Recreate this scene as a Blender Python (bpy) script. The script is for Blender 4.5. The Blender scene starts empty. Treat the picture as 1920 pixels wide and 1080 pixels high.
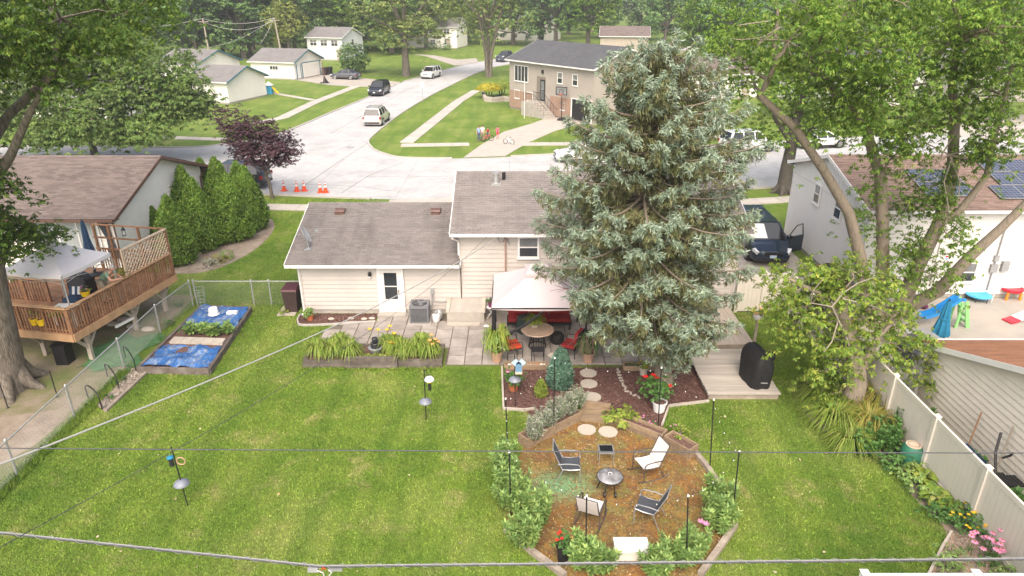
import bpy,math,random
import numpy as np
from mathutils import Vector,Matrix,noise
# ---------------------------------------------------------------- camera, sky, sun, exposure
SC=bpy.context.scene
COL=SC.collection
CAM_H,PITCH,FOC=12.3,math.radians(23.4),1280.0
cam_data=bpy.data.cameras.new('camera')
cam_data.lens=24.0
cam_data.sensor_width=36.0
cam_data.clip_end=3000.0
cam=bpy.data.objects.new('camera',cam_data)
cam.location=(0,0,CAM_H)
cam.rotation_euler=(math.pi/2-PITCH,0,0)
COL.objects.link(cam)
SC.camera=cam
SUN_EL,SUN_AZ=math.radians(50),math.radians(184)
world=bpy.data.worlds.new('World')
SC.world=world
world.use_nodes=True
wn=world.node_tree
wn.nodes.clear()
sky=wn.nodes.new('ShaderNodeTexSky')
sky.sky_type='NISHITA'
sky.sun_disc=False
sky.sun_elevation=SUN_EL
sky.sun_rotation=SUN_AZ
sky.dust_density=8.0
sky.air_density=0.65
sky.ozone_density=0.0
bg=wn.nodes.new('ShaderNodeBackground')
bg.inputs['Strength'].default_value=0.15
wout=wn.nodes.new('ShaderNodeOutputWorld')
wn.links.new(sky.outputs[0],bg.inputs[0])
wn.links.new(bg.outputs[0],wout.inputs[0])
sun_data=bpy.data.lights.new('sun','SUN')
sun_data.energy=1.5
sun_data.angle=math.radians(115)
sun_data.color=(1.0,0.99,0.97)
sun=bpy.data.objects.new('sun',sun_data)
sd=Vector((math.sin(SUN_AZ)*math.cos(SUN_EL),math.cos(SUN_AZ)*math.cos(SUN_EL),math.sin(SUN_EL)))
sun.rotation_euler=sd.to_track_quat('Z','Y').to_euler()
sun.location=(-10,-10,40)
COL.objects.link(sun)
vs=SC.view_settings
vs.view_transform='Standard'
vs.look='None'
vs.exposure=0.92
vs.gamma=1.0
vs.use_curve_mapping=False
SC.cycles.max_bounces=6
SC.cycles.diffuse_bounces=3
SC.cycles.transparent_max_bounces=6
SC.cycles.use_denoising=True
# ---------------------------------------------------------------- helpers
R=math.radians
rnd=random.Random(11)
_c,_s=math.cos(PITCH),math.sin(PITCH)
def spot(x,y,z=0.0):
 """where the line of sight through a spot of the survey photo meets height z"""
 a,b=(x-960)/FOC,(540-y)/FOC
 t=(z-CAM_H)/(-_s+b*_c)
 return Vector((a*t,(_c+b*_s)*t,z))
def onY(x,y,Y):
 a,b=(x-960)/FOC,(540-y)/FOC
 t=Y/(_c+b*_s)
 return Vector((a*t,Y,CAM_H+(-_s+b*_c)*t))
def onX(x,y,X):
 a,b=(x-960)/FOC,(540-y)/FOC
 t=X/a
 return Vector((X,(_c+b*_s)*t,CAM_H+(-_s+b*_c)*t))
WM={}
def wm(o):
 if o is None:
  return Matrix.Identity(4)
 return WM[o.name]
def settag(o,label=None,cat=None,group=None,kind=None):
 if label:o['label']=label
 if cat:o['category']=cat
 if group:o['group']=group
 if kind:o['kind']=kind
 return o
def thing(name,label,cat,loc=(0,0,0),rz=0.0,group=None):
 o=bpy.data.objects.new(name,None)
 o.empty_display_size=0.2
 COL.objects.link(o)
 o.location=loc
 o.rotation_euler=(0,0,rz)
 WM[o.name]=Matrix.Translation(Vector(loc))@Matrix.Rotation(rz,4,'Z')
 return settag(o,label,cat,group)
def link_mesh(name,me,parent=None,loc=None,rot=None,mat=None):
 o=bpy.data.objects.new(name,me)
 COL.objects.link(o)
 if parent is not None:
  o.parent=parent
 m=Matrix.Identity(4)
 if loc is not None:
  o.location=loc
  m=Matrix.Translation(Vector(loc))
 if rot is not None:
  o.rotation_euler=rot
  from mathutils import Euler
  m=m@Euler(rot).to_matrix().to_4x4()
 WM[o.name]=wm(parent)@m
 if mat is not None and not me.materials:
  for q in(mat if isinstance(mat,(list,tuple))else[mat]):
   me.materials.append(q)
 return o
def copy_tree(o,parent=None,loc=None,rz=None,label=None,scale=None):
 c=o.copy()
 COL.objects.link(c)
 c.parent=parent
 if loc is not None:c.location=loc
 if rz is not None:c.rotation_euler=(0,0,rz)
 if scale is not None:c.scale=scale if isinstance(scale,tuple)else(scale,)*3
 if label:c['label']=label
 for ch in o.children:
  copy_tree(ch,c)
 WM[c.name]=c.matrix_basis.copy()
 return c
class MB:
 """collects shapes; build() links them as one mesh object"""
 def __init__(self):
  self.v,self.f,self.m=[],[],[]
 def add(self,vs_,fs,mi=0):
  n=len(self.v)
  self.v.extend([tuple(p)for p in vs_])
  for f in fs:
   self.f.append(tuple(i+n for i in f))
   self.m.append(mi)
  return self
 def box(self,x0,y0,z0,x1,y1,z1,mi=0):
  return self.add([(x0,y0,z0),(x1,y0,z0),(x1,y1,z0),(x0,y1,z0),(x0,y0,z1),(x1,y0,z1),(x1,y1,z1),(x0,y1,z1)],[(3,2,1,0),(4,5,6,7),(0,1,5,4),(1,2,6,5),(2,3,7,6),(3,0,4,7)],mi)
 def mbox(self,mat,sx,sy,sz,mi=0):
  ps=[mat@Vector((a*sx/2,b*sy/2,c*sz/2))for c in(-1,1)for a,b in((-1,-1),(1,-1),(1,1),(-1,1))]
  return self.add(ps,[(3,2,1,0),(4,5,6,7),(0,1,5,4),(1,2,6,5),(2,3,7,6),(3,0,4,7)],mi)
 def bar(self,p0,p1,w,h,mi=0,up=(0,0,1)):
  p0,p1=Vector(p0),Vector(p1)
  d=p1-p0
  x=d.normalized()
  u=Vector(up)
  y=u.cross(x)
  if y.length<1e-4:
   y=Vector((0,1,0)).cross(x)
  y.normalize()
  z=x.cross(y)
  m=Matrix((x,y,z)).transposed().to_4x4()
  m.translation=(p0+p1)/2
  return self.mbox(m,d.length,w,h,mi)
 def tube(self,pts,rs,n=6,mi=0,caps=True):
  pts=[Vector(p)for p in pts]
  if not hasattr(rs,'__len__'):
   rs=[rs]*len(pts)
  k0=len(self.v)
  prev=None
  for i,p in enumerate(pts):
   t=(pts[min(i+1,len(pts)-1)]-pts[max(i-1,0)])
   if t.length<1e-9:t=Vector((0,0,1))
   t.normalize()
   if prev is None:
    a=Vector((0,0,1))if abs(t.z)<0.9 else Vector((1,0,0))
    u=t.cross(a).normalized()
   else:
    u=(prev-t*prev.dot(t)).normalized()
   prev=u
   w=t.cross(u)
   for j in range(n):
    an=2*math.pi*j/n
    self.v.append(tuple(p+(u*math.cos(an)+w*math.sin(an))*rs[i]))
  for i in range(len(pts)-1):
   for j in range(n):
    a,b=k0+i*n+j,k0+i*n+(j+1)%n
    self.f.append((a,b,b+n,a+n));self.m.append(mi)
  if caps:
   self.f.append(tuple(k0+j for j in reversed(range(n))));self.m.append(mi)
   e=k0+(len(pts)-1)*n
   self.f.append(tuple(e+j for j in range(n)));self.m.append(mi)
  return self
 def cyl(self,p0,p1,r0,r1=None,n=10,mi=0):
  return self.tube([p0,p1],[r0,r0 if r1 is None else r1],n,mi)
 def lathe(self,c,prof,n=16,mi=0,sx=1.0,sy=1.0):
  c=Vector(c)
  k0=len(self.v)
  for r,z in prof:
   for j in range(n):
    an=2*math.pi*j/n
    self.v.append((c.x+sx*r*math.cos(an),c.y+sy*r*math.sin(an),c.z+z))
  for i in range(len(prof)-1):
   for j in range(n):
    a,b=k0+i*n+j,k0+i*n+(j+1)%n
    self.f.append((a,b,b+n,a+n));self.m.append(mi)
  ring=len(prof)>3 and prof[0][0]>.02 and prof[-1][0]>.02 and abs(prof[0][1]-prof[-1][1])<1e-6
  if ring:
   e=k0+(len(prof)-1)*n
   for j in range(n):
    self.f.append((e+j,e+(j+1)%n,k0+(j+1)%n,k0+j));self.m.append(mi)
   return self
  if prof[0][0]>1e-5:
   self.f.append(tuple(k0+j for j in reversed(range(n))));self.m.append(mi)
  if prof[-1][0]>1e-5:
   e=k0+(len(prof)-1)*n
   self.f.append(tuple(e+j for j in range(n)));self.m.append(mi)
  return self
 def prism(self,poly,z0,z1,mi=0):
  n=len(poly)
  a=sum(poly[i][0]*poly[(i+1)%n][1]-poly[(i+1)%n][0]*poly[i][1]for i in range(n))
  if a<0:poly=list(reversed(poly))
  ps=[(p[0],p[1],z0)for p in poly]+[(p[0],p[1],z1)for p in poly]
  fs=[tuple(reversed(range(n))),tuple(range(n,2*n))]
  for i in range(n):
   j=(i+1)%n
   fs.append((i,j,n+j,n+i))
  return self.add(ps,fs,mi)
 def ell(self,c,r,nu=12,nv=8,mi=0,z0=-1.0):
  c=Vector(c)
  prof=[]
  a0=math.asin(z0)
  for i in range(nv+1):
   an=a0+(math.pi/2-a0)*i/nv
   prof.append((max(math.cos(an),1e-6),math.sin(an)))
  k0=len(self.v)
  for q,z in prof:
   for j in range(nu):
    an=2*math.pi*j/nu
    self.v.append((c.x+r[0]*q*math.cos(an),c.y+r[1]*q*math.sin(an),c.z+r[2]*z))
  for i in range(nv):
   for j in range(nu):
    a,b=k0+i*nu+j,k0+i*nu+(j+1)%nu
    self.f.append((a,b,b+nu,a+nu));self.m.append(mi)
  return self
 def mesh(self,name,mats,inv=None,smooth=None):
  me=bpy.data.meshes.new(name)
  vv=self.v if inv is None else[tuple(inv@Vector(p))for p in self.v]
  me.from_pydata(vv,[],self.f)
  for q in(mats if isinstance(mats,(list,tuple))else[mats]):
   me.materials.append(q)
  if any(self.m):
   me.polygons.foreach_set('material_index',self.m)
  if smooth:
   me.polygons.foreach_set('use_smooth',[True]*len(self.f))
   me.set_sharp_from_angle(angle=R(smooth))
  me.update()
  return me
 def build(self,name,mats,parent=None,local=False,smooth=None,origin=None):
  """shapes given in world space unless local; a top-level mesh gets its origin at its base"""
  inv=None
  loc=None
  if parent is not None:
   if not local:inv=wm(parent).inverted()
  else:
   if origin is None:
    a=np.array(self.v)
    origin=((a[:,0].min()+a[:,0].max())/2,(a[:,1].min()+a[:,1].max())/2,a[:,2].min())
   inv=Matrix.Translation(-Vector(origin))
   loc=origin
  return link_mesh(name,self.mesh(name,mats,inv,smooth),parent,loc)
def np_mesh(name,V,F,mat,parent=None,world=True,smooth=False,loc=None):
 """fast mesh from arrays, every face with the same number of corners"""
 V=np.asarray(V,dtype=np.float32)
 F=np.asarray(F,dtype=np.int32)
 if parent is not None and world:
  inv=np.array(wm(parent).inverted())
  V=V@inv[:3,:3].T.astype(np.float32)+inv[:3,3].astype(np.float32)
 if loc is not None:
  V=V-np.array(loc,dtype=np.float32)
 me=bpy.data.meshes.new(name)
 me.vertices.add(len(V))
 me.vertices.foreach_set('co',V.ravel())
 k=F.shape[1]
 me.loops.add(F.size)
 me.loops.foreach_set('vertex_index',F.ravel())
 me.polygons.add(len(F))
 me.polygons.foreach_set('loop_start',np.arange(0,F.size,k,dtype=np.int32))
 if smooth:
  me.polygons.foreach_set('use_smooth',np.ones(len(F),dtype=bool))
 me.materials.append(mat)
 me.update(calc_edges=True)
 return link_mesh(name,me,parent,loc)
 # ---------------------------------------------------------------- materials
def _nodes(name):
 m=bpy.data.materials.new(name)
 m.use_nodes=True
 nt=m.node_tree
 nt.nodes.clear()
 o=nt.nodes.new('ShaderNodeOutputMaterial')
 p=nt.nodes.new('ShaderNodeBsdfPrincipled')
 nt.links.new(p.outputs[0],o.inputs[0])
 return m,nt,p,o
def _mix(nt,fac,a,b):
 n=nt.nodes.new('ShaderNodeMix')
 n.data_type='RGBA'
 for i,v in((0,fac),(6,a),(7,b)):
  if isinstance(v,(int,float)):n.inputs[i].default_value=v
  elif isinstance(v,(tuple,list)):n.inputs[i].default_value=(*v[:3],1)
  else:nt.links.new(v,n.inputs[i])
 return n.outputs[2]
def _noise(nt,vec,scale,detail=3.0,rough=0.55):
 n=nt.nodes.new('ShaderNodeTexNoise')
 n.inputs['Scale'].default_value=scale
 n.inputs['Detail'].default_value=detail
 n.inputs['Roughness'].default_value=rough
 nt.links.new(vec,n.inputs['Vector'])
 return n.outputs[0]
def _ramp(nt,fac,stops):
 n=nt.nodes.new('ShaderNodeValToRGB')
 e=n.color_ramp.elements
 while len(e)<len(stops):e.new(0.5)
 for q,(p,c)in zip(e,stops):
  q.position=p
  q.color=(*c[:3],1)if isinstance(c,(tuple,list))else(c,c,c,1)
 nt.links.new(fac,n.inputs[0])
 return n.outputs[0]
def _coord(nt,kind='Object',stretch=None):
 if kind=='World':
  g=nt.nodes.new('ShaderNodeNewGeometry')
  v=g.outputs['Position']
 else:
  t=nt.nodes.new('ShaderNodeTexCoord')
  v=t.outputs['Object']
 if stretch:
  mp=nt.nodes.new('ShaderNodeMapping')
  mp.inputs['Scale'].default_value=stretch
  nt.links.new(v,mp.inputs[0])
  v=mp.outputs[0]
 return v
def _bump(nt,p,height,strength,dist=0.02):
 b=nt.nodes.new('ShaderNodeBump')
 b.inputs['Strength'].default_value=strength
 b.inputs['Distance'].default_value=dist
 nt.links.new(height,b.inputs['Height'])
 nt.links.new(b.outputs[0],p.inputs['Normal'])
def sc(c,k):
 return tuple(min(1,x*k)for x in c[:3])
def M(name,col,rough=0.7,var=0.18,scale=6.0,col2=None,c2=(0.45,0.7),c2scale=2.0,bump=0.0,bscale=40.0,bdist=0.01,metal=0.0,stretch=None,coord='Object',objvar=0.0,spec=None,coat=0.0,alpha=None):
 m,nt,p,o=_nodes(name)
 v=_coord(nt,coord,stretch)
 base=_mix(nt,_ramp(nt,_noise(nt,v,scale,5),[(0.3,0.0),(0.7,1.0)]),sc(col,1-var),sc(col,1+var))
 if col2 is not None:
  base=_mix(nt,_ramp(nt,_noise(nt,v,c2scale,6,0.6),[(c2[0],0.0),(c2[1],1.0)]),base,col2)
 if objvar:
  oi=nt.nodes.new('ShaderNodeObjectInfo')
  base=_mix(nt,oi.outputs['Random'],_mix(nt,1.0,base,base),base)
  hs=nt.nodes.new('ShaderNodeHueSaturation')
  mr=nt.nodes.new('ShaderNodeMapRange')
  mr.inputs[3].default_value=1-objvar
  mr.inputs[4].default_value=1+objvar
  nt.links.new(oi.outputs['Random'],mr.inputs[0])
  nt.links.new(mr.outputs[0],hs.inputs['Value'])
  nt.links.new(base,hs.inputs['Color'])
  base=hs.outputs[0]
 nt.links.new(base,p.inputs['Base Color'])
 p.inputs['Roughness'].default_value=rough
 p.inputs['Metallic'].default_value=metal
 if spec is not None:p.inputs['Specular IOR Level'].default_value=spec
 if coat:
  p.inputs['Coat Weight'].default_value=coat
  p.inputs['Coat Roughness'].default_value=0.05
 if alpha is not None:
  p.inputs['Alpha'].default_value=alpha
 if bump:
  _bump(nt,p,_noise(nt,v,bscale,4),bump,bdist)
 return m
def leafmat(name,cols,trans=0.3,patch=0.35,pscale=0.5):
 """leaf colours vary leaf by leaf and in broad patches"""
 m,nt,p,o=_nodes(name)
 g=nt.nodes.new('ShaderNodeNewGeometry')
 n=len(cols)
 ca=_ramp(nt,g.outputs['Random Per Island'],[(i/max(n-1,1),c)for i,c in enumerate(cols)])
 nz=_noise(nt,g.outputs['Position'],pscale,3)
 hs=nt.nodes.new('ShaderNodeHueSaturation')
 mr=nt.nodes.new('ShaderNodeMapRange')
 mr.inputs[1].default_value=0.3;mr.inputs[2].default_value=0.7
 mr.inputs[3].default_value=1-patch;mr.inputs[4].default_value=1+patch
 nt.links.new(nz,mr.inputs[0])
 nt.links.new(mr.outputs[0],hs.inputs['Value'])
 nt.links.new(ca,hs.inputs['Color'])
 nt.links.new(hs.outputs[0],p.inputs['Base Color'])
 p.inputs['Roughness'].default_value=0.55
 p.inputs['Specular IOR Level'].default_value=0.35
 if trans:
  t=nt.nodes.new('ShaderNodeBsdfTranslucent')
  nt.links.new(hs.outputs[0],t.inputs[0])
  mx=nt.nodes.new('ShaderNodeMixShader')
  mx.inputs[0].default_value=trans
  nt.links.new(p.outputs[0],mx.inputs[1])
  nt.links.new(t.outputs[0],mx.inputs[2])
  nt.links.new(mx.outputs[0],o.inputs[0])
 return m
def shingle(name,col,tab=0.31,row=0.145,stain=None,var=0.12):
 m,nt,p,o=_nodes(name)
 v=_coord(nt)
 b=nt.nodes.new('ShaderNodeTexBrick')
 b.offset=0.5
 b.inputs['Scale'].default_value=1.0
 b.inputs['Mortar Size'].default_value=0.006
 b.inputs['Mortar Smooth'].default_value=0.3
 b.inputs['Brick Width'].default_value=tab
 b.inputs['Row Height'].default_value=row
 b.inputs['Color1'].default_value=(*sc(col,1-var*1.6),1)
 b.inputs['Color2'].default_value=(*sc(col,1+var*1.4),1)
 b.inputs['Mortar'].default_value=(*sc(col,0.42),1)
 nt.links.new(v,b.inputs['Vector'])
 base=b.outputs[0]
 big=_noise(nt,v,0.6,5,0.6)
 base=_mix(nt,_ramp(nt,big,[(0.35,0.0),(0.7,0.55)]),base,sc(col,1.35))
 if stain:
  v2=_coord(nt,'Object',(1.4,0.25,0.3))
  base=_mix(nt,_ramp(nt,_noise(nt,v2,0.9,5,0.65),[(0.52,0.0),(0.75,0.6)]),base,stain)
 base=_mix(nt,_ramp(nt,_noise(nt,v,60,2),[(0.3,0.0),(0.7,0.35)]),base,sc(col,0.55))
 nt.links.new(base,p.inputs['Base Color'])
 p.inputs['Roughness'].default_value=0.92
 _bump(nt,p,_noise(nt,v,90,2),0.5,0.006)
 return m
def grassmat(name,blades=False):
 m,nt,p,o=_nodes(name)
 v=_coord(nt,'World')
 a=_noise(nt,v,0.28,4,0.6)
 b=_noise(nt,v,1.9,5,0.65)
 base=_ramp(nt,a,[(0.34,(0.085,0.165,0.018)),(0.5,(0.145,0.23,0.028)),(0.66,(0.24,0.29,0.07))])
 base=_mix(nt,_ramp(nt,b,[(0.42,0.0),(0.66,0.5)]),base,(0.22,0.27,0.05))
 straw=_noise(nt,v,0.85,6,0.7)
 base=_mix(nt,_ramp(nt,straw,[(0.54,0.0),(0.7,0.65)]),base,(0.36,0.31,0.14))
 sv=nt.nodes.new('ShaderNodeMapping')
 sv.inputs['Rotation'].default_value=(0,0,0.5)
 sv.inputs['Scale'].default_value=(1.0,0.12,1)
 nt.links.new(v,sv.inputs[0])
 base=_mix(nt,_ramp(nt,_noise(nt,sv.outputs[0],1.1,3),[(0.44,0.0),(0.6,0.55)]),base,(0.085,0.16,0.02))
 if blades:
  g=nt.nodes.new('ShaderNodeNewGeometry')
  hs=nt.nodes.new('ShaderNodeHueSaturation')
  mr=nt.nodes.new('ShaderNodeMapRange')
  mr.inputs[3].default_value=0.6;mr.inputs[4].default_value=1.6
  nt.links.new(g.outputs['Random Per Island'],mr.inputs[0])
  nt.links.new(mr.outputs[0],hs.inputs['Value'])
  nt.links.new(base,hs.inputs['Color'])
  base=hs.outputs[0]
 else:
  base=_mix(nt,_ramp(nt,_noise(nt,v,26,4,0.7),[(0.35,0.0),(0.7,0.55)]),base,(0.085,0.12,0.025))
  _bump(nt,p,_noise(nt,v,30,4,0.7),0.9,0.05)
 nt.links.new(base,p.inputs['Base Color'])
 p.inputs['Roughness'].default_value=0.75
 p.inputs['Specular IOR Level'].default_value=0.2
 return m
MAT={}
def mk(key,fn=M,*a,**k):
 MAT[key]=fn(key,*a,**k)
mk('lawn',grassmat)
mk('lawn_blades',grassmat,True)
mk('road',M,(0.41,0.408,0.40),0.9,0.10,2.2,col2=(0.32,0.316,0.308),c2=(0.47,0.72),c2scale=0.45,bump=0.3,bscale=60,coord='World')
mk('walk',M,(0.39,0.36,0.32),0.9,0.1,1.5,bump=0.3,bscale=50,coord='World',col2=(0.42,0.39,0.34),c2scale=0.7,objvar=0.08)
mk('drive',M,(0.365,0.335,0.295),0.9,0.1,1.5,bump=0.3,bscale=50,coord='World',col2=(0.42,0.37,0.31),c2scale=0.5,objvar=0.08)
mk('tar',M,(0.2,0.195,0.185),0.9)
mk('kerb',M,(0.42,0.395,0.36),0.9,0.1,2,bump=0.2)
mk('slab',M,(0.33,0.295,0.265),0.9,0.14,3,col2=(0.22,0.195,0.17),c2=(0.4,0.72),c2scale=1.6,bump=0.3,bscale=40,coord='World',objvar=0.13)
mk('joint',M,(0.13,0.11,0.085),1,0.3,12)
mk('mulch',M,(0.115,0.058,0.045),1,0.4,20,col2=(0.21,0.13,0.11),c2=(0.45,0.72),c2scale=14,bump=1.0,bscale=45,bdist=0.03)
mk('chips',leafmat,[(0.07,0.035,0.028),(0.13,0.062,0.05),(0.2,0.115,0.095),(0.10,0.05,0.04)],0,0.2,2)
mk('dirt',M,(0.22,0.175,0.13),1,0.22,3,col2=(0.30,0.25,0.195),c2scale=1.2,bump=0.6,bscale=30,bdist=0.02)
mk('gravel',M,(0.27,0.235,0.19),1,0.35,22,col2=(0.38,0.34,0.29),c2scale=18,bump=1,bscale=40,bdist=0.03)
mk('white_siding',M,(0.82,0.79,0.73),0.6,0.04,1.2,bump=0.05)
mk('pure_siding',M,(0.68,0.66,0.63),0.6,0.03,1.2)
mk('cream_siding',M,(0.49,0.45,0.41),0.6,0.05,1.0,col2=(0.45,0.413,0.378),c2scale=0.8)
mk('beige_siding',M,(0.68,0.63,0.54),0.6,0.04,1.0,col2=(0.63,0.58,0.50),c2scale=0.8)
mk('grey_siding',M,(0.37,0.33,0.285),0.65,0.05,1.0)
mk('palegrey_siding',M,(0.60,0.61,0.62),0.65,0.05,1.0)
mk('tan_siding',M,(0.40,0.34,0.28),0.65,0.05,1.0)
mk('garage_white',M,(0.76,0.73,0.67),0.6,0.04,1.0)
mk('white',M,(0.72,0.71,0.69),0.5,0.03,3)
mk('gutter',M,(0.70,0.69,0.67),0.45,0.05,2,col2=(0.6,0.58,0.55),c2=(0.6,0.8))
mk('teal',M,(0.045,0.17,0.22),0.5,0.08)
mk('brown_trim',M,(0.13,0.07,0.055),0.5,0.1)
mk('shingle_main',shingle,(0.185,0.166,0.155),stain=(0.07,0.06,0.055))
mk('shingle_upper',shingle,(0.21,0.188,0.175),stain=(0.095,0.082,0.074))
mk('shingle_brown',shingle,(0.155,0.122,0.108),0.36,0.15,var=0.22)
mk('shingle_tan',shingle,(0.205,0.143,0.115),0.36,0.15,var=0.2)
mk('shingle_wood',shingle,(0.25,0.115,0.06),0.5,0.12,var=0.16)
mk('shingle_grey',shingle,(0.185,0.175,0.17))
mk('shingle_dark',shingle,(0.085,0.088,0.095))
mk('glass',M,(0.03,0.035,0.04),0.06,0.3,1.2,spec=0.6)
mk('glass_blind',M,(0.16,0.17,0.17),0.1,0.3,2.0,spec=0.6)
mk('carglass',M,(0.012,0.014,0.017),0.05,0.1,1,spec=0.7)
mk('tyre',M,(0.018,0.018,0.019),0.8)
mk('rim',M,(0.5,0.5,0.51),0.3,0.05,metal=0.8)
mk('black',M,(0.012,0.012,0.013),0.55,0.2)
mk('blackfabric',M,(0.010,0.010,0.011),0.8,0.3,6,bump=0.3,bscale=25,bdist=0.01)
mk('darkmetal',M,(0.045,0.045,0.05),0.45,0.15,metal=0.5)
mk('steel',M,(0.5,0.51,0.52),0.38,0.1,metal=0.7)
mk('galv',M,(0.45,0.455,0.45),0.5,0.12,metal=0.55)
mk('acgrey',M,(0.17,0.175,0.185),0.5,0.08)
mk('concrete',M,(0.38,0.35,0.31),0.9,0.12,2.5,col2=(0.33,0.30,0.26),bump=0.3)
mk('stone',M,(0.42,0.375,0.315),0.9,0.12,5,col2=(0.38,0.34,0.28),c2scale=4,bump=0.3)
mk('timber',M,(0.27,0.195,0.12),0.85,0.22,5,stretch=(0.4,4,4),col2=(0.18,0.13,0.085),bump=0.4,bscale=12,objvar=0.15)
mk('oldtimber',M,(0.105,0.088,0.072),0.95,0.3,5,col2=(0.2,0.175,0.15),c2=(0.5,0.8),bump=0.6,bscale=15,objvar=0.2)
mk('greytimber',M,(0.30,0.255,0.205),0.9,0.2,5,col2=(0.2,0.165,0.13),bump=0.4,bscale=15,objvar=0.12)
mk('deckboard',M,(0.44,0.40,0.35),0.9,0.16,4,stretch=(0.35,5,5),col2=(0.29,0.255,0.215),c2=(0.5,0.75),bump=0.3,bscale=14,objvar=0.14)
mk('decktan',M,(0.43,0.37,0.31),0.9,0.12,4,stretch=(5,0.35,5),bump=0.3,bscale=14,objvar=0.08)
mk('cedar',M,(0.215,0.105,0.05),0.75,0.2,5,bump=0.3,bscale=18,objvar=0.18,col2=(0.29,0.165,0.09),c2scale=3)
mk('cedarlight',M,(0.40,0.245,0.13),0.75,0.18,3,bump=0.3,bscale=18,objvar=0.1)
mk('latticewood',M,(0.55,0.42,0.31),0.8,0.12)
mk('postgrey',M,(0.36,0.31,0.25),0.9,0.15,4,bump=0.3)
mk('canopywhite',M,(0.62,0.60,0.62),0.75,0.03,2,bump=0.15,bscale=3,bdist=0.03)
mk('gazebofab',M,(0.53,0.455,0.455),0.8,0.03,2,bump=0.15,bscale=3,bdist=0.03)
mk('redcloth',M,(0.24,0.012,0.012),0.8,0.15)  # the sofa's shade under the gazebo is mixed into this red
mk('redorange',M,(0.50,0.055,0.02),0.8,0.15)
mk('bluetarp',M,(0.03,0.115,0.32),0.5,0.3,4,col2=(0.24,0.29,0.35),c2=(0.48,0.7),c2scale=5,bump=1.0,bscale=9,bdist=0.08,stretch=(1,.5,1))
mk('bluefab',M,(0.022,0.06,0.125),0.8,0.2)
mk('tealfab',M,(0.012,0.17,0.30),0.7,0.15)
mk('curtain',M,(0.34,0.37,0.37),0.8,0.2,4,stretch=(6,6,0.3))
mk('vinyl',M,(0.64,0.595,0.52),0.5,0.04,1.5)
mk('vinylwhite',M,(0.78,0.77,0.74),0.45,0.03,1.5)
mk('bark',M,(0.17,0.145,0.115),0.95,0.3,5,stretch=(3,3,0.6),col2=(0.085,0.072,0.055),c2=(0.45,0.65),c2scale=4,bump=1.0,bscale=9,bdist=0.05)
mk('barkdark',M,(0.085,0.075,0.062),0.95,0.3,5,stretch=(3,3,0.6),bump=1.0,bscale=9,bdist=0.05)
mk('barkgrey',M,(0.27,0.225,0.17),0.95,0.25,4,stretch=(2.5,2.5,0.5),col2=(0.15,0.125,0.09),c2=(0.48,0.68),c2scale=4,bump=1.0,bscale=8,bdist=0.04)
mk('deadwood',M,(0.28,0.24,0.19),0.9,0.2)
mk('terracotta',M,(0.42,0.13,0.05),0.8,0.12)
mk('clay',M,(0.45,0.27,0.19),0.85,0.12)
mk('purplepot',M,(0.16,0.025,0.09),0.5,0.1)
mk('coneorange',M,(0.72,0.075,0.012),0.6,0.08)
mk('yellow',M,(0.75,0.5,0.01),0.5,0.08)
mk('greenplastic',M,(0.25,0.55,0.20),0.45,0.05)
mk('blueplastic',M,(0.02,0.25,0.60),0.45,0.05)
mk('lightblueplastic',M,(0.07,0.40,0.66),0.45,0.05)
mk('redplastic',M,(0.60,0.015,0.04),0.4,0.05)
mk('orangeplastic',M,(0.75,0.25,0.02),0.45,0.05)
mk('binbrown',M,(0.045,0.026,0.024),0.6,0.15)
mk('binred',M,(0.07,0.018,0.02),0.5,0.15)
mk('bingreen',M,(0.012,0.03,0.026),0.5,0.15)
mk('barrelgreen',M,(0.035,0.16,0.10),0.45,0.12)
mk('brick',M,(0.33,0.22,0.16),0.9,0.3,9,bump=0.4)
mk('fountain',M,(0.028,0.03,0.032),0.35,0.3,6)
mk('fountaingrey',M,(0.20,0.21,0.215),0.5,0.25,6)
mk('solar',M,(0.055,0.068,0.11),0.12,0.2,3,spec=0.7)
mk('tabletop',M,(0.38,0.275,0.205),0.45,0.15,6)
mk('lightsling',M,(0.60,0.56,0.53),0.7,0.05)
mk('darksling',M,(0.05,0.056,0.066),0.7,0.15)
mk('chairbronze',M,(0.10,0.085,0.08),0.45,0.1,metal=0.4)
mk('lampclear',M,(0.7,0.7,0.68),0.2,0.05)
mk('strand',M,(0.24,0.24,0.24),0.5,0.1)
mk('cable',M,(0.06,0.062,0.07),0.5,0.2)
mk('cablelight',M,(0.40,0.395,0.38),0.5,0.1)
mk('skin',M,(0.50,0.28,0.20),0.55,0.06)
mk('greyhair',M,(0.45,0.43,0.41),0.8,0.1)
mk('darkhair',M,(0.03,0.02,0.015),0.7,0.1)
mk('shirtgreen',M,(0.19,0.30,0.215),0.85,0.1)
mk('khaki',M,(0.28,0.25,0.19),0.85,0.1)
mk('shirtblue',M,(0.22,0.33,0.48),0.85,0.1)
mk('shirtwhite',M,(0.70,0.68,0.66),0.85,0.08)
mk('jeans',M,(0.06,0.085,0.15),0.85,0.1)
mk('pink',M,(0.62,0.045,0.12),0.8,0.1)
mk('headlight',M,(0.65,0.66,0.68),0.12,0.05,spec=0.7)
mk('taillight',M,(0.30,0.008,0.012),0.2,0.05,spec=0.7)
mk('plate',M,(0.45,0.55,0.68),0.5,0.05)
mk('greyplastic',M,(0.28,0.285,0.29),0.5,0.1)
mk('ash',M,(0.15,0.15,0.155),0.4,0.4,5,col2=(0.34,0.34,0.35),c2scale=4)
mk('leaf_maple',leafmat,[(0.055,0.115,0.014),(0.085,0.165,0.022),(0.125,0.21,0.03),(0.22,0.28,0.04)],0.45,0.4,0.55)
mk('leaf_silver',leafmat,[(0.087,0.181,0.022),(0.131,0.246,0.032),(0.189,0.304,0.043),(0.304,0.377,0.065)],0.45,0.35,0.5)
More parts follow.
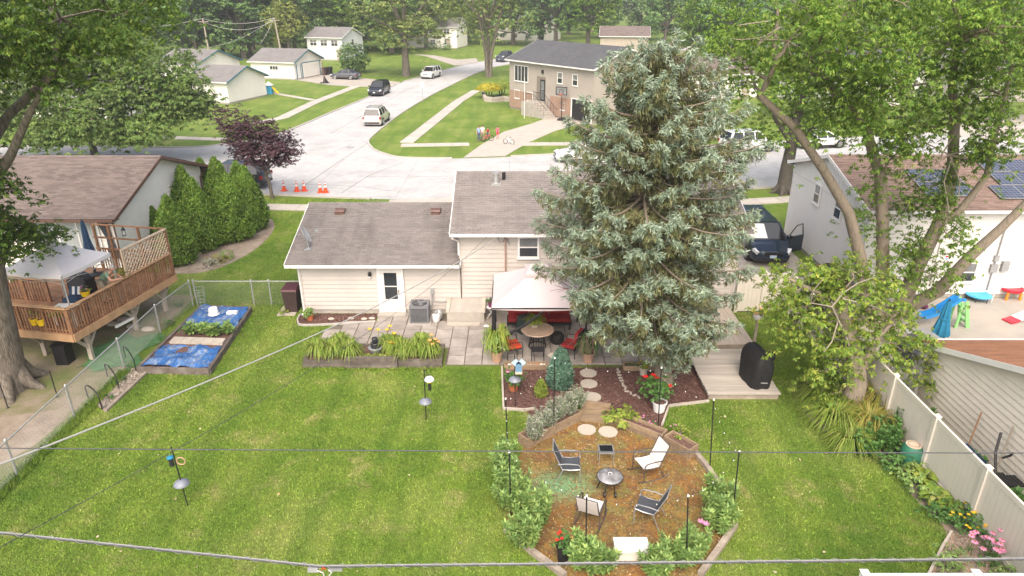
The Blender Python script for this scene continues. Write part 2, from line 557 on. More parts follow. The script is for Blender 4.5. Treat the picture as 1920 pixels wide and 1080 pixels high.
mk('leaf_elder',leafmat,[(0.12,0.22,0.03),(0.18,0.29,0.04),(0.25,0.34,0.055),(0.38,0.40,0.06)],0.45,0.3,0.7)
mk('leaf_olive',leafmat,[(0.085,0.162,0.039),(0.121,0.205,0.050),(0.176,0.255,0.067),(0.218,0.286,0.078)],0.45,0.35,0.4)
mk('leaf_locust',leafmat,[(0.115,0.184,0.052),(0.167,0.236,0.063),(0.230,0.287,0.081),(0.299,0.333,0.098)],0.3,0.3,0.25)
mk('leaf_dark',leafmat,[(0.079,0.166,0.053),(0.124,0.229,0.070),(0.166,0.281,0.088),(0.246,0.351,0.105)],0.3,0.4,0.16)
mk('leaf_yellow',leafmat,[(0.176,0.231,0.044),(0.242,0.292,0.061),(0.319,0.341,0.077)],0.3,0.25,0.3)
mk('leaf_plum',leafmat,[(0.039,0.015,0.024),(0.066,0.029,0.042),(0.105,0.050,0.064),(0.050,0.033,0.026)],0.15,0.3,0.8)
mk('leaf_arbor',leafmat,[(0.06,0.13,0.015),(0.10,0.19,0.022),(0.14,0.24,0.03),(0.20,0.28,0.04)],0.2,0.3,1.2)
mk('leaf_shrub',leafmat,[(0.13,0.225,0.06),(0.18,0.30,0.08),(0.24,0.36,0.10),(0.34,0.44,0.13)],0.3,0.2,1.5)
mk('leaf_lily',leafmat,[(0.110,0.190,0.025),(0.170,0.260,0.035),(0.250,0.330,0.055),(0.310,0.330,0.090)],0.3,0.2,1.5)
mk('leaf_lilydry',leafmat,[(0.160,0.200,0.030),(0.270,0.270,0.050),(0.360,0.280,0.080),(0.130,0.200,0.030)],0.3,0.25,1.5)
mk('leaf_green',leafmat,[(0.053,0.135,0.030),(0.083,0.188,0.042),(0.120,0.240,0.053)],0.3,0.25,1.5)
mk('leaf_lime',leafmat,[(0.170,0.260,0.040),(0.250,0.330,0.050),(0.340,0.370,0.070)],0.3,0.15,1.5)
mk('leaf_silverbush',leafmat,[(0.220,0.250,0.170),(0.320,0.340,0.250),(0.400,0.380,0.330)],0.2,0.15,1.5)
mk('leaf_juniper',leafmat,[(0.072,0.162,0.102),(0.120,0.228,0.156),(0.180,0.300,0.210)],0.2,0.2,1.5)
mk('leaf_gold',leafmat,[(0.270,0.270,0.020),(0.400,0.360,0.030),(0.480,0.420,0.050)],0.2,0.15,1.0)
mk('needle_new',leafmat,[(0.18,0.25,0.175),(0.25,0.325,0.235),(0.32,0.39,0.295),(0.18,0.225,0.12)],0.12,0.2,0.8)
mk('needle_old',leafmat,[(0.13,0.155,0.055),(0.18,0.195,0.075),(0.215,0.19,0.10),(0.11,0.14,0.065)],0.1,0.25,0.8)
mk('twig_dead',leafmat,[(0.20,0.12,0.085),(0.27,0.165,0.12)],0,0.2,1)
mk('petal_yellow',leafmat,[(0.75,0.42,0.01),(0.8,0.5,0.03)],0.2,0.05,1)
mk('petal_pink',leafmat,[(0.62,0.18,0.35),(0.72,0.32,0.48)],0.2,0.05,1)
mk('petal_red',leafmat,[(0.65,0.015,0.02),(0.75,0.04,0.03)],0.2,0.05,1)
mk('petal_peach',leafmat,[(0.75,0.30,0.12),(0.78,0.45,0.14)],0.2,0.05,1)
# ---------------------------------------------------------------- the ground and what is laid on it
def struct(o,label=None):
 o['kind']='structure'
 if label:o['label']=label
 return o
def px(*pts,z=0.0):
 return[tuple(spot(a,b,z)[:2])for a,b in pts]
def sheet(name,poly,z,mat,label=None,thick=0.0):
 mb=MB()
 if thick:
  mb.prism(poly,z-thick,z)
 else:
  n=len(poly)
  a=sum(poly[i][0]*poly[(i+1)%n][1]-poly[(i+1)%n][0]*poly[i][1]for i in range(n))
  if a<0:poly=list(reversed(poly))
  mb.add([(p[0],p[1],z)for p in poly],[tuple(range(n))])
 o=mb.build(name,MAT[mat])
 if n_tri_fix:tri(o)
 return struct(o,label)
n_tri_fix=True
def tri(o):
 import bmesh
 bm=bmesh.new()
 bm.from_mesh(o.data)
 bmesh.ops.triangulate(bm,faces=[f for f in bm.faces if len(f.verts)>4])
 bm.to_mesh(o.data)
 bm.free()
def smooth_line(pts,k=6):
 """Catmull-Rom through 2D points"""
 out=[]
 P=[pts[0]]+list(pts)+[pts[-1]]
 for i in range(1,len(P)-2):
  p0,p1,p2,p3=[np.array(q,float)for q in P[i-1:i+3]]
  for j in range(k):
   t=j/k
   out.append(tuple(0.5*(2*p1+(p2-p0)*t+(2*p0-5*p1+4*p2-p3)*t*t+(3*p1-p0-3*p2+p3)*t**3)))
 out.append(tuple(pts[-1]))
 return out
g=MB()
g.add([(-900,-60,0),(900,-60,0),(900,1500,0),(-900,1500,0)],[(0,1,2,3)])
struct(g.build('ground',MAT['lawn'],origin=(0,0,0)),'mown green lawn spreading through all the gardens')
near_kerb=smooth_line([(-90,50),(-45,46.8),(-25,44.9),(-16.3,43.9),(-7.6,42.9),(4,43.4),(16.4,45.4),(30,48.5),(60,56),(110,70)])
far_right=smooth_line([(-11.9,58.3),(-10.6,56.4),(-8.6,54.9),(-3.9,54.8),(3.1,56.1),(20.8,60.5),(36,64.5),(70,74),(110,86)])
side_right=smooth_line([(-11.9,58.3),(-12.8,61),(-13.0,64.2),(-12.4,75.3),(-11.2,86.4),(-9.6,97.4),(-5.4,120.2),(-1,132.2),(10,146),(35,163),(90,190)])
side_left=smooth_line([(-25.6,60.2),(-22.8,62.5),(-21.5,67.7),(-20.2,77.4),(-18.4,89.6),(-16.6,104.7),(-14.9,111.6),(-11.2,124.5),(-6.7,137.5),(3,152),(28,170),(85,198)])
far_left=smooth_line([(-90,60.5),(-45,59.6),(-29,58.9),(-25.6,60.2)])
road_poly=list(near_kerb)+list(reversed(far_right))+side_right[1:]+list(reversed(side_left))+list(reversed(far_left))[1:]
road=sheet('road',road_poly,0.004,'road','pale concrete street junction between the houses')
def kerb(pts,w=0.16,h=0.11):
 mb=MB()
 for i in range(len(pts)-1):
  a,b=Vector((*pts[i],0)),Vector((*pts[i+1],0))
  d=(b-a)
  if d.length<0.05:continue
  mb.bar(a+Vector((0,0,h/2)),b+d.normalized()*0.02+Vector((0,0,h/2)),w,h)
 return struct(mb.build('kerb',MAT['kerb']),None)
kerb([p for p in near_kerb if p[0]<-7.8]);kerb([p for p in near_kerb if-3.4<p[0]<9.6]);kerb([p for p in near_kerb if p[0]>14.6])
kerb([p for p in far_right if p[0]<-4]);kerb([p for p in far_right if p[0]>-0.3])
kerb(side_right);kerb([p for p in side_left if p[1]<104]);kerb([p for p in side_left if p[1]>106]);kerb(far_left)
seams=MB()
for pl in([(545,345),(600,346),(680,350),(735,358)],[(565,352),(640,300),(690,268)],[(640,362),(690,330),(760,302)],[(625,285),(660,270)],[(800,336),(850,335)],[(540,245),(575,290)],[(670,330),(760,332),(850,330)],[(620,250),(700,205),(760,170),(840,138)],[(655,372),(720,378),(820,372)],[(930,305),(1030,303)],[(640,215),(680,222)],[(700,190),(745,196)]):
 q=[spot(a,b,0.008)for a,b in pl]
 for a,b in zip(q,q[1:]):
  n=Vector((-(b-a).y,(b-a).x,0)).normalized()*0.035
  seams.add([a-n,b-n,b+n,a+n],[(0,1,2,3)])
for i in range(0,26,2):
 t=near_kerb[min(len(near_kerb)-2,4+i*2)]
 a,b=Vector((t[0],t[1]+.3,.008)),Vector((t[0]+rnd.uniform(-.3,.3),t[1]+11.2,.008))
 n=Vector((-(b-a).y,(b-a).x,0)).normalized()*0.011
 seams.add([a-n,b-n,b+n,a+n],[(0,1,2,3)])
for i in range(8,len(side_right)-18,2):
 a,b=Vector((*side_right[i],.008)),Vector((*side_left[min(i,len(side_left)-1)],.008))
 n=Vector((-(b-a).y,(b-a).x,0)).normalized()*0.014
 a,b=a.lerp(b,.03),b.lerp(a,.03)
 seams.add([a-n,b-n,b+n,a+n],[(0,1,2,3)])
o=seams.build('tar_seam',MAT['tar'],road)
mh=MB();c=spot(657,276,0.01);mh.lathe(c,[(0.36,-0.004),(0.36,0.004)],20);mh.build('manhole_cover',MAT['greyplastic'],road)
pt=MB()
for(x,y,w,h,a)in((840,352,3.0,1.2,.1),(700,352,1.4,.6,0),(900,312,2.6,.8,0),(640,240,1.8,2.6,.1)):
 c=spot(x,y)
 pt.add([(c.x+dx*w/2,c.y+dy*h/2,0.0075)for dx,dy in((-1,-.9),(.9,-1),(1,.8),(-.9,1))],[(0,1,2,3)])
pt.build('patch',M('road_patch',(0.40,0.39,0.38),0.9,0.12,2,coord='World'),road)
def walk(name,pts,width,slab=1.35,mat='walk',z=0.05,label=None):
 root=bpy.data.objects.new(name,None)
 COL.objects.link(root)
 root.location=(pts[0][0],pts[0][1],0)
 WM[root.name]=Matrix.Translation(root.location)
 struct(root,label)
 for i in range(len(pts)-1):
  a,b=Vector((*pts[i],0)),Vector((*pts[i+1],0))
  d=b-a
  n=max(1,round(d.length/slab))
  for k in range(n):
   p,q=a+d*(k/n),a+d*((k+1)/n)
   e=d.normalized()*0.012
   mb=MB()
   mb.bar(p+e+Vector((0,0,z/2+rnd.uniform(-.004,.004))),q-e+Vector((0,0,z/2)),width,z)
   mb.build('slab',MAT[mat],root)
 return root
walk('sidewalk',[(-36,42.2),(-24,41.9),(-16,41.15),(-7.8,40.6)],1.25,label='concrete footpath passing behind the evergreen row')
walk('sidewalk',[(14.4,42.1),(20,43.2),(30,45.2)],1.25,label='concrete footpath beside the big street trunk')
walk('sidewalk',px((752,273),(880,271)),1.25,label='concrete footpath along the far street edge')
walk('sidewalk',px((950,271),(1085,270),(1250,262),(1420,252)),1.25,label='concrete footpath in front of the grey house')
walk('sidewalk',px((762,268),(800,238),(830,214),(860,190),(893,170)),1.25,label='concrete footpath climbing past the grey house lawn')
walk('sidewalk',px((480,232),(530,221),(590,192),(668,162)),1.3,label='concrete footpath in front of the teal-trimmed garages')
walk('garden_path',px((508,174),(588,188)),0.8,label='short concrete path beside the white garage')
walk('sidewalk',px((300,258),(420,262)),1.2,label='concrete footpath under the pale green street tree')
sheet('driveway',[(-7.7,34),(-3.5,34),(-3.3,43.2),(-7.9,42.8)],0.012,'drive','bright concrete driveway in front of the beige house')
sheet('driveway',[(9.7,26.6),(14.4,26.6),(14.5,45.0),(9.8,44.2)],0.012,'drive','concrete driveway under the dark blue minivan')
sheet('driveway',px((868,296),(947,293),(988,269),(1040,246),(1092,231),(1116,222),(1048,212),(1000,231),(945,247),(903,271)),0.016,'drive','curved concrete driveway of the grey house')
sheet('driveway',px((553,150),(606,139),(752,154),(738,162),(668,163),(620,160)),0.016,'drive','concrete driveway under the grey sedan')
sheet('driveway',px((772,101),(800,106),(852,123),(898,118),(893,109),(858,112),(815,104)),0.016,'drive','pale concrete driveway far up the side street')
sheet('driveway',px((1755,250),(1800,226),(1905,212),(1990,232),(1960,262),(1850,262)),0.016,'drive','bright concrete driveway behind the solar roof')
sheet('concrete_terrace',[(12.2,19.4),(26,19.4),(26,27.3),(13.2,27.3),(12.2,25.5)],0.014,'drive','tan concrete yard strewn with plastic toys')
sheet('concrete_terrace',[(-26,27.9),(-18.4,27.9),(-18.4,29.5),(-26,29.5)],0.014,'concrete')
def dirtgrass():
 m,nt,p,o=_nodes('worn_yard')
 v=_coord(nt,'World')
 base=_ramp(nt,_noise(nt,v,0.55,6,0.65),[(0.38,(0.10,0.14,0.03)),(0.5,(0.17,0.16,0.075)),(0.6,(0.25,0.205,0.15))])
 base=_mix(nt,_ramp(nt,_noise(nt,v,18,4),[(0.35,0.0),(0.7,0.5)]),base,(0.12,0.10,0.06))
 nt.links.new(base,p.inputs['Base Color'])
 p.inputs['Roughness'].default_value=1
 _bump(nt,p,_noise(nt,v,25,4),0.7,0.03)
 return m
MAT['worn']=dirtgrass()
worn_poly=[(-26,8),(-13.85,8),(-13.95,27.6),(-26,27.6)]
sheet('worn_ground',worn_poly,0.004,'worn','bare trodden earth and thin grass under the deck')
dirt_poly=smooth_line(px((-60,790),(60,775),(125,770),(95,810),(40,850),(-60,900)),4)
sheet('bare_earth',dirt_poly,0.008,'dirt','bare tan earth outside the chain-link fence')
strip_poly=px((196,772),(170,748),(222,690),(262,672),(250,690),(278,697))
sheet('gravel_bed',strip_poly,0.006,'gravel','narrow gravel strip with black hoops beside the wire fence')
bedL_poly=smooth_line(px((300,512),(372,512),(432,494),(486,462),(515,425),(490,405),(380,405)),4)
sheet('planting_bed',bedL_poly,0.006,'dirt','earth bed under the row of evergreens')
house_bed=[(-8.75,24.85),(-8.2,24.6),(-5.6,24.95),(-5.55,25.7),(-8.75,25.7)]
sheet('mulch_strip',house_bed,0.012,'mulch','narrow mulch bed against the beige wall')
mulch_poly=px((942,692),(1218,688),(1245,690),(1300,678),(1329,754),(1253,764),(1240,800),(1296,838),(1240,826),(1150,790),(1090,772),(1000,818),(990,835),(982,812),(1003,785),(985,770),(945,769))
sheet('mulch_bed',mulch_poly,0.010,'mulch','reddish mulch bed between patio and fire circle')
circle_poly=px((985,836),(1090,782),(1150,790),(1240,828),(1295,840),(1345,905),(1378,990),(1310,1085),(1055,1085),(950,995),(948,900))
def moss():
 m,nt,p,o=_nodes('mossy_gravel')
 v=_coord(nt,'World')
 a=_noise(nt,v,0.9,5,0.65)
 base=_ramp(nt,a,[(0.34,(0.13,0.055,0.025)),(0.44,(0.30,0.14,0.025)),(0.53,(0.16,0.09,0.035)),(0.60,(0.33,0.19,0.04)),(0.7,(0.27,0.22,0.11))])
 base=_mix(nt,_ramp(nt,_noise(nt,v,1.6,6,0.7),[(0.47,0.0),(0.64,0.8)]),base,(0.20,0.215,0.045))
 sp=nt.nodes.new('ShaderNodeVectorMath');sp.operation='DISTANCE'
 c=spot(1050,910)
 mp=nt.nodes.new('ShaderNodeMapping');mp.inputs['Scale'].default_value=(0.75,1.15,0)
 nt.links.new(v,mp.inputs[0])
 nt.links.new(mp.outputs[0],sp.inputs[0]);sp.inputs[1].default_value=(c.x*0.75,c.y*1.15,0)
 near=_ramp(nt,sp.outputs['Value'],[(0.3,1.0),(1.15,0.0)])
 ad=nt.nodes.new('ShaderNodeMath');ad.operation='MULTIPLY'
 nt.links.new(near,ad.inputs[0])
 nt.links.new(_ramp(nt,_noise(nt,v,2.4,5,0.65),[(0.36,0.0),(0.46,1.0)]),ad.inputs[1])
 base=_mix(nt,ad.outputs[0],base,(0.16,0.33,0.15))
 base=_mix(nt,_ramp(nt,_noise(nt,v,13,5,0.75),[(0.44,0.0),(0.66,0.8)]),base,(0.10,0.05,0.022))
 base=_mix(nt,_ramp(nt,_noise(nt,v,21,5,0.75),[(0.58,0.0),(0.72,0.85)]),base,(0.38,0.31,0.20))
 nt.links.new(base,p.inputs['Base Color'])
 p.inputs['Roughness'].default_value=0.95
 _bump(nt,p,_noise(nt,v,28,5,0.7),0.9,0.03)
 return m
MAT['moss']=moss()
sheet('gravel_circle',circle_poly,0.012,'moss','rust-brown mossy gravel circle around the fire pit')
right_bed=smooth_line(px((1535,735),(1505,770),(1560,820),(1640,855),(1700,890),(1710,930),(1775,1000),(1730,1085)),4)+[(13,9.2),(12.9,20)]
sheet('flower_border',right_bed,0.008,'dirt','planted earth border along the vinyl fence')
chip_poly=px((1785,1000),(1840,1005),(1925,1040),(1925,1085),(1735,1085))
mk('peachchips',M,(0.42,0.27,0.18),1,0.25,18,bump=1,bscale=40,bdist=0.03)
sheet('woodchip_bed',chip_poly,0.014,'peachchips','pale woodchip corner beside the pink coneflowers')
patio=MB()
patio_polys=[[(-7.45,22.7),(5.9,22.7),(5.9,25.72),(-5.5,25.72),(-5.5,25.0),(-7.15,24.75)],[(-2.42,21.42),(5.9,21.42),(5.9,22.7),(-2.42,22.7)]]
for q in patio_polys:
 patio.prism(q,-0.02,0.012)
patio=struct(patio.build('patio',MAT['joint']),'grey square-slab patio along the back of the beige house')
slab_mesh={}
def slab(x0,y0,x1,y1):
 k=(round(x1-x0,2),round(y1-y0,2))
 if k not in slab_mesh:
  mb=MB();a,b=k[0]/2-0.014,k[1]/2-0.014
  mb.add([(-a,-b,0),(a,-b,0),(a,b,0),(-a,b,0),(-a,-b,.05),(a,-b,.05),(a,b,.05),(-a,b,.05),(-a+.012,-b+.012,.056),(a-.012,-b+.012,.056),(a-.012,b-.012,.056),(-a+.012,b-.012,.056)],[(0,1,5,4),(1,2,6,5),(2,3,7,6),(3,0,4,7),(4,5,9,8),(5,6,10,9),(6,7,11,10),(7,4,8,11),(8,9,10,11)])
  slab_mesh[k]=mb.mesh('slab',MAT['slab'])
 L=patio.location
 o=link_mesh('slab',slab_mesh[k],patio,((x0+x1)/2-L.x,(y0+y1)/2-L.y,rnd.uniform(-.006,.004)-L.z-0.005))
 o.rotation_euler=(rnd.uniform(-.004,.004),rnd.uniform(-.004,.004),rnd.uniform(-.006,.006))
for r_ in range(4):
 y0=22.7+r_*0.755
 for c_ in range(21):
  x0=-7.42+c_*0.634
  if r_==3 and x0<-5.6:continue
  if r_==2 and x0<-7.0:continue
  if y0>24.9 and-2.95<x0+.3<-0.9:continue
  slab(x0,y0,x0+0.634,y0+0.755)
for r_ in range(2):
 for c_ in range(13):
  x0=-2.35+c_*0.634
  slab(x0,21.44+r_*0.63,x0+0.634,21.44+(r_+1)*0.63)
def in_poly(P,poly):
 x,y=P[:,0],P[:,1]
 r=np.zeros(len(P),bool)
 n=len(poly)
 for i in range(n):
  x0,y0=poly[i];x1,y1=poly[(i+1)%n]
  c=((y0>y)!=(y1>y))
  xi=(x1-x0)*(y-y0)/(y1-y0+1e-12)+x0
  r^=c&(x<xi)
 return r
def blades(name,box,dens,excl,h,label,seed):
 rg=np.random.default_rng(seed)
 x0,y0,x1,y1=box
 n=int((x1-x0)*(y1-y0)*dens)
 P=np.stack([rg.uniform(x0,x1,n),rg.uniform(y0,y1,n)],1)
 keep=np.ones(n,bool)
 for q in excl:keep&=~in_poly(P,q)
 d=P[:,1]*_c+CAM_H*_s
 keep&=np.abs(P[:,0]/d)<0.88
 keep&=rg.random(n)<np.clip(1.25-P[:,1]/60,0.3,1)
 P=P[keep];n=len(P)
 a=rg.uniform(0,2*np.pi,n)
 w=rg.uniform(0.006,0.013,n)*(1+P[:,1]/40)
 hh=h*rg.uniform(0.5,1.25,n)
 t=rg.uniform(0,2*np.pi,n);lean=rg.uniform(0.1,0.9,n)*hh
 B=np.concatenate([P,np.zeros((n,1))],1)
 s_=np.stack([np.cos(a)*w,np.sin(a)*w,np.zeros(n)],1)
 T=B+np.stack([np.cos(t)*lean,np.sin(t)*lean,hh],1)
 V=np.stack([B-s_,B+s_,T],1).reshape(-1,3)
 F=np.arange(3*n).reshape(-1,3)
 o=np_mesh(name,V,F,MAT['lawn_blades'],loc=((x0+x1)/2,(y0+y1)/2,0))
 return settag(o,label,'grass',kind='stuff')
EXCL=[worn_poly,strip_poly,bedL_poly,house_bed,mulch_poly,circle_poly,right_bed,[(-7.5,21.2),(5.9,21.2),(5.9,26),(-7.2,26)],[(-8.8,25.7),(9.3,25.7),(9.3,34),(-8.8,34)],[(6.4,19.1),(8.9,19.1),(9.1,25.4),(5.7,25.4)],[(9.7,26.6),(14.4,26.6),(14.4,46),(9.7,46)],[(-13.6,21.1),(-10.9,21.1),(-10.9,26.4),(-13.6,26.4)],[(11.4,8),(30,8),(30,27),(11.4,27)],[(-16,40.5),(-8,39.9),(-8,41.2),(-16,41.8)]]
blades('grass',(-13.8,8.3,11.4,27),1250,EXCL,0.045,'short mown grass of the back garden',3)
blades('grass',(-16,27,-8.6,43),500,EXCL,0.05,'mown grass strip beside the evergreen row',4)
def chips(name,poly,n,size,mat,label,cat,z,seed,aspect=3):
 rg=np.random.default_rng(seed)
 pa=np.array(poly)
 lo,hi=pa.min(0),pa.max(0)
 P=rg.uniform(lo,hi,(n*3,2))
 P=P[in_poly(P,poly)][:n]
 n=len(P)
 a=rg.uniform(0,2*np.pi,n);l=size*rg.uniform(0.5,1.5,n);w=l/aspect
 u=np.stack([np.cos(a)*l,np.sin(a)*l,rg.normal(0,.35,n)*l],1)
 v=np.stack([-np.sin(a)*w,np.cos(a)*w,rg.normal(0,.5,n)*w],1)
 C=np.concatenate([P,(z+rg.uniform(0.002,size*0.7,n))[:,None]],1)
 V=np.stack([C-u,C-v,C+u,C+v],1).reshape(-1,3)
 o=np_mesh(name,V,np.arange(4*n).reshape(-1,4),MAT[mat],loc=(*pa.mean(0),0))
 return settag(o,label,cat,kind='stuff')
chips('bark_mulch',mulch_poly,26000,0.032,'chips','loose reddish bark chips of the mulch bed','mulch',0.012,5)
chips('bark_mulch',house_bed,2500,0.032,'chips','loose bark chips against the beige wall','mulch',0.014,6)
mk('debris',leafmat,[(0.24,0.13,0.045),(0.16,0.08,0.03),(0.38,0.29,0.17),(0.18,0.18,0.05),(0.10,0.055,0.025)],0,0.2,2)
chips('leaf_litter',circle_poly,7000,0.024,'debris','dead leaves and grit strewn over the gravel circle','litter',0.014,7,2)
mk('pebble',leafmat,[(0.25,0.21,0.17),(0.38,0.33,0.27),(0.17,0.14,0.115)],0,0.2,2)
chips('pebbles',strip_poly,2500,0.035,'pebble','loose stones beside the wire fence','pebbles',0.01,8,1.3)
chips('wood_chips',chip_poly,3500,0.028,'chipspale' if 'chipspale' in MAT else 'pebble','loose pale chips in the flower corner','chips',0.015,9)
mk('flecks',leafmat,[(0.42,0.36,0.22),(0.30,0.22,0.10),(0.42,0.38,0.26),(0.22,0.26,0.06)],0,0.2,2)
lawn_poly=[(-13.3,8.6),(-.6,8.6),(-.5,20.8),(-8.6,20.8),(-13.3,16)]
chips('fallen_leaves',lawn_poly,70,0.035,'flecks','scattered dry leaves on the left lawn','leaves',0.035,11,1.6)
chips('fallen_leaves',[(5.6,9.5),(9.5,9.5),(10,18),(6,18.6)],30,0.035,'flecks','scattered dry leaves on the right lawn','leaves',0.035,12,1.6)
blades('grass',(-13.9,9.0,-13.45,21.0),2200,[],0.15,'longer unmown grass along the foot of the wire fence',13)
blades('grass',(-7.6,21.0,-2.4,21.2),2600,[],0.09,'longer grass along the timber planter foot',14)
# ---------------------------------------------------------------- houses
def siding(mb,a,b,z0,z1,rng=None,expo=0.115,lap=0.033):
 """lapped boards from a to b (2D, outward normal to the right of a->b)"""
 a,b=Vector((a[0],a[1],0)),Vector((b[0],b[1],0))
 d=b-a
 L=d.length
 u=d.normalized()
 n=Vector((u.y,-u.x,0))
 k=max(1,int(math.ceil((z1-z0)/expo)))
 for i in range(k):
  zb,zt=z0+i*expo,min(z0+(i+1)*expo,z1)
  s0,s1=rng(zb)if rng else(0,L)
  t0,t1=rng(zt)if rng else(0,L)
  if s1-s0<0.02:continue
  if t1<t0:t0=t1=(s0+s1)/2
  P=lambda s,z,o:a+u*s+n*o+Vector((0,0,z))
  mb.add([P(s0,zb,lap),P(s1,zb,lap),P(t1,zt,0.002),P(t0,zt,0.002),P(s0,zb,0),P(s1,zb,0)],[(0,1,2,3),(4,5,1,0)])
def roof_slope(mb,x0,x1,y0,z0,y1,z1,rows=0.145,th=0.12):
 """courses from eave (y0,z0) up to ridge (y1,z1)"""
 n=max(2,int(round(abs(y1-y0)/rows)))
 sgn=1 if y1>y0 else-1
 for i in range(n):
  ta,tb=i/n,(i+1)/n
  ya,yb=y0+(y1-y0)*ta,y0+(y1-y0)*tb
  za,zb=z0+(z1-z0)*ta,z0+(z1-z0)*tb
  q=[(x0,ya,za+0.02),(x1,ya,za+0.02),(x1,yb,zb),(x0,yb,zb),(x0,ya,za),(x1,ya,za)]
  f=[(0,1,2,3),(4,5,1,0)]if sgn>0 else[(3,2,1,0),(0,1,5,4)]
  mb.add(q,f)
 q=[(x0,y0,z0-th),(x1,y0,z0-th),(x1,y1,z1-th),(x0,y1,z1-th),(x0,y0,z0),(x1,y0,z0),(x1,y1,z1),(x0,y1,z1)]
 f=[(3,2,1,0),(0,1,5,4),(1,2,6,5),(3,0,4,7)]
 mb.add(q,f if sgn>0 else[tuple(reversed(t))for t in f])
def face_frame(c,L,W,face):
 """local matrix of a wall face: x along the wall, y outward, z up, origin at wall middle on the ground"""
 cx,cy=c
 if face=='S':o,x,y=(cx,cy-W/2),(1,0),(0,-1)
 if face=='N':o,x,y=(cx,cy+W/2),(-1,0),(0,1)
 if face=='E':o,x,y=(cx+L/2,cy),(0,1),(1,0)
 if face=='W':o,x,y=(cx-L/2,cy),(0,-1),(-1,0)
 o=(o[0]+y[0]*.03,o[1]+y[1]*.03)
 m=Matrix(((x[0],y[0],0,o[0]),(x[1],y[1],0,o[1]),(0,0,1,0),(0,0,0,1)))
 return m
def lbox(mb,m,x0,y0,z0,x1,y1,z1,mi=0):
 mm=m@Matrix.Translation(((x0+x1)/2,(y0+y1)/2,(z0+z1)/2))
 mb.mbox(mm,x1-x0,y1-y0,z1-z0,mi)
def window(root,m,s,z,w,h,mat='white',lights=2,cols=1,t=0.075,glass='glass',sill=True):
 """a framed window centred at s along the wall, sill height z"""
 f=MB()
 lbox(f,m,s-w/2,0.01,z,s-w/2+t,0.06,z+h)
 lbox(f,m,s+w/2-t,0.01,z,s+w/2,0.06,z+h)
 lbox(f,m,s-w/2+t,0.01,z+h-t,s+w/2-t,0.06,z+h)
 lbox(f,m,s-w/2+t,0.01,z,s+w/2-t,0.063,z+t)
 for i in range(1,lights):
  zz=z+t+(h-2*t)*i/lights
  lbox(f,m,s-w/2+t,0.012,zz-0.022,s+w/2-t,0.05,zz+0.022)
 for i in range(1,cols):
  xx=s-w/2+t+(w-2*t)*i/cols
  lbox(f,m,xx-0.03,0.011,z+t,xx+0.03,0.052,z+h-t)
 if sill:
  lbox(f,m,s-w/2-0.04,0.012,z-0.04,s+w/2+0.04,0.085,z-0.001)
 o=f.build('window',MAT[mat],root,local=True)
 for i in range(lights):
  for j in range(cols):
   g_=MB()
   za,zb=z+t+(h-2*t)*i/lights,z+t+(h-2*t)*(i+1)/lights
   xa,xb=s-w/2+t+(w-2*t)*j/cols,s-w/2+t+(w-2*t)*(j+1)/cols
   lbox(g_,m,xa,0.006,za,xb,0.02+0.008*(1-i),zb)
   g_.build('pane',MAT[glass if not(i==lights-1 and glass=='glass' and lights>1)else 'glass_blind'],o,local=True)
 return o
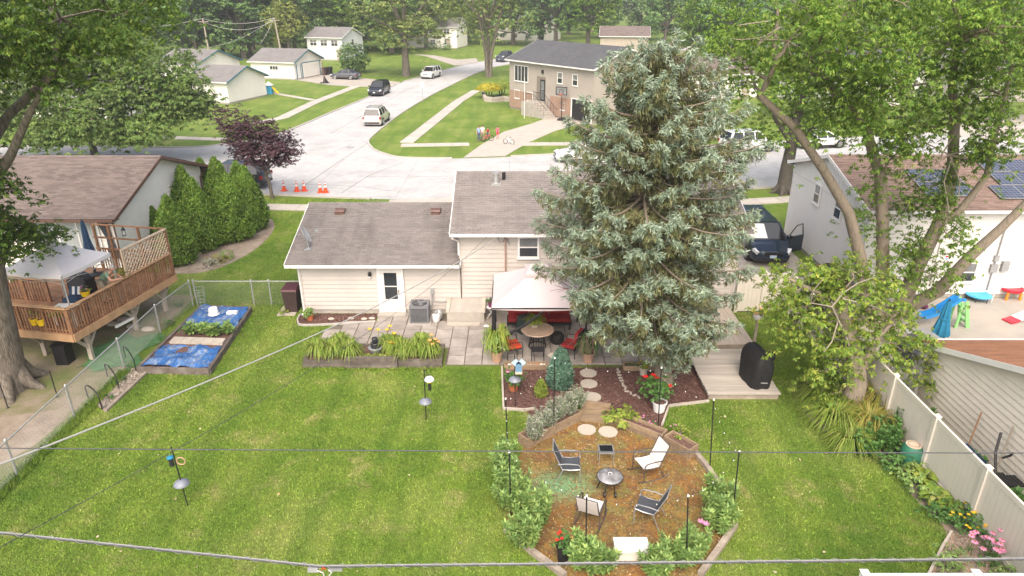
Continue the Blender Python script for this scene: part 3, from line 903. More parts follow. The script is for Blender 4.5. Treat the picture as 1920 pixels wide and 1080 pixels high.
def volume(root,c,L,W,h,rise,wall,roof,trim='gutter',ov=0.4,ovx=(0.35,0.35),faces='SNEW',z0=0.0,rake=None,expo=0.19,gut=True,found=True,rows=0.145):
 cx,cy=c
 w=MB()
 hx,hy=L/2,W/2
 zs=z0+(0.2 if found else 0.0)
 if 'S' in faces:siding(w,(cx-hx,cy-hy),(cx+hx,cy-hy),zs,h,expo=expo)
 if 'N' in faces:siding(w,(cx+hx,cy+hy),(cx-hx,cy+hy),zs,h,expo=expo)
 def gable(z):
  if z<=h:return(0,W)
  k=(z-h)/rise*hy
  return(k,W-k)
 if 'E' in faces:siding(w,(cx+hx,cy-hy),(cx+hx,cy+hy),zs,h+rise-0.02,gable,expo)
 if 'W' in faces:siding(w,(cx-hx,cy+hy),(cx-hx,cy-hy),zs,h+rise-0.02,gable,expo)
 w.prism([(cx-hx+.004,cy-hy+.004),(cx+hx-.004,cy-hy+.004),(cx+hx-.004,cy+hy-.004),(cx-hx+.004,cy+hy-.004)],zs,h-0.13)
 for sx,nm in((-1,'W'),(1,'E')):
  x=cx+sx*(hx-.006)
  w.add([(x,cy-hy,h-.13),(x,cy+hy,h-.13),(x,cy,h+rise-.13)],[(0,1,2)if sx>0 else(2,1,0)])
 wo=w.build('wall',MAT[wall],root,local=True)
 for sx,sy in((-1,-1),(1,-1),(1,1),(-1,1)):
  ax,ay=cx+sx*hx,cy+sy*hy
  cb=MB()
  cb.box(ax-.05 if sx<0 else ax-.02,ay-.05 if sy<0 else ay-.02,zs,ax+.02 if sx<0 else ax+.05,ay+.02 if sy<0 else ay+.05,h-.02)
  cb.build('corner_trim',MAT[wall],wo,local=True)
 if found:
  fb=MB();fb.box(cx-hx+.01,cy-hy+.01,z0-0.1,cx+hx-.01,cy+hy-.01,z0+.2)
  fb.build('foundation',MAT['concrete'],root,local=True)
 sl=rise/hy
 zr=h+rise
 ze=h-ov*sl
 x0,x1=cx-hx-ovx[0],cx+hx+ovx[1]
 r=MB()
 roof_slope(r,x0,x1,cy-hy-ov,ze,cy,zr,rows)
 roof_slope(r,x0,x1,cy+hy+ov,ze,cy,zr,rows)
 k=int((x1-x0)/0.3)
 for i in range(k):
  a=x0+(x1-x0)*i/k
  b=x0+(x1-x0)*(i+1)/k+0.03
  b=min(b,x1)
  for s_ in(-1,1):
   q=[(a,cy,zr+.026),(b,cy,zr+.018),(b,cy+s_*.15,zr-.15*sl+.018),(a,cy+s_*.15,zr-.15*sl+.026),(a,cy+s_*.15,zr-.15*sl)]
   q.append((b,cy+s_*.15,zr-.15*sl))
   r.add(q,[(0,1,2,3),(3,2,5,4)]if s_<0 else[(3,2,1,0),(4,5,2,3)])
 ro=r.build('roof',MAT[roof],root,local=True)
 rk=rake or trim
 for sx,xx in((-1,x0),(1,x1)):
  for s_ in(-1,1):
   p0=Vector((xx+sx*.014,cy+s_*(hy+ov+.01),ze-.075));p1=Vector((xx+sx*.014,cy,zr-.075))
   f=MB();f.bar(p0,p1,0.028,0.16)
   f.build('rake_board',MAT[rk],ro,local=True)
 if gut:
  for s_ in(-1,1):
   gb=MB()
   y=cy+s_*(hy+ov)
   ya,yb=(y+.002,y+.11)if s_>0 else(y-.11,y-.002)
   gb.box(x0+.01,ya,ze-.12,x1-.01,yb,ze-.105)
   gb.box(x0+.01,yb-.012 if s_>0 else ya,ze-.105,x1-.01,yb if s_>0 else ya+.012,ze+.012)
   gb.box(x0+.01,ya,ze-.105,x0+.02,yb,ze+.01);gb.box(x1-.02,ya,ze-.105,x1-.01,yb,ze+.01)
   gb.build('gutter',MAT[trim],ro,local=True)
   sf=MB();sf.box(x0+.03,min(cy+s_*hy,y)+(.003 if s_<0 else .02),ze-.14,x1-.03,max(cy+s_*hy,y)-(.02 if s_<0 else .003),ze-.122)
   sf.build('soffit',MAT[trim],ro,local=True)
 return wo,ro,dict(ze=ze,zr=zr,sl=sl,x0=x0,x1=x1)
def roof_box_vent(ro,x,y,z,sl,mat='brown_trim'):
 v=MB()
 v.box(x-.19,y-.17,z-.1,x+.19,y+.17,z+.10)
 v.add([(x-.23,y-.21,z+.10),(x+.23,y-.21,z+.10),(x+.23,y+.2,z+.12),(x-.23,y+.2,z+.12),(x-.2,y-.17,z+.15),(x+.2,y-.17,z+.15),(x+.2,y+.17,z+.165),(x-.2,y+.17,z+.165)],[(3,2,1,0),(4,5,6,7),(0,1,5,4),(1,2,6,5),(2,3,7,6),(3,0,4,7)])
 v.build('roof_vent',MAT[mat],ro,local=True)
def downspout(root,pts,mat='gutter'):
 d=MB()
 for a,b in zip(pts,pts[1:]):
  d.bar(a,b,.07,.055)
 d.build('downspout',MAT[mat],root,local=True)
H0=thing('beige_house','beige sided split-level house with brown shingle roofs behind the patio','house',(0,25.75,0))
lw,lr,li=volume(H0,(-5.34,3.85),6.52,7.7,2.47,1.19,'cream_siding','shingle_main',ov=.4,ovx=(.48,0),faces='SNW',rows=.15)
uw,ur,ui=volume(H0,(3.5,3.85),11.16,7.7,3.79,1.28,'cream_siding','shingle_upper',ov=.4,ovx=(.36,.4),rows=.15)
mS=face_frame((0,3.85),0.001,7.7,'S')
window(H0,mS,0.66,2.49,.86,.93)
window(H0,mS,5.2,2.35,1.3,1.05,cols=2)
window(H0,mS,7.4,1.9,1.3,1.2,cols=2)
d=MB()
lbox(d,mS,-5.5,.01,.1,-5.36,.07,2.1);lbox(d,mS,-4.56,.01,.1,-4.42,.07,2.1);lbox(d,mS,-5.36,.01,2.0,-4.56,.07,2.1)
fr=d.build('door_frame',MAT['white'],H0,local=True)
d=MB()
for q in((-5.355,.1,-5.22,1.995),(-4.70,.1,-4.565,1.995),(-5.22,1.86,-4.70,1.995),(-5.22,.1,-4.70,.68),(-5.22,1.24,-4.70,1.275)):
 lbox(d,mS,q[0],.015,q[1],q[2],.05,q[3])
dr=d.build('door',MAT['pure_siding'],H0,local=True)
for za,zb in((.68,1.24),(1.275,1.86)):
 d=MB();lbox(d,mS,-5.22,.012,za,-4.70,.03,zb);d.build('pane',MAT['glass'],dr,local=True)
d=MB();lbox(d,mS,-4.66,.05,.95,-4.63,.085,1.12);d.build('handle',MAT['black'],dr,local=True)
d=MB();lbox(d,mS,-5.55,.0,-.02,-4.38,.35,.09);d.build('doorstep',MAT['concrete'],H0,local=True)
d=MB();d.lathe((-5.78,-.1,1.72),[(.03,0),(.07,.02),(.075,.12),(.04,.17),(.02,.2)],12);d.box(-5.81,-.09,1.78,-5.75,-.012,1.84)
wl=d.build('wall_lamp',MAT['black'],H0,local=True,smooth=40)
d=MB();d.lathe((-5.78,-.1,1.66),[(.045,0),(.06,.03),(.055,.058)],10);d.build('lamp_glass',MAT['lampclear'],wl,local=True)
roof_box_vent(lr,-7.55,3.1,3.43,.31);roof_box_vent(lr,-3.35,3.1,3.43,.31)
v=MB();v.cyl((-.68,3.0,4.75),(-.68,3.0,5.2),.11,n=14);v.cyl((-.68,3.0,5.17),(-.68,3.0,5.25),.15,n=14);v.box(-.88,2.75,4.72,-.48,3.2,4.80)
v.build('flue',MAT['galv'],ur,local=True,smooth=40)
v=MB();v.cyl((-.35,3.25,4.8),(-.35,3.25,5.18),.075,n=12);v.build('vent_pipe',MAT['black'],ur,local=True,smooth=40)
downspout(H0,[(-8.75,-.45,2.22),(-8.68,-.06,2.05),(-8.66,-.05,.15),(-8.66,-.3,.06)])
downspout(H0,[(-2.35,-.42,3.45),(-2.14,-.06,3.2),(-2.14,-.06,2.62)])
z_=MB()
pts=[]
for i in range(30):
 x=-2.2+i*.17
 y=-.38 if i%2==0 else .0
 pts.append((x,y,3.665+(y+.4)*.332+.022))
z_.tube(pts,.006,4);z_.build('heat_cable',MAT['cablelight'],ur,local=True)
v=MB();v.tube([(-.26,-.1,.9),(-.26,-.1,3.42)],.03,8);v.build('service_mast',M('mast',(0.33,0.2,0.15),.7),H0,local=True)
v=MB();v.ell((-.26,-.12,3.46),(.06,.08,.07),10,6);v.build('weatherhead',MAT['black'],H0,local=True,smooth=60)
for xx in(-.55,-1.02):
 v=MB();v.ell((xx,-.06,3.4),(.04,.05,.05),8,6);v.build('cable_anchor',MAT['black'],H0,local=True)
v=MB();v.tube([(-.28,-.14,3.44),(-.35,-.25,3.25),(-.5,-.2,3.2),(-.55,-.1,3.4)],.012,5);v.tube([(-.24,-.14,3.44),(-.16,-.25,3.2),(-.1,-.12,3.1),(-.16,-.06,3.35)],.01,5)
v.build('drip_loop',MAT['cable'],H0,local=True)
v=MB();v.box(-3.35,-.1,.92,-3.2,-.012,1.16);v.build('switch_box',MAT['greyplastic'],H0,local=True)
v=MB();v.tube([(-3.3,-.06,.92),(-3.3,-.1,.5),(-3.38,-.4,.3),(-3.5,-.7,.5)],.022,6);v.tube([(-3.24,-.06,.92),(-3.22,-.08,.6),(-3.0,-.08,.55),(-2.7,-.05,.55)],.014,6)
v.build('conduit',MAT['greyplastic'],H0,local=True)
v=MB();v.tube([(-1.25,-.05,.45),(-1.25,-.06,.62),(-.9,-.06,.62),(-.9,-.05,.45)],.012,6);v.tube([(-1.9,-.05,.38),(-1.0,-.05,.36)],.012,6);v.build('pipe',MAT['greyplastic'],H0,local=True)
D=thing('satellite_dish','grey satellite dish bolted to the low brown roof','satellite dish',(-8.35,26.35,2.66))
v=MB();v.tube([(0,0,0),(0,-.02,.3),(-.03,-.02,.5)],.03,8);v.box(-.12,-.14,-.03,.12,.14,.02);v.build('mast',MAT['steel'],D,local=True)
v=MB()
nrm=Vector((.82,.12,.42)).normalized()
tq=nrm.to_track_quat('Z','Y').to_matrix().to_4x4();tq.translation=(-.1,-.02,.62)
prof=[(0.02,0.0),(.12,.008),(.25,.035),(.36,.075),(.36,.085),(.25,.047),(.12,.02),(.02,.012)]
tmp=MB();tmp.lathe((0,0,0),prof,24);v.add([tq@Vector((p[0],p[1]*1.1,p[2]))for p in tmp.v],tmp.f);v.build('reflector',MAT['galv'],D,local=True,smooth=60)
v=MB();v.tube([(-.05,-.05,.42),(.3,-.12,.62),(.46,-.14,.78)],.016,6);v.mbox(Matrix.Translation((.47,-.14,.82))@Matrix.Rotation(.6,4,'Y'),.14,.08,.1);v.build('receiver_arm',MAT['steel'],D,local=True)
HL=thing('neighbour_house','white sided house with brown shingle roof behind the raised deck','house',(-25.3,34.6,0))
w_,r_,i_=volume(HL,(0,0),14,9.5,3.12,1.55,'white_siding','shingle_brown',trim='brown_trim',ov=.5,ovx=(.4,.42),expo=.2)
mS2=face_frame((0,0),14,9.5,'S')
window(HL,mS2,4.9,.95,2.9,2.0,mat='white',lights=1,cols=3,glass='curtain')
window(HL,mS2,0.2,1.5,1.6,1.1,lights=1,cols=2)
downspout(HL,[(6.9,-5.2,2.8),(7.1,-4.85,2.65),(7.08,-4.82,.2)],'brown_trim')
downspout(HL,[(7.2,5.15,2.85),(7.08,4.6,2.4),(7.08,4.6,.2)],'brown_trim')
mk('curtain_dark',M,(.07,.075,.085),.8)
for x in(6.55,3.2):
 v=MB()
 for k in range(5):
  t=k/5
  v.tube([(x+.12*(k-2),-4.83,2.95),(x+.05*(k-2)+.22,-4.86,1.9),(x+.09*(k-2)+.3,-4.86,.95)],[.05,.035,.06],6)
 v.build('outdoor_curtain',MAT['curtain_dark'],HL,local=True,smooth=60)
HR=thing('solar_house','white sided house with brown roof and rooftop solar panels','house',(21.9,31.5,0))
w_,r_,i_=volume(HR,(0,0),13.8,8.3,4.2,1.2,'pure_siding','shingle_tan',ov=.35,ovx=(.32,.35),expo=.2)
mW3,mS3=face_frame((0,0),13.8,8.3,'W'),face_frame((0,0),13.8,8.3,'S')
window(HR,mW3,-1.0,2.75,.72,1.0);window(HR,mW3,1.35,2.7,.78,1.05)
window(HR,mS3,-2.35,.75,.95,.95);window(HR,mS3,3.0,2.4,1.2,1.1)
v=MB()
for k in range(34):
 y=-4.05+8.1*k/33
 zt=4.2+1.2*(1-abs(y)/4.15)-.13
 if zt>4.0:v.box(-6.945,y-.105,3.62,-6.925-.008*(k%2),y+.105,zt)
v.build('gable_panel',MAT['white'],HR,local=True)
v=MB();lbox(v,mS3,-3.75,.012,.75,-2.95,.05,2.75);o=v.build('back_door',MAT['pure_siding'],HR,local=True)
v=MB();lbox(v,mS3,-3.45,.052,1.75,-3.22,.056,2.05);sgn=v.build('door_sign',MAT['white'],o,local=True)
v=MB();lbox(v,mS3,-3.40,.058,1.93,-3.27,.060,2.0,0);v.build('red_mark',MAT['redplastic'],sgn,local=True)if False else v.build('emblem',MAT['redplastic'],sgn,local=True)
v=MB();lbox(v,mS3,-3.385,.0585,1.83,-3.285,.0605,1.89);v.build('emblem',MAT['blueplastic'],sgn,local=True)
v=MB();lbox(v,mS3,-1.35,.012,1.25,-1.05,.12,1.6);lbox(v,mS3,-1.3,.012,1.75,-1.1,.1,2.0);lbox(v,mS3,-.9,.012,1.3,-.6,.14,1.75);v.build('meter_box',MAT['greyplastic'],HR,local=True)
v=MB();v.tube([mS3@Vector((-1.2,.05,.4)),mS3@Vector((-1.2,.05,3.6))],.03,6);v.build('conduit',MAT['greyplastic'],HR,local=True)
sl=1.2/4.15
for(sx,row,n)in((-3.9,1.05,2),(-3.9,2.15,2),(-.3,1.9,6),(-.3,3.0,6),(-.9,.85,2)):
 for k in range(n):
  x=sx+k*1.05
  p=MB()
  yc=-4.15+row
  zc=4.2+row*sl+.09
  m=Matrix.Translation((x,yc,zc))@Matrix.Rotation(math.atan(sl),4,'X')
  p.mbox(m,1.03,1.05,.04,1);p.mbox(m@Matrix.Translation((0,0,.022)),.98,1.0,.012,0)
  so=p.build('solar_panel',[MAT['solar'],MAT['galv']],r_,local=True)
  gl=MB()
  for q in range(1,6):gl.mbox(m@Matrix.Translation((-.49+.98*q/6,0,.0295)),.008,1.0,.002)
  for q in range(1,6):gl.mbox(m@Matrix.Translation((0,-.5+1.0*q/6,.0297)),.98,.008,.002)
  gl.build('cell_line',MAT['galv'],so,local=True)
roof_box_vent(r_,-5.2,-1.2,4.2+(4.15-1.2)*sl,sl)
v=MB();v.box(2.2,-3.3,4.45,2.6,-2.9,4.62);v.build('roof_vent',MAT['galv'],r_,local=True)
v=MB();v.cyl((.5,-3.1,4.4),(.5,-3.1,4.66),.06,n=10);v.build('vent_pipe',MAT['black'],r_,local=True)
D=thing('satellite_dish','dark satellite dish on the solar house eave','satellite dish',(24.4,27.6,4.3))
v=MB();v.tube([(0,0,0),(0,-.05,.5)],.03,8);v.build('mast',MAT['steel'],D,local=True)
nrm=Vector((-.6,-.6,.45)).normalized();tq=nrm.to_track_quat('Z','Y').to_matrix().to_4x4();tq.translation=(0,-.1,.6)
v=MB();v.add([tq@Vector(p)for p in tmp.v],tmp.f);v.build('reflector',MAT['darkmetal'],D,local=True,smooth=60)
v=MB();v.tube([(0,-.08,.35),(-.3,-.35,.5),(-.38,-.45,.65)],.016,6);v.build('receiver_arm',MAT['steel'],D,local=True)
HG=thing('beige_garage','beige sided garage with reddish brown roof beyond the vinyl fence','garage',(16.9,14.15,0))
w_,r_,i_=volume(HG,(0,0),7.8,9.5,2.28,1.66,'beige_siding','shingle_wood',ov=.3,ovx=(.22,.3),expo=.19,trim='gutter')
v=MB();v.box(-4.0,4.62,.2,-3.9,4.86,2.2);v.build('downspout',MAT['gutter'],HG,local=True)
A,B=spot(947,110,5.45),spot(1114,130,5.45)
ux=(B-A).normalized();uy=Vector((-ux.y,ux.x,0))
Lg=(B-A).length-.7
cg=(A+B)/2+uy*(4.2+.45)
HY=thing('grey_house','grey two-storey house with charcoal roof across the street','house',(cg.x,cg.y,0),math.atan2(ux.y,ux.x))
w_,r_,i_=volume(HY,(0,0),Lg,8.4,5.6,1.7,'grey_siding','shingle_dark',ov=.45,ovx=(.35,.35),expo=.18,rows=.2)
mY=face_frame((0,0),Lg,8.4,'S')
f=lambda t:-Lg/2+Lg*t
window(HY,mY,f(.155),3.15,2.5,1.75,lights=1,cols=4)
window(HY,mY,f(.63),3.55,.85,1.15);window(HY,mY,f(.80),3.55,.85,1.15)
window(HY,mY,f(.10),1.25,1.0,.95,cols=1);window(HY,mY,f(.27),1.25,1.0,.95);window(HY,mY,f(.67),.9,.8,.8)
v=MB()
lbox(v,mY,f(.0)+.02,.016,.2,f(.30),.06,2.1);v.build('brick_facing',MAT['brick'],HY,local=True)
v=MB();lbox(v,mY,f(.52),.016,.2,f(.76),.06,2.2);v.build('brick_facing',MAT['brick'],HY,local=True)
v=MB();lbox(v,mY,f(.355),.02,1.5,f(.46),.03,4.0);o=v.build('entry_shade_panel',M('recess_shade',(.2,.17,.14),.8),HY,local=True)  # flat panel, its darker colour stands for the shade of a recess
v=MB();lbox(v,mY,f(.40),.035,1.5,f(.455),.07,3.7);dr=v.build('door',MAT['black'],HY,local=True)
for za,zb in((1.65,2.5),(2.6,3.55)):
 v=MB();lbox(v,mY,f(.408),.072,za,f(.447),.08,zb);v.build('pane',MAT['glass_blind'],dr,local=True)
v=MB();lbox(v,mY,f(.775),.018,.2,f(.985),.024,2.25);v.build('garage_shade_panel',MAT['black'],HY,local=True)  # black panel on the wall paints the dark inside of the garage
v=MB();lbox(v,mY,f(.765),.02,.1,f(.775),.08,2.35);lbox(v,mY,f(.985),.02,.1,f(.995),.08,2.35);lbox(v,mY,f(.775),.02,2.25,f(.985),.08,2.35);v.build('garage_frame',MAT['white'],HY,local=True)
v=MB();lbox(v,mY,f(.42),.02,4.35,f(.435),.16,4.7);v.build('wall_lamp',MAT['black'],HY,local=True)
st=thing('front_steps','concrete front steps with dark railing before the grey house','steps',tuple((HY.matrix_basis if False else wm(HY))@mY@Vector((f(.47),1.2,0))),HY.rotation_euler[2])
v=MB();lbox(v,mY,f(.33),.05,0,f(.47),1.9,1.45);v.v=[tuple(wm(HY)@Vector(p))for p in v.v];v.build('landing',MAT['concrete'],st)
for k in range(7):
 v=MB();lbox(v,mY,f(.47)+k*.32,.3,0,f(.47)+(k+1)*.32,1.75,1.25-k*.19)
 v.v=[tuple(wm(HY)@Vector(p))for p in v.v];v.build('step',MAT['concrete'],st)
v=MB()
P_=lambda x,y,z:wm(HY)@mY@Vector((x,y,z))
for yy in(.35,1.7):
 v.tube([P_(f(.34),yy,2.35),P_(f(.47),yy,2.35),P_(f(.47)+2.2,yy,.95)],.025,6)
 for k in range(8):
  v.tube([P_(f(.34)+k*.5,yy,1.4 if k<4 else max(.1,1.4-(k-3)*.3)),P_(f(.34)+k*.5,yy,2.33 if k<4 else 2.33-(k-3)*.3)],.015,5)
v.build('railing',MAT['black'],st)
bed=thing('stone_planter','low curved stone retaining wall beside the clipped yellow shrubs','planter',tuple(spot(930,188)))
arc=[spot(a,b)for a,b in((905,180),(910,190),(925,192),(945,190),(965,191),(985,196))]
for i in range(len(arc)-1):
 for k in range(4):
  for lv in range(2):
   a,b=arc[i].lerp(arc[i+1],(k+.02)/4),arc[i].lerp(arc[i+1],(k+.98)/4)
   v=MB();v.bar(a+Vector((rnd.uniform(-.03,.03),0,.15+lv*.3)),b+Vector((0,0,.15+lv*.3)),.35,.28);v.build('stone',MAT['stone'],bed)
def garage(label,mid,rz,L,W,h,rise,door=True,side_window=True):
 n=Vector((math.cos(rz),math.sin(rz),0))
 c=Vector((*mid,0))-n*(L/2)
 G_=thing('white_garage',label,'garage',tuple(c),rz,'white garages with teal trim')
 volume(G_,(0,0),L,W,h,rise,'garage_white','shingle_grey',trim='white',rake='teal',ov=.45,ovx=(.3,.45),expo=.2,rows=.2)
 mE,mS_=face_frame((0,0),L,W,'E'),face_frame((0,0),L,W,'S')
 if door:
  for k in range(4):
   v=MB();lbox(v,mE,-W*.22,.02,.12+k*.53,W*.42,.05,.63+k*.53);v.build('door_panel',MAT['garage_white'],G_,local=True)
  v=MB();lbox(v,mE,-W*.24,.018,.1,-W*.22,.07,2.35);lbox(v,mE,W*.42,.018,.1,W*.44,.07,2.35);lbox(v,mE,-W*.22,.018,2.25,W*.42,.07,2.35);v.build('door_frame',MAT['teal'],G_,local=True)
  v=MB();lbox(v,mE,-W*.42,.02,.1,-W*.30,.06,2.15);o=v.build('side_door',MAT['white'],G_,local=True)
  v=MB();lbox(v,mE,-W*.44,.016,.1,-W*.42,.07,2.2);lbox(v,mE,-W*.30,.016,.1,-W*.28,.07,2.2);v.build('trim',MAT['teal'],o,local=True)
 if side_window:
  window(G_,mS_,.3,1.35,1.5,.65,mat='white',lights=1,cols=3)
 return G_
def rz_of(a,b):
 d=b-a
 return math.atan2(-d.x,d.y)if False else math.atan2(d.y,d.x)-math.pi/2
gA,gB=spot(554,150),spot(604,140)
garage('white garage with closed wide door behind the grey sedan',tuple(((gA+gB)/2)[:2]),rz_of(gA,gB),7.6,(gB-gA).length,2.75,1.5)
rzg=rz_of(gA,gB)
p=spot(500,180);q=Vector((-math.sin(rzg),math.cos(rzg),0))
garage('white garage with blank gable near the purple tree',tuple((p-q*3.7)[:2]),rzg,5.6,7.4,2.75,1.35,False,False)
p=spot(447,110,2.75)
garage('white teal-trimmed garage half hidden behind the nearer one',tuple((p-q*5.0)[:2]),rzg,7.0,10.0,2.75,1.7,False,False)
def far_house(label,c,rz,L,W,h,rise,wall,roof,wins=3,trim='white',door=True):
 o=thing('suburban_house',label,'house',(c[0],c[1],0),rz,'houses far behind the street trees')
 volume(o,(0,0),L,W,h,rise,wall,roof,trim=trim,expo=.25,rows=.25)
 m=face_frame((0,0),L,W,'S')
 for k in range(wins):
  t=-L/2+L*(k+.6)/(wins+.3)
  window(o,m,t,h-1.75,1.5,1.2,cols=2)
  if h>4.5:window(o,m,t,.9,1.3,1.1,cols=2)
 if door:
  v=MB();lbox(v,m,L*.33,.02,.15,L*.33+1.0,.06,2.2);v.build('door',MAT['tan_siding'],o,local=True)
 me_=face_frame((0,0),L,W,'E');window(o,me_,0,h-1.8,1.1,1.2)
 return o
def at(a,b,z=0):return tuple(spot(a,b,z)[:2])
far_house('pale grey house behind the white garage and dark round bush',(-35.6,146),R(-16),7.6,8.5,4.4,1.6,'palegrey_siding','shingle_grey')
far_house('cream house behind the tree by the white car',(-19.5,178),R(-12),15,9,5.0,1.8,'white_siding','shingle_grey',4)
far_house('white house at the top of the side street',(4.5,205),R(-20),16,10,5.3,2.2,'white_siding','shingle_dark',4)
far_house('tan house with brown roof behind the grey house',(23.2,150),R(-8),9.5,8,4.4,1.6,'tan_siding','shingle_brown',0,'white',False)
far_house('white house glimpsed through the right-hand maple',(41,86),R(14),13,9,4.6,1.7,'pure_siding','shingle_dark')
far_house('white house glimpsed behind the spruce crown',(24,92),R(14),12,9,3.2,1.6,'white_siding','shingle_brown')
far_house('white house hidden behind the pale green street tree',(-48,78),R(-10),14,9,3.0,1.6,'pure_siding','shingle_grey')
far_house('cream house beyond the solar roof',(60,90),R(14),13,9,4.4,1.6,'cream_siding','shingle_grey')
# ---------------------------------------------------------------- plants
def unit(a):
 return a/(np.linalg.norm(a,axis=1,keepdims=True)+1e-9)
def leaf_quads(P,N,L,W,rg,axis=None,fold=0.0):
 """diamond leaves at P with normals N; L, W arrays or numbers"""
 n=len(P)
 N=unit(N)
 if axis is None:
  axis=rg.normal(size=(n,3))
 A=unit(axis-N*(axis*N).sum(1,keepdims=True))
 B=np.cross(N,A)
 L=np.broadcast_to(L,(n,))[:,None]*rg.uniform(.7,1.3,(n,1));W=np.broadcast_to(W,(n,))[:,None]*rg.uniform(.7,1.3,(n,1))
 V=np.stack([P-A*L*.5,P+B*W*.5+A*L*.05,P+A*L*.5,P-B*W*.5+A*L*.05],1).reshape(-1,3)
 return V
def quads(V):
 return np.arange(len(V)).reshape(-1,4)
def blob_leaves(blobs,rg,up=0.55,droop=0.0,size=.15):
 """blobs: (centre, radii, clumps, leaves per clump, clump radius) -> positions, normals"""
 Ps,Ns,Cs,As=[],[],[],[]
 for c,r,nc,k,cr in blobs:
  c,r=np.array(c,float),np.array(r,float)
  d=unit(rg.normal(size=(nc,3)))
  rad=rg.uniform(0.25,1,(nc,1))**0.45
  C=c+d*rad*r
  Cs.append(C)
  lf=9
  nr=max(1,k//lf)
  so_=rg.normal(size=(nc,nr,3))*cr*np.array([1.0,1.0,.6])*rg.uniform(.6,1.3,(nc,1,1))
  if droop:so_[...,2]-=.35*droop*(so_[...,0]**2+so_[...,1]**2)/cr
  az=rg.uniform(0,2*np.pi,(nc,nr,lf))
  dn=-rg.uniform(.0,.9,(nc,nr,lf))-.25*droop
  A=np.stack([np.cos(az),np.sin(az),dn],-1)
  A/=np.linalg.norm(A,axis=-1,keepdims=True)
  P=(C[:,None,None,:]+so_[:,:,None,:]+A*(size*.55)+rg.normal(size=A.shape)*size*.12).reshape(-1,3)
  N=np.stack([np.cos(az)*-dn,np.sin(az)*-dn,np.ones_like(az)],-1).reshape(-1,3)*1.0+np.repeat(d,nr*lf,0)*.35+rg.normal(size=P.shape)*.28
  Ps.append(P);Ns.append(N);As.append(A.reshape(-1,3))
 return np.concatenate(Ps),np.concatenate(Ns),Cs,np.concatenate(As)
def wob(a,b,k,amp,rg):
 """a bent line from a to b"""
 a,b=np.array(a,float),np.array(b,float)
 L=np.linalg.norm(b-a)
 out=[]
 for i in range(k+1):
  t=i/k
  p=a+(b-a)*t
  if 0<i<k:p=p+rg.normal(size=3)*amp*L*(1-abs(2*t-1)*.3)
  out.append(tuple(p))
 return out
def tree(name,label,cat,base,limbs,blobs,leaf,bark,size,seed,group=None,twigs=1.0,up=.55,droop=0.0,loc_only=False):
 rg=np.random.default_rng(seed)
 T=thing(name,label,cat,base,0,group)
 tr=MB()
 for pts,r0,r1 in limbs:
  k=len(pts)
  rs=[r0+(r1-r0)*(i/(k-1))**.8 for i in range(k)]
  tr.tube(pts,rs,10 if r0>.12 else 6)
 nodes=np.array([p for pts,_,_ in limbs for p in pts[1:]])
 P,N,Cs,A=blob_leaves(blobs,rg,up,droop,size[0])
 V=leaf_quads(P,N,size[0],size[1],rg,axis=A)
 for(c,r,nc,k,cr),C in zip(blobs,Cs):
  c=np.array(c)
  j=np.argmin(np.linalg.norm(nodes-c,axis=1))
  hub=c-np.array([0,0,r[2]*.25])
  q=wob(nodes[j],hub,4,.06,rg)
  tr.tube(q,list(np.linspace(.07*max(r),.03*max(r),len(q))*.55),5)
  for m_ in rg.choice(len(C),min(len(C),int(7*twigs)),replace=False):
   tr.tube(wob(hub,C[m_],3,.07,rg),[.022*max(r)*.6,.014*max(r)*.6,.009*max(r)*.6,.005],4,caps=False)
 tr.build('trunk',MAT[bark],T,smooth=80)
 np_mesh('crown',V,quads(V),MAT[leaf],T)
 return T
def flare(base,top,r,k=1.6,h=.5):
 """trunk polyline with a flared foot"""
 b,t=np.array(base,float),np.array(top,float)
 return[tuple(b-(0,0,.1)),tuple(b+(t-b)*.12),tuple(b+(t-b)*.4),tuple(b+(t-b)*.7),tuple(t)]
mb_=(-17.1,19.9,0)
rgm=np.random.default_rng(5)
limbs=[([(-17.1,19.9,-.1),(-17.05,19.9,.5),(-16.85,19.9,1.6),(-16.65,19.9,3.2),(-16.4,20,5.0),(-16.4,20,7),(-16.2,20,9.5)],.76,.32),([(-16.4,20,5.4),(-15.6,19.8,6.9),(-14.4,19.5,8.0),(-13.4,19.3,9.2),(-12.3,19,10.3)],.22,.06),([(-16.4,20,6.2),(-16.8,18.5,8.0),(-16.4,16.8,9.8),(-16,15.5,11.2)],.24,.06),([(-16.4,20,7),(-15.6,21.5,8.8),(-14.3,23,10.3),(-13.2,24.2,11.5)],.2,.05),([(-16.2,20,9.5),(-15.6,19.8,11.5),(-14.6,19.2,13.2)],.25,.05),([(-16.4,20,5.6),(-18.5,20.5,7.8),(-21.5,21,9.6)],.25,.05),([(-16.3,20,4.0),(-16.3,20.9,4.8),(-16.2,21.8,5.2)],.10,.03)]
for an in np.linspace(0,2*np.pi,8)[:-1]:
 limbs.append(([(-17.1+.45*np.cos(an),19.9+.45*np.sin(an),.75),(-17.1+.8*np.cos(an),19.9+.8*np.sin(an),.2),(-17.1+1.25*np.cos(an),19.9+1.25*np.sin(an),-.06)],.3,.1))
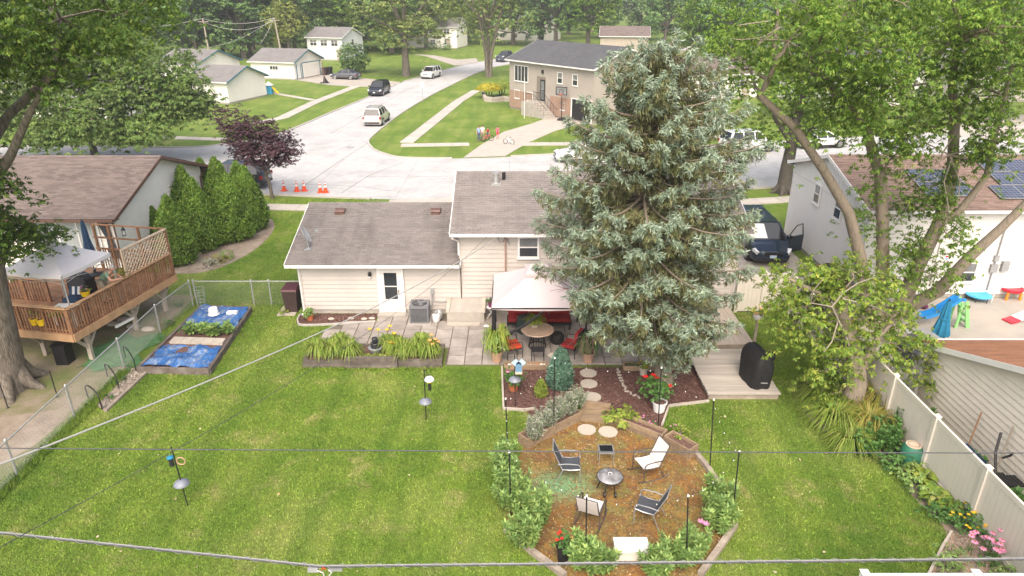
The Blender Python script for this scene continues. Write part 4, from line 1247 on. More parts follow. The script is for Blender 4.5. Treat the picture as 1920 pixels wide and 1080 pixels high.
blobs=[((-15.7,19.2,7.9),(1.1,1.0,1.1),20,280,.3),((-16.1,19.0,6.7),(1.0,.8,.9),15,260,.28),((-16.4,19.0,8.9),(1.1,.9,.9),16,280,.3),((-14.6,19.5,11.9),(3.2,3.2,1.7),54,367,.42),((-12.0,19.5,12.0),(2.4,2.8,1.3),34,345,.4),((-16.6,18.2,10.8),(2.6,2.6,2.2),39,345,.42),((-13.0,23.5,12.6),(2.8,2.6,1.5),32,324,.42),((-16.8,21,13),(3.5,3.5,2.2),36,324,.45),((-19.8,20,10.5),(3,3,3),32,302,.45),((-15.5,15.8,11.6),(2.2,2.0,1.3),21,324,.4),((-17.0,18.6,7.9),(1.5,1.4,1.3),18,324,.36),((-16.6,19.0,9.0),(1.2,1.4,1.0),12,302,.34),((-16.5,20.4,6.6),(1.2,1.0,1.1),20,302,.32),((-16.1,20.6,5.6),(1.0,.9,.7),14,270,.28),((-17.1,19.6,5.6),(1.1,1.2,.9),14,302,.32),((-16.6,20.9,4.9),(1.2,1.0,.6),12,280,.3),((-16.0,22.0,4.7),(.75,.8,.55),7,237,.26),((-15.9,19.4,9.6),(1.2,1.2,.9),9,259,.3),((-13.2,19.6,10.6),(1.5,1.3,.6),7,237,.3),((-18.3,19.2,6.6),(1.2,1.2,1.2),11,302,.35)]
tree('maple_tree','huge old maple with thick furrowed trunk beside the deck','tree',mb_,limbs,blobs,'leaf_maple','bark',(.135,.055),21,droop=.7)
b=spot(180,300)
sx,sy=b.x,b.y
limbs=[([(sx,sy,-.1),(sx,sy,1.2),(sx+.2,sy,2.6),(sx+.1,sy,4.2),(sx,sy,6.5)],.33,.1),([(sx,sy,2.2),(sx+2.5,sy-.5,4.3),(sx+4.8,sy-1,5.6)],.18,.05),([(sx,sy,2.5),(sx-2.4,sy,4.4),(sx-5,sy,5.5)],.18,.05),([(sx,sy,3),(sx+1,sy-2.4,4.5),(sx+2,sy-4,5.2)],.16,.05)]
blobs=[((sx+1,sy+1,8.2),(5.0,3.5,1.5),80,140,.6),((sx+6,sy,7.3),(3.4,3,1.4),50,140,.55),((sx,sy,6.6),(4.4,4,1.9),94,143,.6),((sx+5,sy-1,5.8),(3.4,3,1.6),64,143,.55),((sx-5,sy,5.8),(3.8,3,2),67,143,.6),((sx+7.6,sy-1.5,4.9),(2.4,2,1.6),45,143,.5),((sx+9.4,sy-1.5,5.4),(1.6,1.6,1.5),24,130,.45),((sx+2.4,sy-4,4.4),(3.2,2.4,1.5),54,143,.55),((sx-3.2,sy-3,4.2),(3.2,2.6,1.5),48,143,.55),((sx+5.5,sy-3.2,3.0),(2.6,2,1.1),32,130,.5),((sx-7.5,sy-1,4.4),(2.8,2.4,1.8),35,130,.55),((sx+1,sy-5.0,2.9),(2.6,1.6,.9),27,130,.5)]
tree('street_tree','spreading pale green street tree behind the brown-roofed house','tree',tuple(b),limbs,blobs,'leaf_olive','barkdark',(.28,.12),22,droop=.7)
b=spot(511,372)
bx,by=b.x,b.y
limbs=[([(bx,by,-.05),(bx-.05,by,.9),(bx-.2,by,1.7),(bx-.3,by,2.6)],.12,.07),([(bx-.2,by,1.7),(bx+.6,by,2.6),(bx+1.1,by,3.3)],.06,.02),([(bx-.25,by,1.9),(bx-1.3,by,2.9),(bx-2.0,by,3.7)],.06,.02),([(bx-.3,by,2.5),(bx-.6,by,3.6),(bx-1.3,by,4.6)],.06,.02)]
blobs=[((bx-.2,by,3.50),(2.02,1.5,1.26),46,192,.3),((bx-1.4,by,4.20),(1.49,1.2,1.14),30,176,.28),((bx+1.0,by,3.30),(1.31,1.1,1.01),24,160,.27),((bx-1.9,by+.2,5.00),(0.95,.8,0.89),13,144,.26),((bx-.3,by,4.50),(1.19,1.0,0.76),17,144,.27),((bx-1.3,by,3.00),(1.07,.9,0.76),14,144,.25)]
tree('plum_tree','dark purple-leaved plum tree beside the orange cones','tree',tuple(b),limbs,blobs,'leaf_plum','bark',(.15,.07),23,up=.3)
mx,my=14.8,25.0
def S(pp,Y0,Y1):
 n=len(pp)
 return[tuple(onY(a,b_,Y0+(Y1-Y0)*i/(n-1)))for i,(a,b_)in enumerate(pp)]
stemA=[(mx-.1,my,.2)]+S([(1625,560),(1612,480),(1592,400),(1545,320),(1490,240),(1425,180),(1440,150),(1455,120)],24.6,23.0)
stemB=[(mx,my,.3)]+S([(1655,540),(1655,420),(1650,330),(1620,230),(1580,195),(1540,140),(1515,110)],24.8,23.6)
stemC=[(mx+.2,my-.1,.1)]+S([(1690,575),(1720,500),(1760,420),(1785,330),(1790,230),(1785,150),(1800,60)],24.4,24.0)
stemD=[(mx+.4,my,.1)]+S([(1760,545),(1820,480),(1880,425),(1935,370),(2000,280)],24.4,23.4)
stemE=S([(1760,420),(1800,395),(1850,330),(1875,210),(1900,120)],24.2,23.5)
stemF=S([(1790,230),(1820,160),(1830,90),(1800,60)],24,23)
limbs=[(stemA,.30,.07),(stemB,.30,.08),(stemC,.36,.1),(stemD,.30,.09),(stemE,.17,.06),(stemF,.12,.04),([(mx,my,-.1),(mx+.1,my,.5)],.75,.55)]
def B_(a,b_,Y,r,nc,k=215,cr=.38):
 return(tuple(onY(a,b_,Y)),r,nc,k,cr)
blobs=[B_(1480,60,23,(2.2,2.4,1.1),23),B_(1600,70,22.5,(2.2,2.4,1.2),30),B_(1700,130,23.5,(2.2,2.2,1.3),30),B_(1800,60,23,(2.4,2.4,1.4),32),B_(1890,60,22,(2,2.2,1.4),25),B_(1380,100,24.5,(1.7,1.8,.9),15),B_(1640,190,23.4,(1.9,1.6,1.0),25),B_(1560,150,23.2,(1.3,1.5,.7),12),B_(1720,230,23.8,(1.4,1.4,.9),15),B_(1880,160,22.8,(1.3,1.6,1.1),18),B_(1880,250,22.6,(.9,1.0,1.0),11),B_(1720,350,24.4,(1.1,1.0,.9),11),B_(1640,400,24.6,(.8,.8,.8),7),B_(1760,360,24.2,(.8,.8,.9),7),B_(1690,470,24.2,(1.0,.9,.8),11),B_(1790,440,24.0,(.9,.8,.8),8),B_(1750,510,23.8,(.9,.8,.6),7),B_(1650,330,24.4,(.7,.8,.6),5),B_(1690,275,23.6,(1.0,1.0,.6),8),B_(1860,270,23,(.8,.9,.6),6),B_(1620,-40,23,(3.2,3,1.5),28),B_(1800,-60,22.5,(3.2,3,1.6),28),B_(1450,-30,24,(2.2,2.4,1.0),18),B_(1960,20,21.5,(2,2,2),16)]
tree('silver_maple','many-stemmed silver maple with leaning trunks beyond the vinyl fence','tree',(mx,my,0),limbs,blobs,'leaf_silver','barkgrey',(.15,.052),24,droop=1.0)
dead=thing('dead_branch','bare grey dead branches hanging among the silver maple stems','branch',tuple(onY(1790,290,24)))
v=MB()
for pl in([(1815,282),(1780,290),(1740,320),(1700,345),(1690,350)],[(1780,290),(1800,340),(1795,390)],[(1780,290),(1740,270),(1715,255)],[(1785,295),(1770,340),(1780,400),(1770,430)],[(1740,320),(1720,300),(1700,310)],[(1780,290),(1815,300),(1830,330)],[(1760,300),(1790,250),(1800,220)]):
 q=S(pl,23.5,23.2)
 v.tube(q,list(np.linspace(.032,.008,len(q))),5)
v.build('twig',MAT['deadwood'],dead,smooth=80)
dead=thing('dead_branch','bare grey dead twigs high in the silver maple','branch',tuple(onY(1460,50,23)))
v=MB()
for pl in([(1465,50),(1430,70),(1390,75),(1370,72)],[(1450,62),(1420,85),(1410,108)],[(1440,40),(1400,45),(1380,48)],[(1430,70),(1415,95)]):
 q=S(pl,22.5,22.3);v.tube(q,list(np.linspace(.025,.007,len(q))),5)
v.build('twig',MAT['deadwood'],dead,smooth=80)
ex,ey=10.72,18.4
limbs=[([(ex,ey,-.1),(ex,ey,.4),(ex+.05,ey,1.1),(ex-.1,ey+.1,1.9),(ex-.4,ey+.3,2.8),(ex-.7,ey+.6,3.7)],.42,.2),([(ex+.05,ey,1.5),(ex+.5,ey+.2,2.6),(ex+1.2,ey+.4,3.4)],.16,.04),([(ex-.5,ey+.4,3.0),(ex-1.4,ey+.7,3.9),(ex-2.3,ey+.8,4.3)],.13,.04)]
for an in np.linspace(0,2*np.pi,7)[:-1]:
 limbs.append(([(ex+.2*np.cos(an),ey+.2*np.sin(an),.5),(ex+.42*np.cos(an),ey+.42*np.sin(an),.15),(ex+.7*np.cos(an),ey+.7*np.sin(an),-.05)],.2,.06))
blobs=[B_(1500,530,19.5,(1.3,1.2,.6),26,110,.28),B_(1560,570,19,(1.2,1.2,.7),24,110,.28),B_(1620,540,19,(1.3,1.2,.7),24,110,.28),B_(1660,600,18.7,(1.1,1.0,.7),20,110,.27),B_(1700,650,18.5,(.9,.8,.6),13,100,.25),B_(1530,620,19,(1.0,.9,.5),13,100,.26),B_(1490,600,19.3,(.8,.8,.4),9,100,.24),B_(1600,650,18.4,(1.0,.9,.7),16,110,.27),B_(1550,690,18.2,(.7,.6,.4),8,90,.22),B_(1575,730,18.1,(.5,.4,.4),6,80,.2),B_(1470,560,19.5,(.7,.7,.45),7,90,.25),B_(1720,690,18.4,(.7,.6,.35),7,90,.22),B_(1600,500,19.4,(1.4,1.3,.5),18,110,.28)]
tree('box_elder','leaning yellow-green box elder growing against the vinyl fence','tree',(ex,ey,0),limbs,blobs,'leaf_elder','barkgrey',(.14,.055),25,droop=.8)
v=MB()
for pl in([(1600,690),(1590,640),(1572,600),(1560,575),(1520,568),(1525,545),(1545,520)],[(1560,575),(1580,550),(1610,530),(1640,520)],[(1572,600),(1560,640),(1545,660)],[(1580,560),(1640,575),(1670,590)]):
 q=S(pl,18.3,18.1);v.tube(q,list(np.linspace(.032,.010,len(q))),6)
dead=thing('dead_branch','pale bare branch twisting through the box elder','branch',tuple(spot(1600,770)))
v.build('twig',MAT['deadwood'],dead,smooth=80)
b=spot(1468,362);bx,by=b.x,b.y
limbs=[([(bx,by,-.1),(bx,by,.5),(bx,by,1.8),(bx+.05,by,3.0),(bx+.1,by,4.6)],.52,.32),([(bx,by,3.0),(bx+1.4,by,4.4),(bx+2.8,by,5.4)],.25,.06),([(bx,by,3.4),(bx-1.2,by,4.8),(bx-2,by,6)],.22,.06),([(bx+.1,by,4.6),(bx+.3,by,6.2),(bx,by,8)],.3,.06)]
for an in np.linspace(0,2*np.pi,7)[:-1]:
 limbs.append(([(bx+.3*np.cos(an),by+.3*np.sin(an),.5),(bx+.6*np.cos(an),by+.6*np.sin(an),.1),(bx+.9*np.cos(an),by+.9*np.sin(an),-.05)],.22,.08))
def C_(a,b_,r,nc,k=100,cr=.5,dy=0):return(tuple(onY(a,b_,by+dy)),r,nc,k,cr)
blobs=[C_(1490,225,(3,3,1.6),37),C_(1570,190,(3,3,1.8),37),C_(1650,205,(2.6,2.6,1.4),22),C_(1420,160,(3,3,1.6),27),C_(1540,130,(4.2,3,2),45),C_(1680,150,(4,3,2),37),C_(1800,200,(3,3,2),30),C_(1380,60,(3,3,1.6),27),C_(1560,40,(4,3,2),34),C_(1740,60,(4,3,2),34),C_(1880,120,(3,3,2),25)]
tree('street_tree','thick dark-trunked street tree before the white parked car','tree',(bx,by,0),limbs,blobs,'leaf_silver','barkdark',(.2,.11),19,droop=.6)
def spruce(base,Ht,label,seed):
 rg=np.random.default_rng(seed)
 T=thing('blue_spruce',label,'tree',base)
 b=np.array(base)
 tr=MB()
 ax=lambda z:b+np.array([np.interp(z,[0,1.5,4,7,8.5,9.7,Ht],[0,-.2,-.95,-1.2,-.7,-1.1,-.95]),0,z])
 tr.tube([tuple(ax(z)-np.array([0,0,.1 if z==0 else 0]))for z in(0,.25,.8,2,4,6,8,9.5,Ht-.25)],[.42,.31,.26,.24,.2,.15,.1,.06,.02],12)
 tipP,tipD,oldP,oldD=[],[],[],[]
 z=2.35
 while z<Ht-.15:
  f=(z-2.35)/(Ht-2.35)
  Lmax=np.interp(f,[0,.12,.3,.5,.7,.86,.95,1],[1.8,2.75,3.3,3.3,2.85,1.8,.95,.2])
  nb=int(np.interp(f,[0,.5,1],[11,11,6]))
  if 6.9<z<7.6:nb=5
  off=rg.uniform(0,2*np.pi)
  for i in range(nb):
   an=off+2*np.pi*i/nb+rg.normal(0,.16)
   Lb=Lmax*rg.uniform(.6,1.14)*(1+.14*np.sin(an*2+z*1.3)+.1*np.sin(an*5-z*2.1))
   Lb=min(Lb,Lmax*1.06)
   if rg.random()<.16:Lb*=.55
   dirh=np.array([np.cos(an),np.sin(an),0])
   p0=ax(z+rg.normal(0,.08))
   rise=np.interp(f,[0,.15,.4,.8,1],[-.22,-.25,-.2,.12,.7])
   pts=[]
   for t in np.linspace(0,1,7):
    pts.append(p0+dirh*Lb*t+np.array([0,0,Lb*(rise*t+.12*np.sin(t*np.pi)*0-.16*t*(1-t)+(.13*t**3))]))
   pts=np.array(pts)
   tr.tube([tuple(q)for q in pts],list(np.linspace(.045,.010,7)*(0.5+Lb/4)),5,caps=False)
   side=np.array([-dirh[1],dirh[0],0])
   ns=max(6,int(Lb*8.5))
   for s_ in range(ns):
    t=.22+.78*(s_+rg.random())/ns
    k=t*6;i0=min(int(k),5)
    q=pts[i0]+(pts[i0+1]-pts[i0])*(k-i0)
    sgn=1 if rg.random()<.5 else-1
    sl_=(0.22+.5*(1-t)**.7)*rg.uniform(.6,1.25)*min(1,Lb/2)
    dd=dirh*rg.uniform(.35,.9)+side*sgn*rg.uniform(.5,1.0)+np.array([0,0,rg.uniform(-.55,.05)])
    dd/=np.linalg.norm(dd)
    m_=4 if sl_>.3 else 3
    for j in range(m_):
     u=(j+.6)/m_
     pp=q+dd*sl_*u+np.array([0,0,-.16*u*u*sl_-.02])
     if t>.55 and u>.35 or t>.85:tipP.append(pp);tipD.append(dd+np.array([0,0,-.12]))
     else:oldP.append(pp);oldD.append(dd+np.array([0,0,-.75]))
    if rg.random()<.9:
     for j in range(3):
      oldP.append(q+side*rg.normal(0,.08)+np.array([0,0,-.1-.12*j]));oldD.append(np.array([rg.normal(0,.3),rg.normal(0,.3),-1.0])+dirh*.2)
   for j in range(3):
    tipP.append(pts[-1]-dirh*.1*j);tipD.append(dirh+np.array([0,0,-.1]))
  z+=np.interp(f,[0,1],[.30,.22])
 for an,zz,Lb in((-1.9,1.9,1.2),(-1.2,1.7,1.0),(-.8,2.0,1.1),(-1.6,1.3,.8),(-1.0,1.25,.75),(-2.4,2.1,1.2)):
  d0=np.array([np.cos(an),np.sin(an),0]);q0=ax(zz)
  tr.tube([tuple(q0),tuple(q0+d0*Lb*.5+(0,0,.02)),tuple(q0+d0*Lb-(0,0,.3))],[.03,.02,.01],5,caps=False)
  for j in range(46):
   t=rg.uniform(.4,1.05);pp=q0+d0*Lb*t+rg.normal(size=3)*np.array([.2,.2,.13])-np.array([0,0,.3*t*t])
   (tipP if t>.7 else oldP).append(pp);(tipD if t>.7 else oldD).append(d0+rg.normal(size=3)*.4+np.array([0,0,-.4]))
 for j in range(14):
  tipP.append(ax(Ht-j*.05));tipD.append(np.array([rg.normal(0,.5),rg.normal(0,.5),.9]))
 tr.build('trunk',MAT['barkgrey'],T,smooth=80)
 def shards(Pp,Dd,k,ln,wd,spread,name,mat):
  Pp,Dd=np.repeat(np.array(Pp),k,0),np.repeat(unit(np.array(Dd)),k,0)
  n=len(Pp)
  D2=unit(Dd+rg.normal(size=(n,3))*spread)
  Pp=Pp+rg.normal(size=(n,3))*.028
  N=rg.normal(size=(n,3))+np.array([0,0,.7])
  V=leaf_quads(Pp+D2*ln*.4,N,ln,wd,rg,axis=D2)
  np_mesh(name,V,quads(V),MAT[mat],T)
 print('spruce tips',len(tipP),len(oldP))
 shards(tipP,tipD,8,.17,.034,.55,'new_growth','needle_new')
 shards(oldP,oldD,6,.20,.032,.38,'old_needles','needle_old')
 return T
spruce((5.2,20.2,0),10.95,'tall blue spruce rising over the patio and house',31)
dead=thing('dead_branch','bare reddish spruce twigs over the pink gazebo','branch',tuple(onY(1075,540,21)))
v=MB()
for pl in([(1090,545),(1070,540),(1045,543),(1030,546)],[(1075,541),(1055,530),(1048,525)],[(1065,541),(1045,548)],[(1085,543),(1065,528),(1060,522)],[(1060,541),(1040,535)]):
 q=S(pl,21.5,21.2);v.tube(q,list(np.linspace(.014,.006,len(q))),4)
v.build('twig',M('deadtwig',(.24,.10,.08),.9),dead)
dead=thing('dead_branch','bare brown twigs hanging beside the red chair','branch',tuple(onY(1100,650,20.9)))
v=MB()
for k in range(16):
 a0=(1095+rnd.uniform(-8,22),630+rnd.uniform(-10,10))
 a1=(a0[0]+rnd.uniform(-30,25),a0[1]+rnd.uniform(15,50))
 am=((a0[0]+a1[0])/2+rnd.uniform(-8,8),(a0[1]+a1[1])/2-6)
 q=S([a0,am,a1],21+rnd.uniform(-.3,.3),21+rnd.uniform(-.3,.3));v.tube(q,[.012,.008,.004],4)
v.build('twig',M('deadtwig2',(.22,.15,.11),.9),dead)
def arbor_proto(seed,H_,W_):
 rg=np.random.default_rng(seed)
 n=6500
 f=rg.random(n)**.8
 rad=W_/2*np.interp(f,[0,.08,.3,.6,.85,1],[.72,.95,1.0,.70,.30,.02])
 an=rg.uniform(0,2*np.pi,n)
 lump=1+.10*np.sin(an*4)+.05*np.sin(an*9-f*14)+rg.normal(0,.035,n)
 P=np.stack([np.cos(an)*rad*lump,np.sin(an)*rad*lump,.08+f*H_*.97],1)
 out=np.stack([np.cos(an),np.sin(an),np.full(n,.35)],1)
 P=np.repeat(P,3,0);out=np.repeat(out,3,0)
 P=P+rg.normal(size=P.shape)*.05
 N=out*.6+rg.normal(size=P.shape)*.6
 V=leaf_quads(P,N,.13,.05,rg,axis=np.tile([0,0,1.],(len(P),1))+out*.5+rg.normal(size=P.shape)*.3)
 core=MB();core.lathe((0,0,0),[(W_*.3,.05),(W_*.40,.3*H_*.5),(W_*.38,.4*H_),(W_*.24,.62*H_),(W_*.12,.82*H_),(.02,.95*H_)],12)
 return V,core
protos=[arbor_proto(41,3.3,1.75),arbor_proto(42,3.5,1.55),arbor_proto(43,3.0,1.85)]
pm=[]
for V,core in protos:
 me=np_mesh('foliage_source',V,quads(V),MAT['leaf_arbor'])
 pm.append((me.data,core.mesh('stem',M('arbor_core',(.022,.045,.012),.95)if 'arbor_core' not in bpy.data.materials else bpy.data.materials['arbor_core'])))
 bpy.data.objects.remove(me)
arb=[(336,515,0,1.0,'short pointed evergreen at the deck end of the row'),(300,492,2,.8,'small evergreen wedged between deck and white gable'),(382,488,0,1.12,'broad evergreen second from the deck in the row'),(362,462,1,1.08,'slim tall evergreen behind the broad ones near the gable'),(440,470,2,1.15,'widest evergreen at the lawn end of the row'),(474,452,1,1.08,'tall evergreen at the far lawn corner of the row'),(420,432,1,1.0,'dull olive evergreen in the middle of the rear row'),(330,440,2,1.0,'evergreen tucked against the white gable wall'),(392,420,0,.95,'evergreen at the back of the row near the street'),(458,432,0,1.0,'evergreen behind the widest one facing the street'),(425,418,1,.85,'evergreen tip farthest back towards the parked car')]
for x,y,k,s_,lb in arb:
 b=spot(x,y-22)
 T=thing('arborvitae',lb,'evergreen shrub',tuple(b),rnd.uniform(0,6),'row of evergreens beside the left house')
 T.scale=(s_,s_,s_*rnd.uniform(.94,1.06))
 link_mesh('crown',pm[k][0],T);link_mesh('trunk',pm[k][1],T)  # 'trunk' here is the dark solid core filling the foliage
def far_proto(seed,n_blob,leaf,H_=10.0,R_=4.2,trunk=2.6,size=.34,k=60,multi=1):
 rg=np.random.default_rng(seed)
 tr=MB()
 for m_ in range(multi):
  d=np.array([np.cos(m_*2.4),np.sin(m_*2.4),0])*(.5 if multi>1 else 0)
  tr.tube([(d[0]*.25,d[1]*.25,-.1),tuple(d*.6+(0,0,trunk*.6)),tuple(d*2.2+(0,0,trunk*1.4)),tuple(d*3.6+(rg.normal(0,.3),rg.normal(0,.3),H_*.75))],[.38/multi**.5,.3/multi**.5,.22/multi**.5,.05],8)
 bl=[]
 for i in range(n_blob):
  f=(i+.5)/n_blob
  an=i*2.4+rg.normal(0,.3)
  zz=trunk+.8+(H_-trunk-1.2)*f
  rr=R_*np.sqrt(max(.05,1-(2*f-.75)**2/1.7))*rg.uniform(.35,.8)
  if i==n_blob-1:rr=.3
  c=(rr*np.cos(an),rr*np.sin(an),zz)
  s0=R_*rg.uniform(.36,.52)
  bl.append((c,(s0,s0,s0*.62),17,k,.42))
  tr.tube([(0,0,trunk*.9+zz*.2),tuple(np.array(c)*.6+np.array([0,0,zz*.25])),c],[.13,.09,.03],5)
 P,N,_,A=blob_leaves(bl,rg,.6,.5,size)
 V=leaf_quads(P,N,size,size*.45,rg,axis=A)
 o=np_mesh('crown_source',V,quads(V),MAT[leaf])
 me=o.data
 bpy.data.objects.remove(o)
 return me,tr.mesh('trunk',MAT['bark'],smooth=80)
FP={'maple':far_proto(51,15,'leaf_silver'),'locust':far_proto(52,12,'leaf_locust',10,5.0,3.4,.3,55),'dark':far_proto(53,15,'leaf_dark',11,4.4,1.6,.4,60),'dark2':far_proto(56,14,'leaf_dark',12,4.0,2.0,.4,60),'yellow':far_proto(54,13,'leaf_yellow',9,4.0,2.6,.3,55),'multi':far_proto(55,12,'leaf_locust',11,4.8,4.0,.28,42,3)}
def far_tree(kind,loc,s_,label,group=None,name='deciduous_tree',sz=None):
 T=thing(name,label,'tree',(loc[0],loc[1],0),rnd.uniform(0,6.28),group)
 T.scale=(s_,s_,sz or s_*rnd.uniform(.92,1.08))
 link_mesh('crown',FP[kind][0],T)
 link_mesh('trunk',FP[kind][1],T)
 return T
far_tree('locust',at(762,143),1.8,'wide honey-green tree on the verge by the white car',sz=1.45)
far_tree('multi',at(916,145),1.6,'forked thin-leaved tree on the verge behind the yellow shrubs')
far_tree('multi',at(1015,85),1.8,'thin-leaved tree before the distant dark-roofed house')
far_tree('maple',at(1102,92),1.75,'dense green tree standing behind the grey house')
far_tree('yellow',at(545,112),1.15,'yellow-green tree behind the white garage roof')
far_tree('locust',at(800,92),1.5,'loose green tree over the pale far driveway')
far_tree('dark',(36,120),1.35,'dark bushy tree behind the spruce top')
far_tree('maple',(33,128),1.15,'green tree between tan house and spruce')
far_tree('locust',(44,104),1.25,'light green tree over the far right street')
far_tree('maple',(30,74),.95,'green verge tree behind the spruce side')
far_tree('maple',(52,74),1.1,'green verge tree behind the solar house')
far_tree('locust',(68,78),1.2,'pale green tree at the far right street')
k=0
for(x,y)in((-95,150),(-82,158),(-70,150),(-60,168),(-50,160),(-46,178),(-38,172),(-30,190),(-24,200),(-66,184),(-84,185),(-100,178),(-12,215),(-4,228),(16,232),(26,214),(38,205),(50,190),(36,180),(60,170),(72,180),(48,150),(62,140),(80,150),(95,165),(90,130),(75,115),(58,118),(-64,142),(-54,146),(-45,150),(-74,140),(-49,156),(-56,152),(-26,160),(-40,158),(-29,172),(-14,196),(-12,186),(2,186),(10,176),(-110,140),(-90,125),(-80,142),(-60,148),(-100,110),(-80,105),(-64,112),(12,205),(-18,236),(-40,205),(-54,200),(110,150),(105,120),(84,98)):
 kd=('dark','dark2','maple','dark','dark2','locust')[k%6]if x>-20 else('dark','dark2','dark','maple')[k%4]
 kw={'dark':'dark broad','dark2':'dark upright','maple':'bright green','locust':'pale loose'}[kd]
 zn='behind the teal-trimmed garages' if x<-42 and y>135 else 'beyond the left street tree' if x<-42 else 'behind the pale grey house' if x<-20 else 'at the top of the side street' if x<15 else 'behind the tan house and spruce' if x<45 else 'beyond the right-hand maple'
 far_tree(kd,(x+rnd.uniform(-2,2),y),rnd.uniform(1.35,1.9),kw+(' far tree ' if y>165 else ' tree ')+zn,'tree belt behind the houses',sz=rnd.uniform(1.25,1.75))
 k+=1
for i in range(34):
 x=-150+i*9.4
 far_tree(('dark','dark2')[i%2],(x+rnd.uniform(-3,3),262+rnd.uniform(-12,16)),rnd.uniform(1.7,2.1),'distant tall tree closing the view '+('above the left garages' if x<-45 else 'above the side street' if x<10 else 'above the tan house' if x<50 else 'at the far right'),'distant trees above the rooftops',sz=rnd.uniform(2.0,2.5))
def shrub(name,label,base,r,leaf,size,n_clump,k,cr,seed,cat='shrub',group=None,stems=6,flower=None,parent=None):
 rg=np.random.default_rng(seed)
 T=parent or thing(name,label,cat,base,0,group)
 b=np.array(base)
 P,N,Cs,A=blob_leaves([(b+np.array([0,0,r[2]]),r,n_clump,k,cr)],rg,.5,0,size[0])
 m_=P[:,2]>b[2]+.02
 V=leaf_quads(P[m_],N[m_],size[0],size[1],rg,axis=A[m_])
 st=MB()
 for j in rg.choice(n_clump,min(stems,n_clump),replace=False):
  st.tube(wob(b,Cs[0][j],3,.08,rg),[.018,.014,.01,.006],5)
 st.build('stem',MAT['bark'],T)
 np_mesh('foliage',V,quads(V),MAT[leaf],T)
 if flower:
  fm,fn,fs,ft=flower
  d=unit(np.abs(rg.normal(size=(fn,3)))*np.array([1,1,1])*np.sign(rg.normal(size=(fn,3))+np.array([0,-.4,2])))
  for q in d:
   c=b+np.array([0,0,r[2]])+q*np.array(r)*rg.uniform(.95,1.2)
   mb=MB()
   for a in range(7):
    an=a*.9
    u=Vector((math.cos(an),math.sin(an),.35));w=Vector((-math.sin(an),math.cos(an),0))*.45
    c_=Vector(c)
    mb.add([c_,c_+(u*.6+w)*fs,c_+u*fs*1.2,c_+(u*.6-w)*fs],[(0,1,2,3)])
   mb.ell(c,(fs*.3,fs*.3,fs*.3),6,4)
   mb.build('flower',MAT[fm],T)
 return T
def stalks(name,label,base,w,d,h,n,leaf,size,seed,cat='shrub',group=None):
 """upright leafy stems, leaves in whorls up each stem"""
 rg=np.random.default_rng(seed)
 T=thing(name,label,cat,base,0,group)
 b=np.array(base)
 st=MB();P,N,A=[],[],[]
 for i in range(n):
  a,r=rg.uniform(0,6.28),rg.random()**.5
  o=np.array([np.cos(a)*r*w/2,np.sin(a)*r*d/2,0])
  hh=h*rg.uniform(.6,1.08)*(1-.2*r)
  top=b+o*1.35+np.array([rg.normal(0,.06),rg.normal(0,.06),hh])
  st.tube([tuple(b+o*.6),tuple(b+o+np.array([0,0,hh*.5])),tuple(top)],[.012,.01,.006],4)
  nw=max(4,int(hh/.075))
  for j in range(nw):
   t=.2+.8*(j+.5)/nw
   c=b+o*(.6+.75*t)+(top-b-o*1.35)*t
   for m_ in range(5):
    an=m_*1.2566+j*.6+rg.normal(0,.2)
    el=np.interp(t,[0,.85,1],[-.1,.25,.9])
    d_=np.array([np.cos(an),np.sin(an),el])
    s0=size[0]*np.interp(t,[0,.6,1],[.8,1.1,.6])
    P.append(c+d_*s0*.5);A.append(d_);N.append(np.array([-np.cos(an)*el,-np.sin(an)*el,1.0])+rg.normal(size=3)*.25)
 V=leaf_quads(np.array(P),np.array(N),size[0],size[1],rg,axis=np.array(A))
 st.build('stem',MAT['leaf_green'],T)
 np_mesh('foliage',V,quads(V),MAT[leaf],T)
 return T
def straps(name,label,base,spread,h,n,leaf,seed,cat='plant',group=None,wd=.022,parent=None,part='blades'):
 """arching strap leaves from one crown"""
 rg=np.random.default_rng(seed)
 T=parent or thing(name,label,cat,base,0,group)
 b=np.array(base)
 V,F=[],[]
 for i in range(n):
  a=rg.uniform(0,6.28)
  o=b+np.array([np.cos(a),np.sin(a),0])*rg.uniform(0,.12)
  L=spread*rg.uniform(.5,1.1);hh=h*rg.uniform(.6,1.1)
  dr=np.array([np.cos(a),np.sin(a),0]);sd_=np.array([-np.sin(a),np.cos(a),0])*wd*rg.uniform(.6,1.2)
  k0=len(V)
  end=rg.uniform(-.1,.7)
  for t,wf in((0,.6),(.3,1),(.6,.9),(.85,.5),(1,.05)):
   z=hh*(1-(1-t/.6)**2 if t<.6 else 1-(1-end)*((t-.6)/.4)**1.6)
   c=o+dr*L*t**1.25+np.array([0,0,max(z,.02)])
   V+=[c-sd_*wf,c+sd_*wf]
  for j in range(4):
   F.append((k0+2*j,k0+2*j+1,k0+2*j+3,k0+2*j+2))
 np_mesh(part,np.array(V),np.array(F),MAT[leaf],T)
 return T
def pot(name,label,base,r,h,mat,cat='flower pot',group=None,soil=True,flare_=1.25,parent=None):
 T=parent or thing(name,label,cat,base,0,group)
 v=MB();v.lathe(base,[(r/flare_,0),(r,h*.82),(r*1.1,h*.82),(r*1.12,h),(r*.98,h),(r*.95,h*.85),(.01,h*.85)],16)
 v.build('pot',MAT[mat],T,smooth=35)
 if soil:
  v=MB();v.lathe(base,[(r*.94,h*.86),(r*.5,h*.9),(.01,h*.91)],14);v.build('soil',MAT['mulch'],T)
 return T
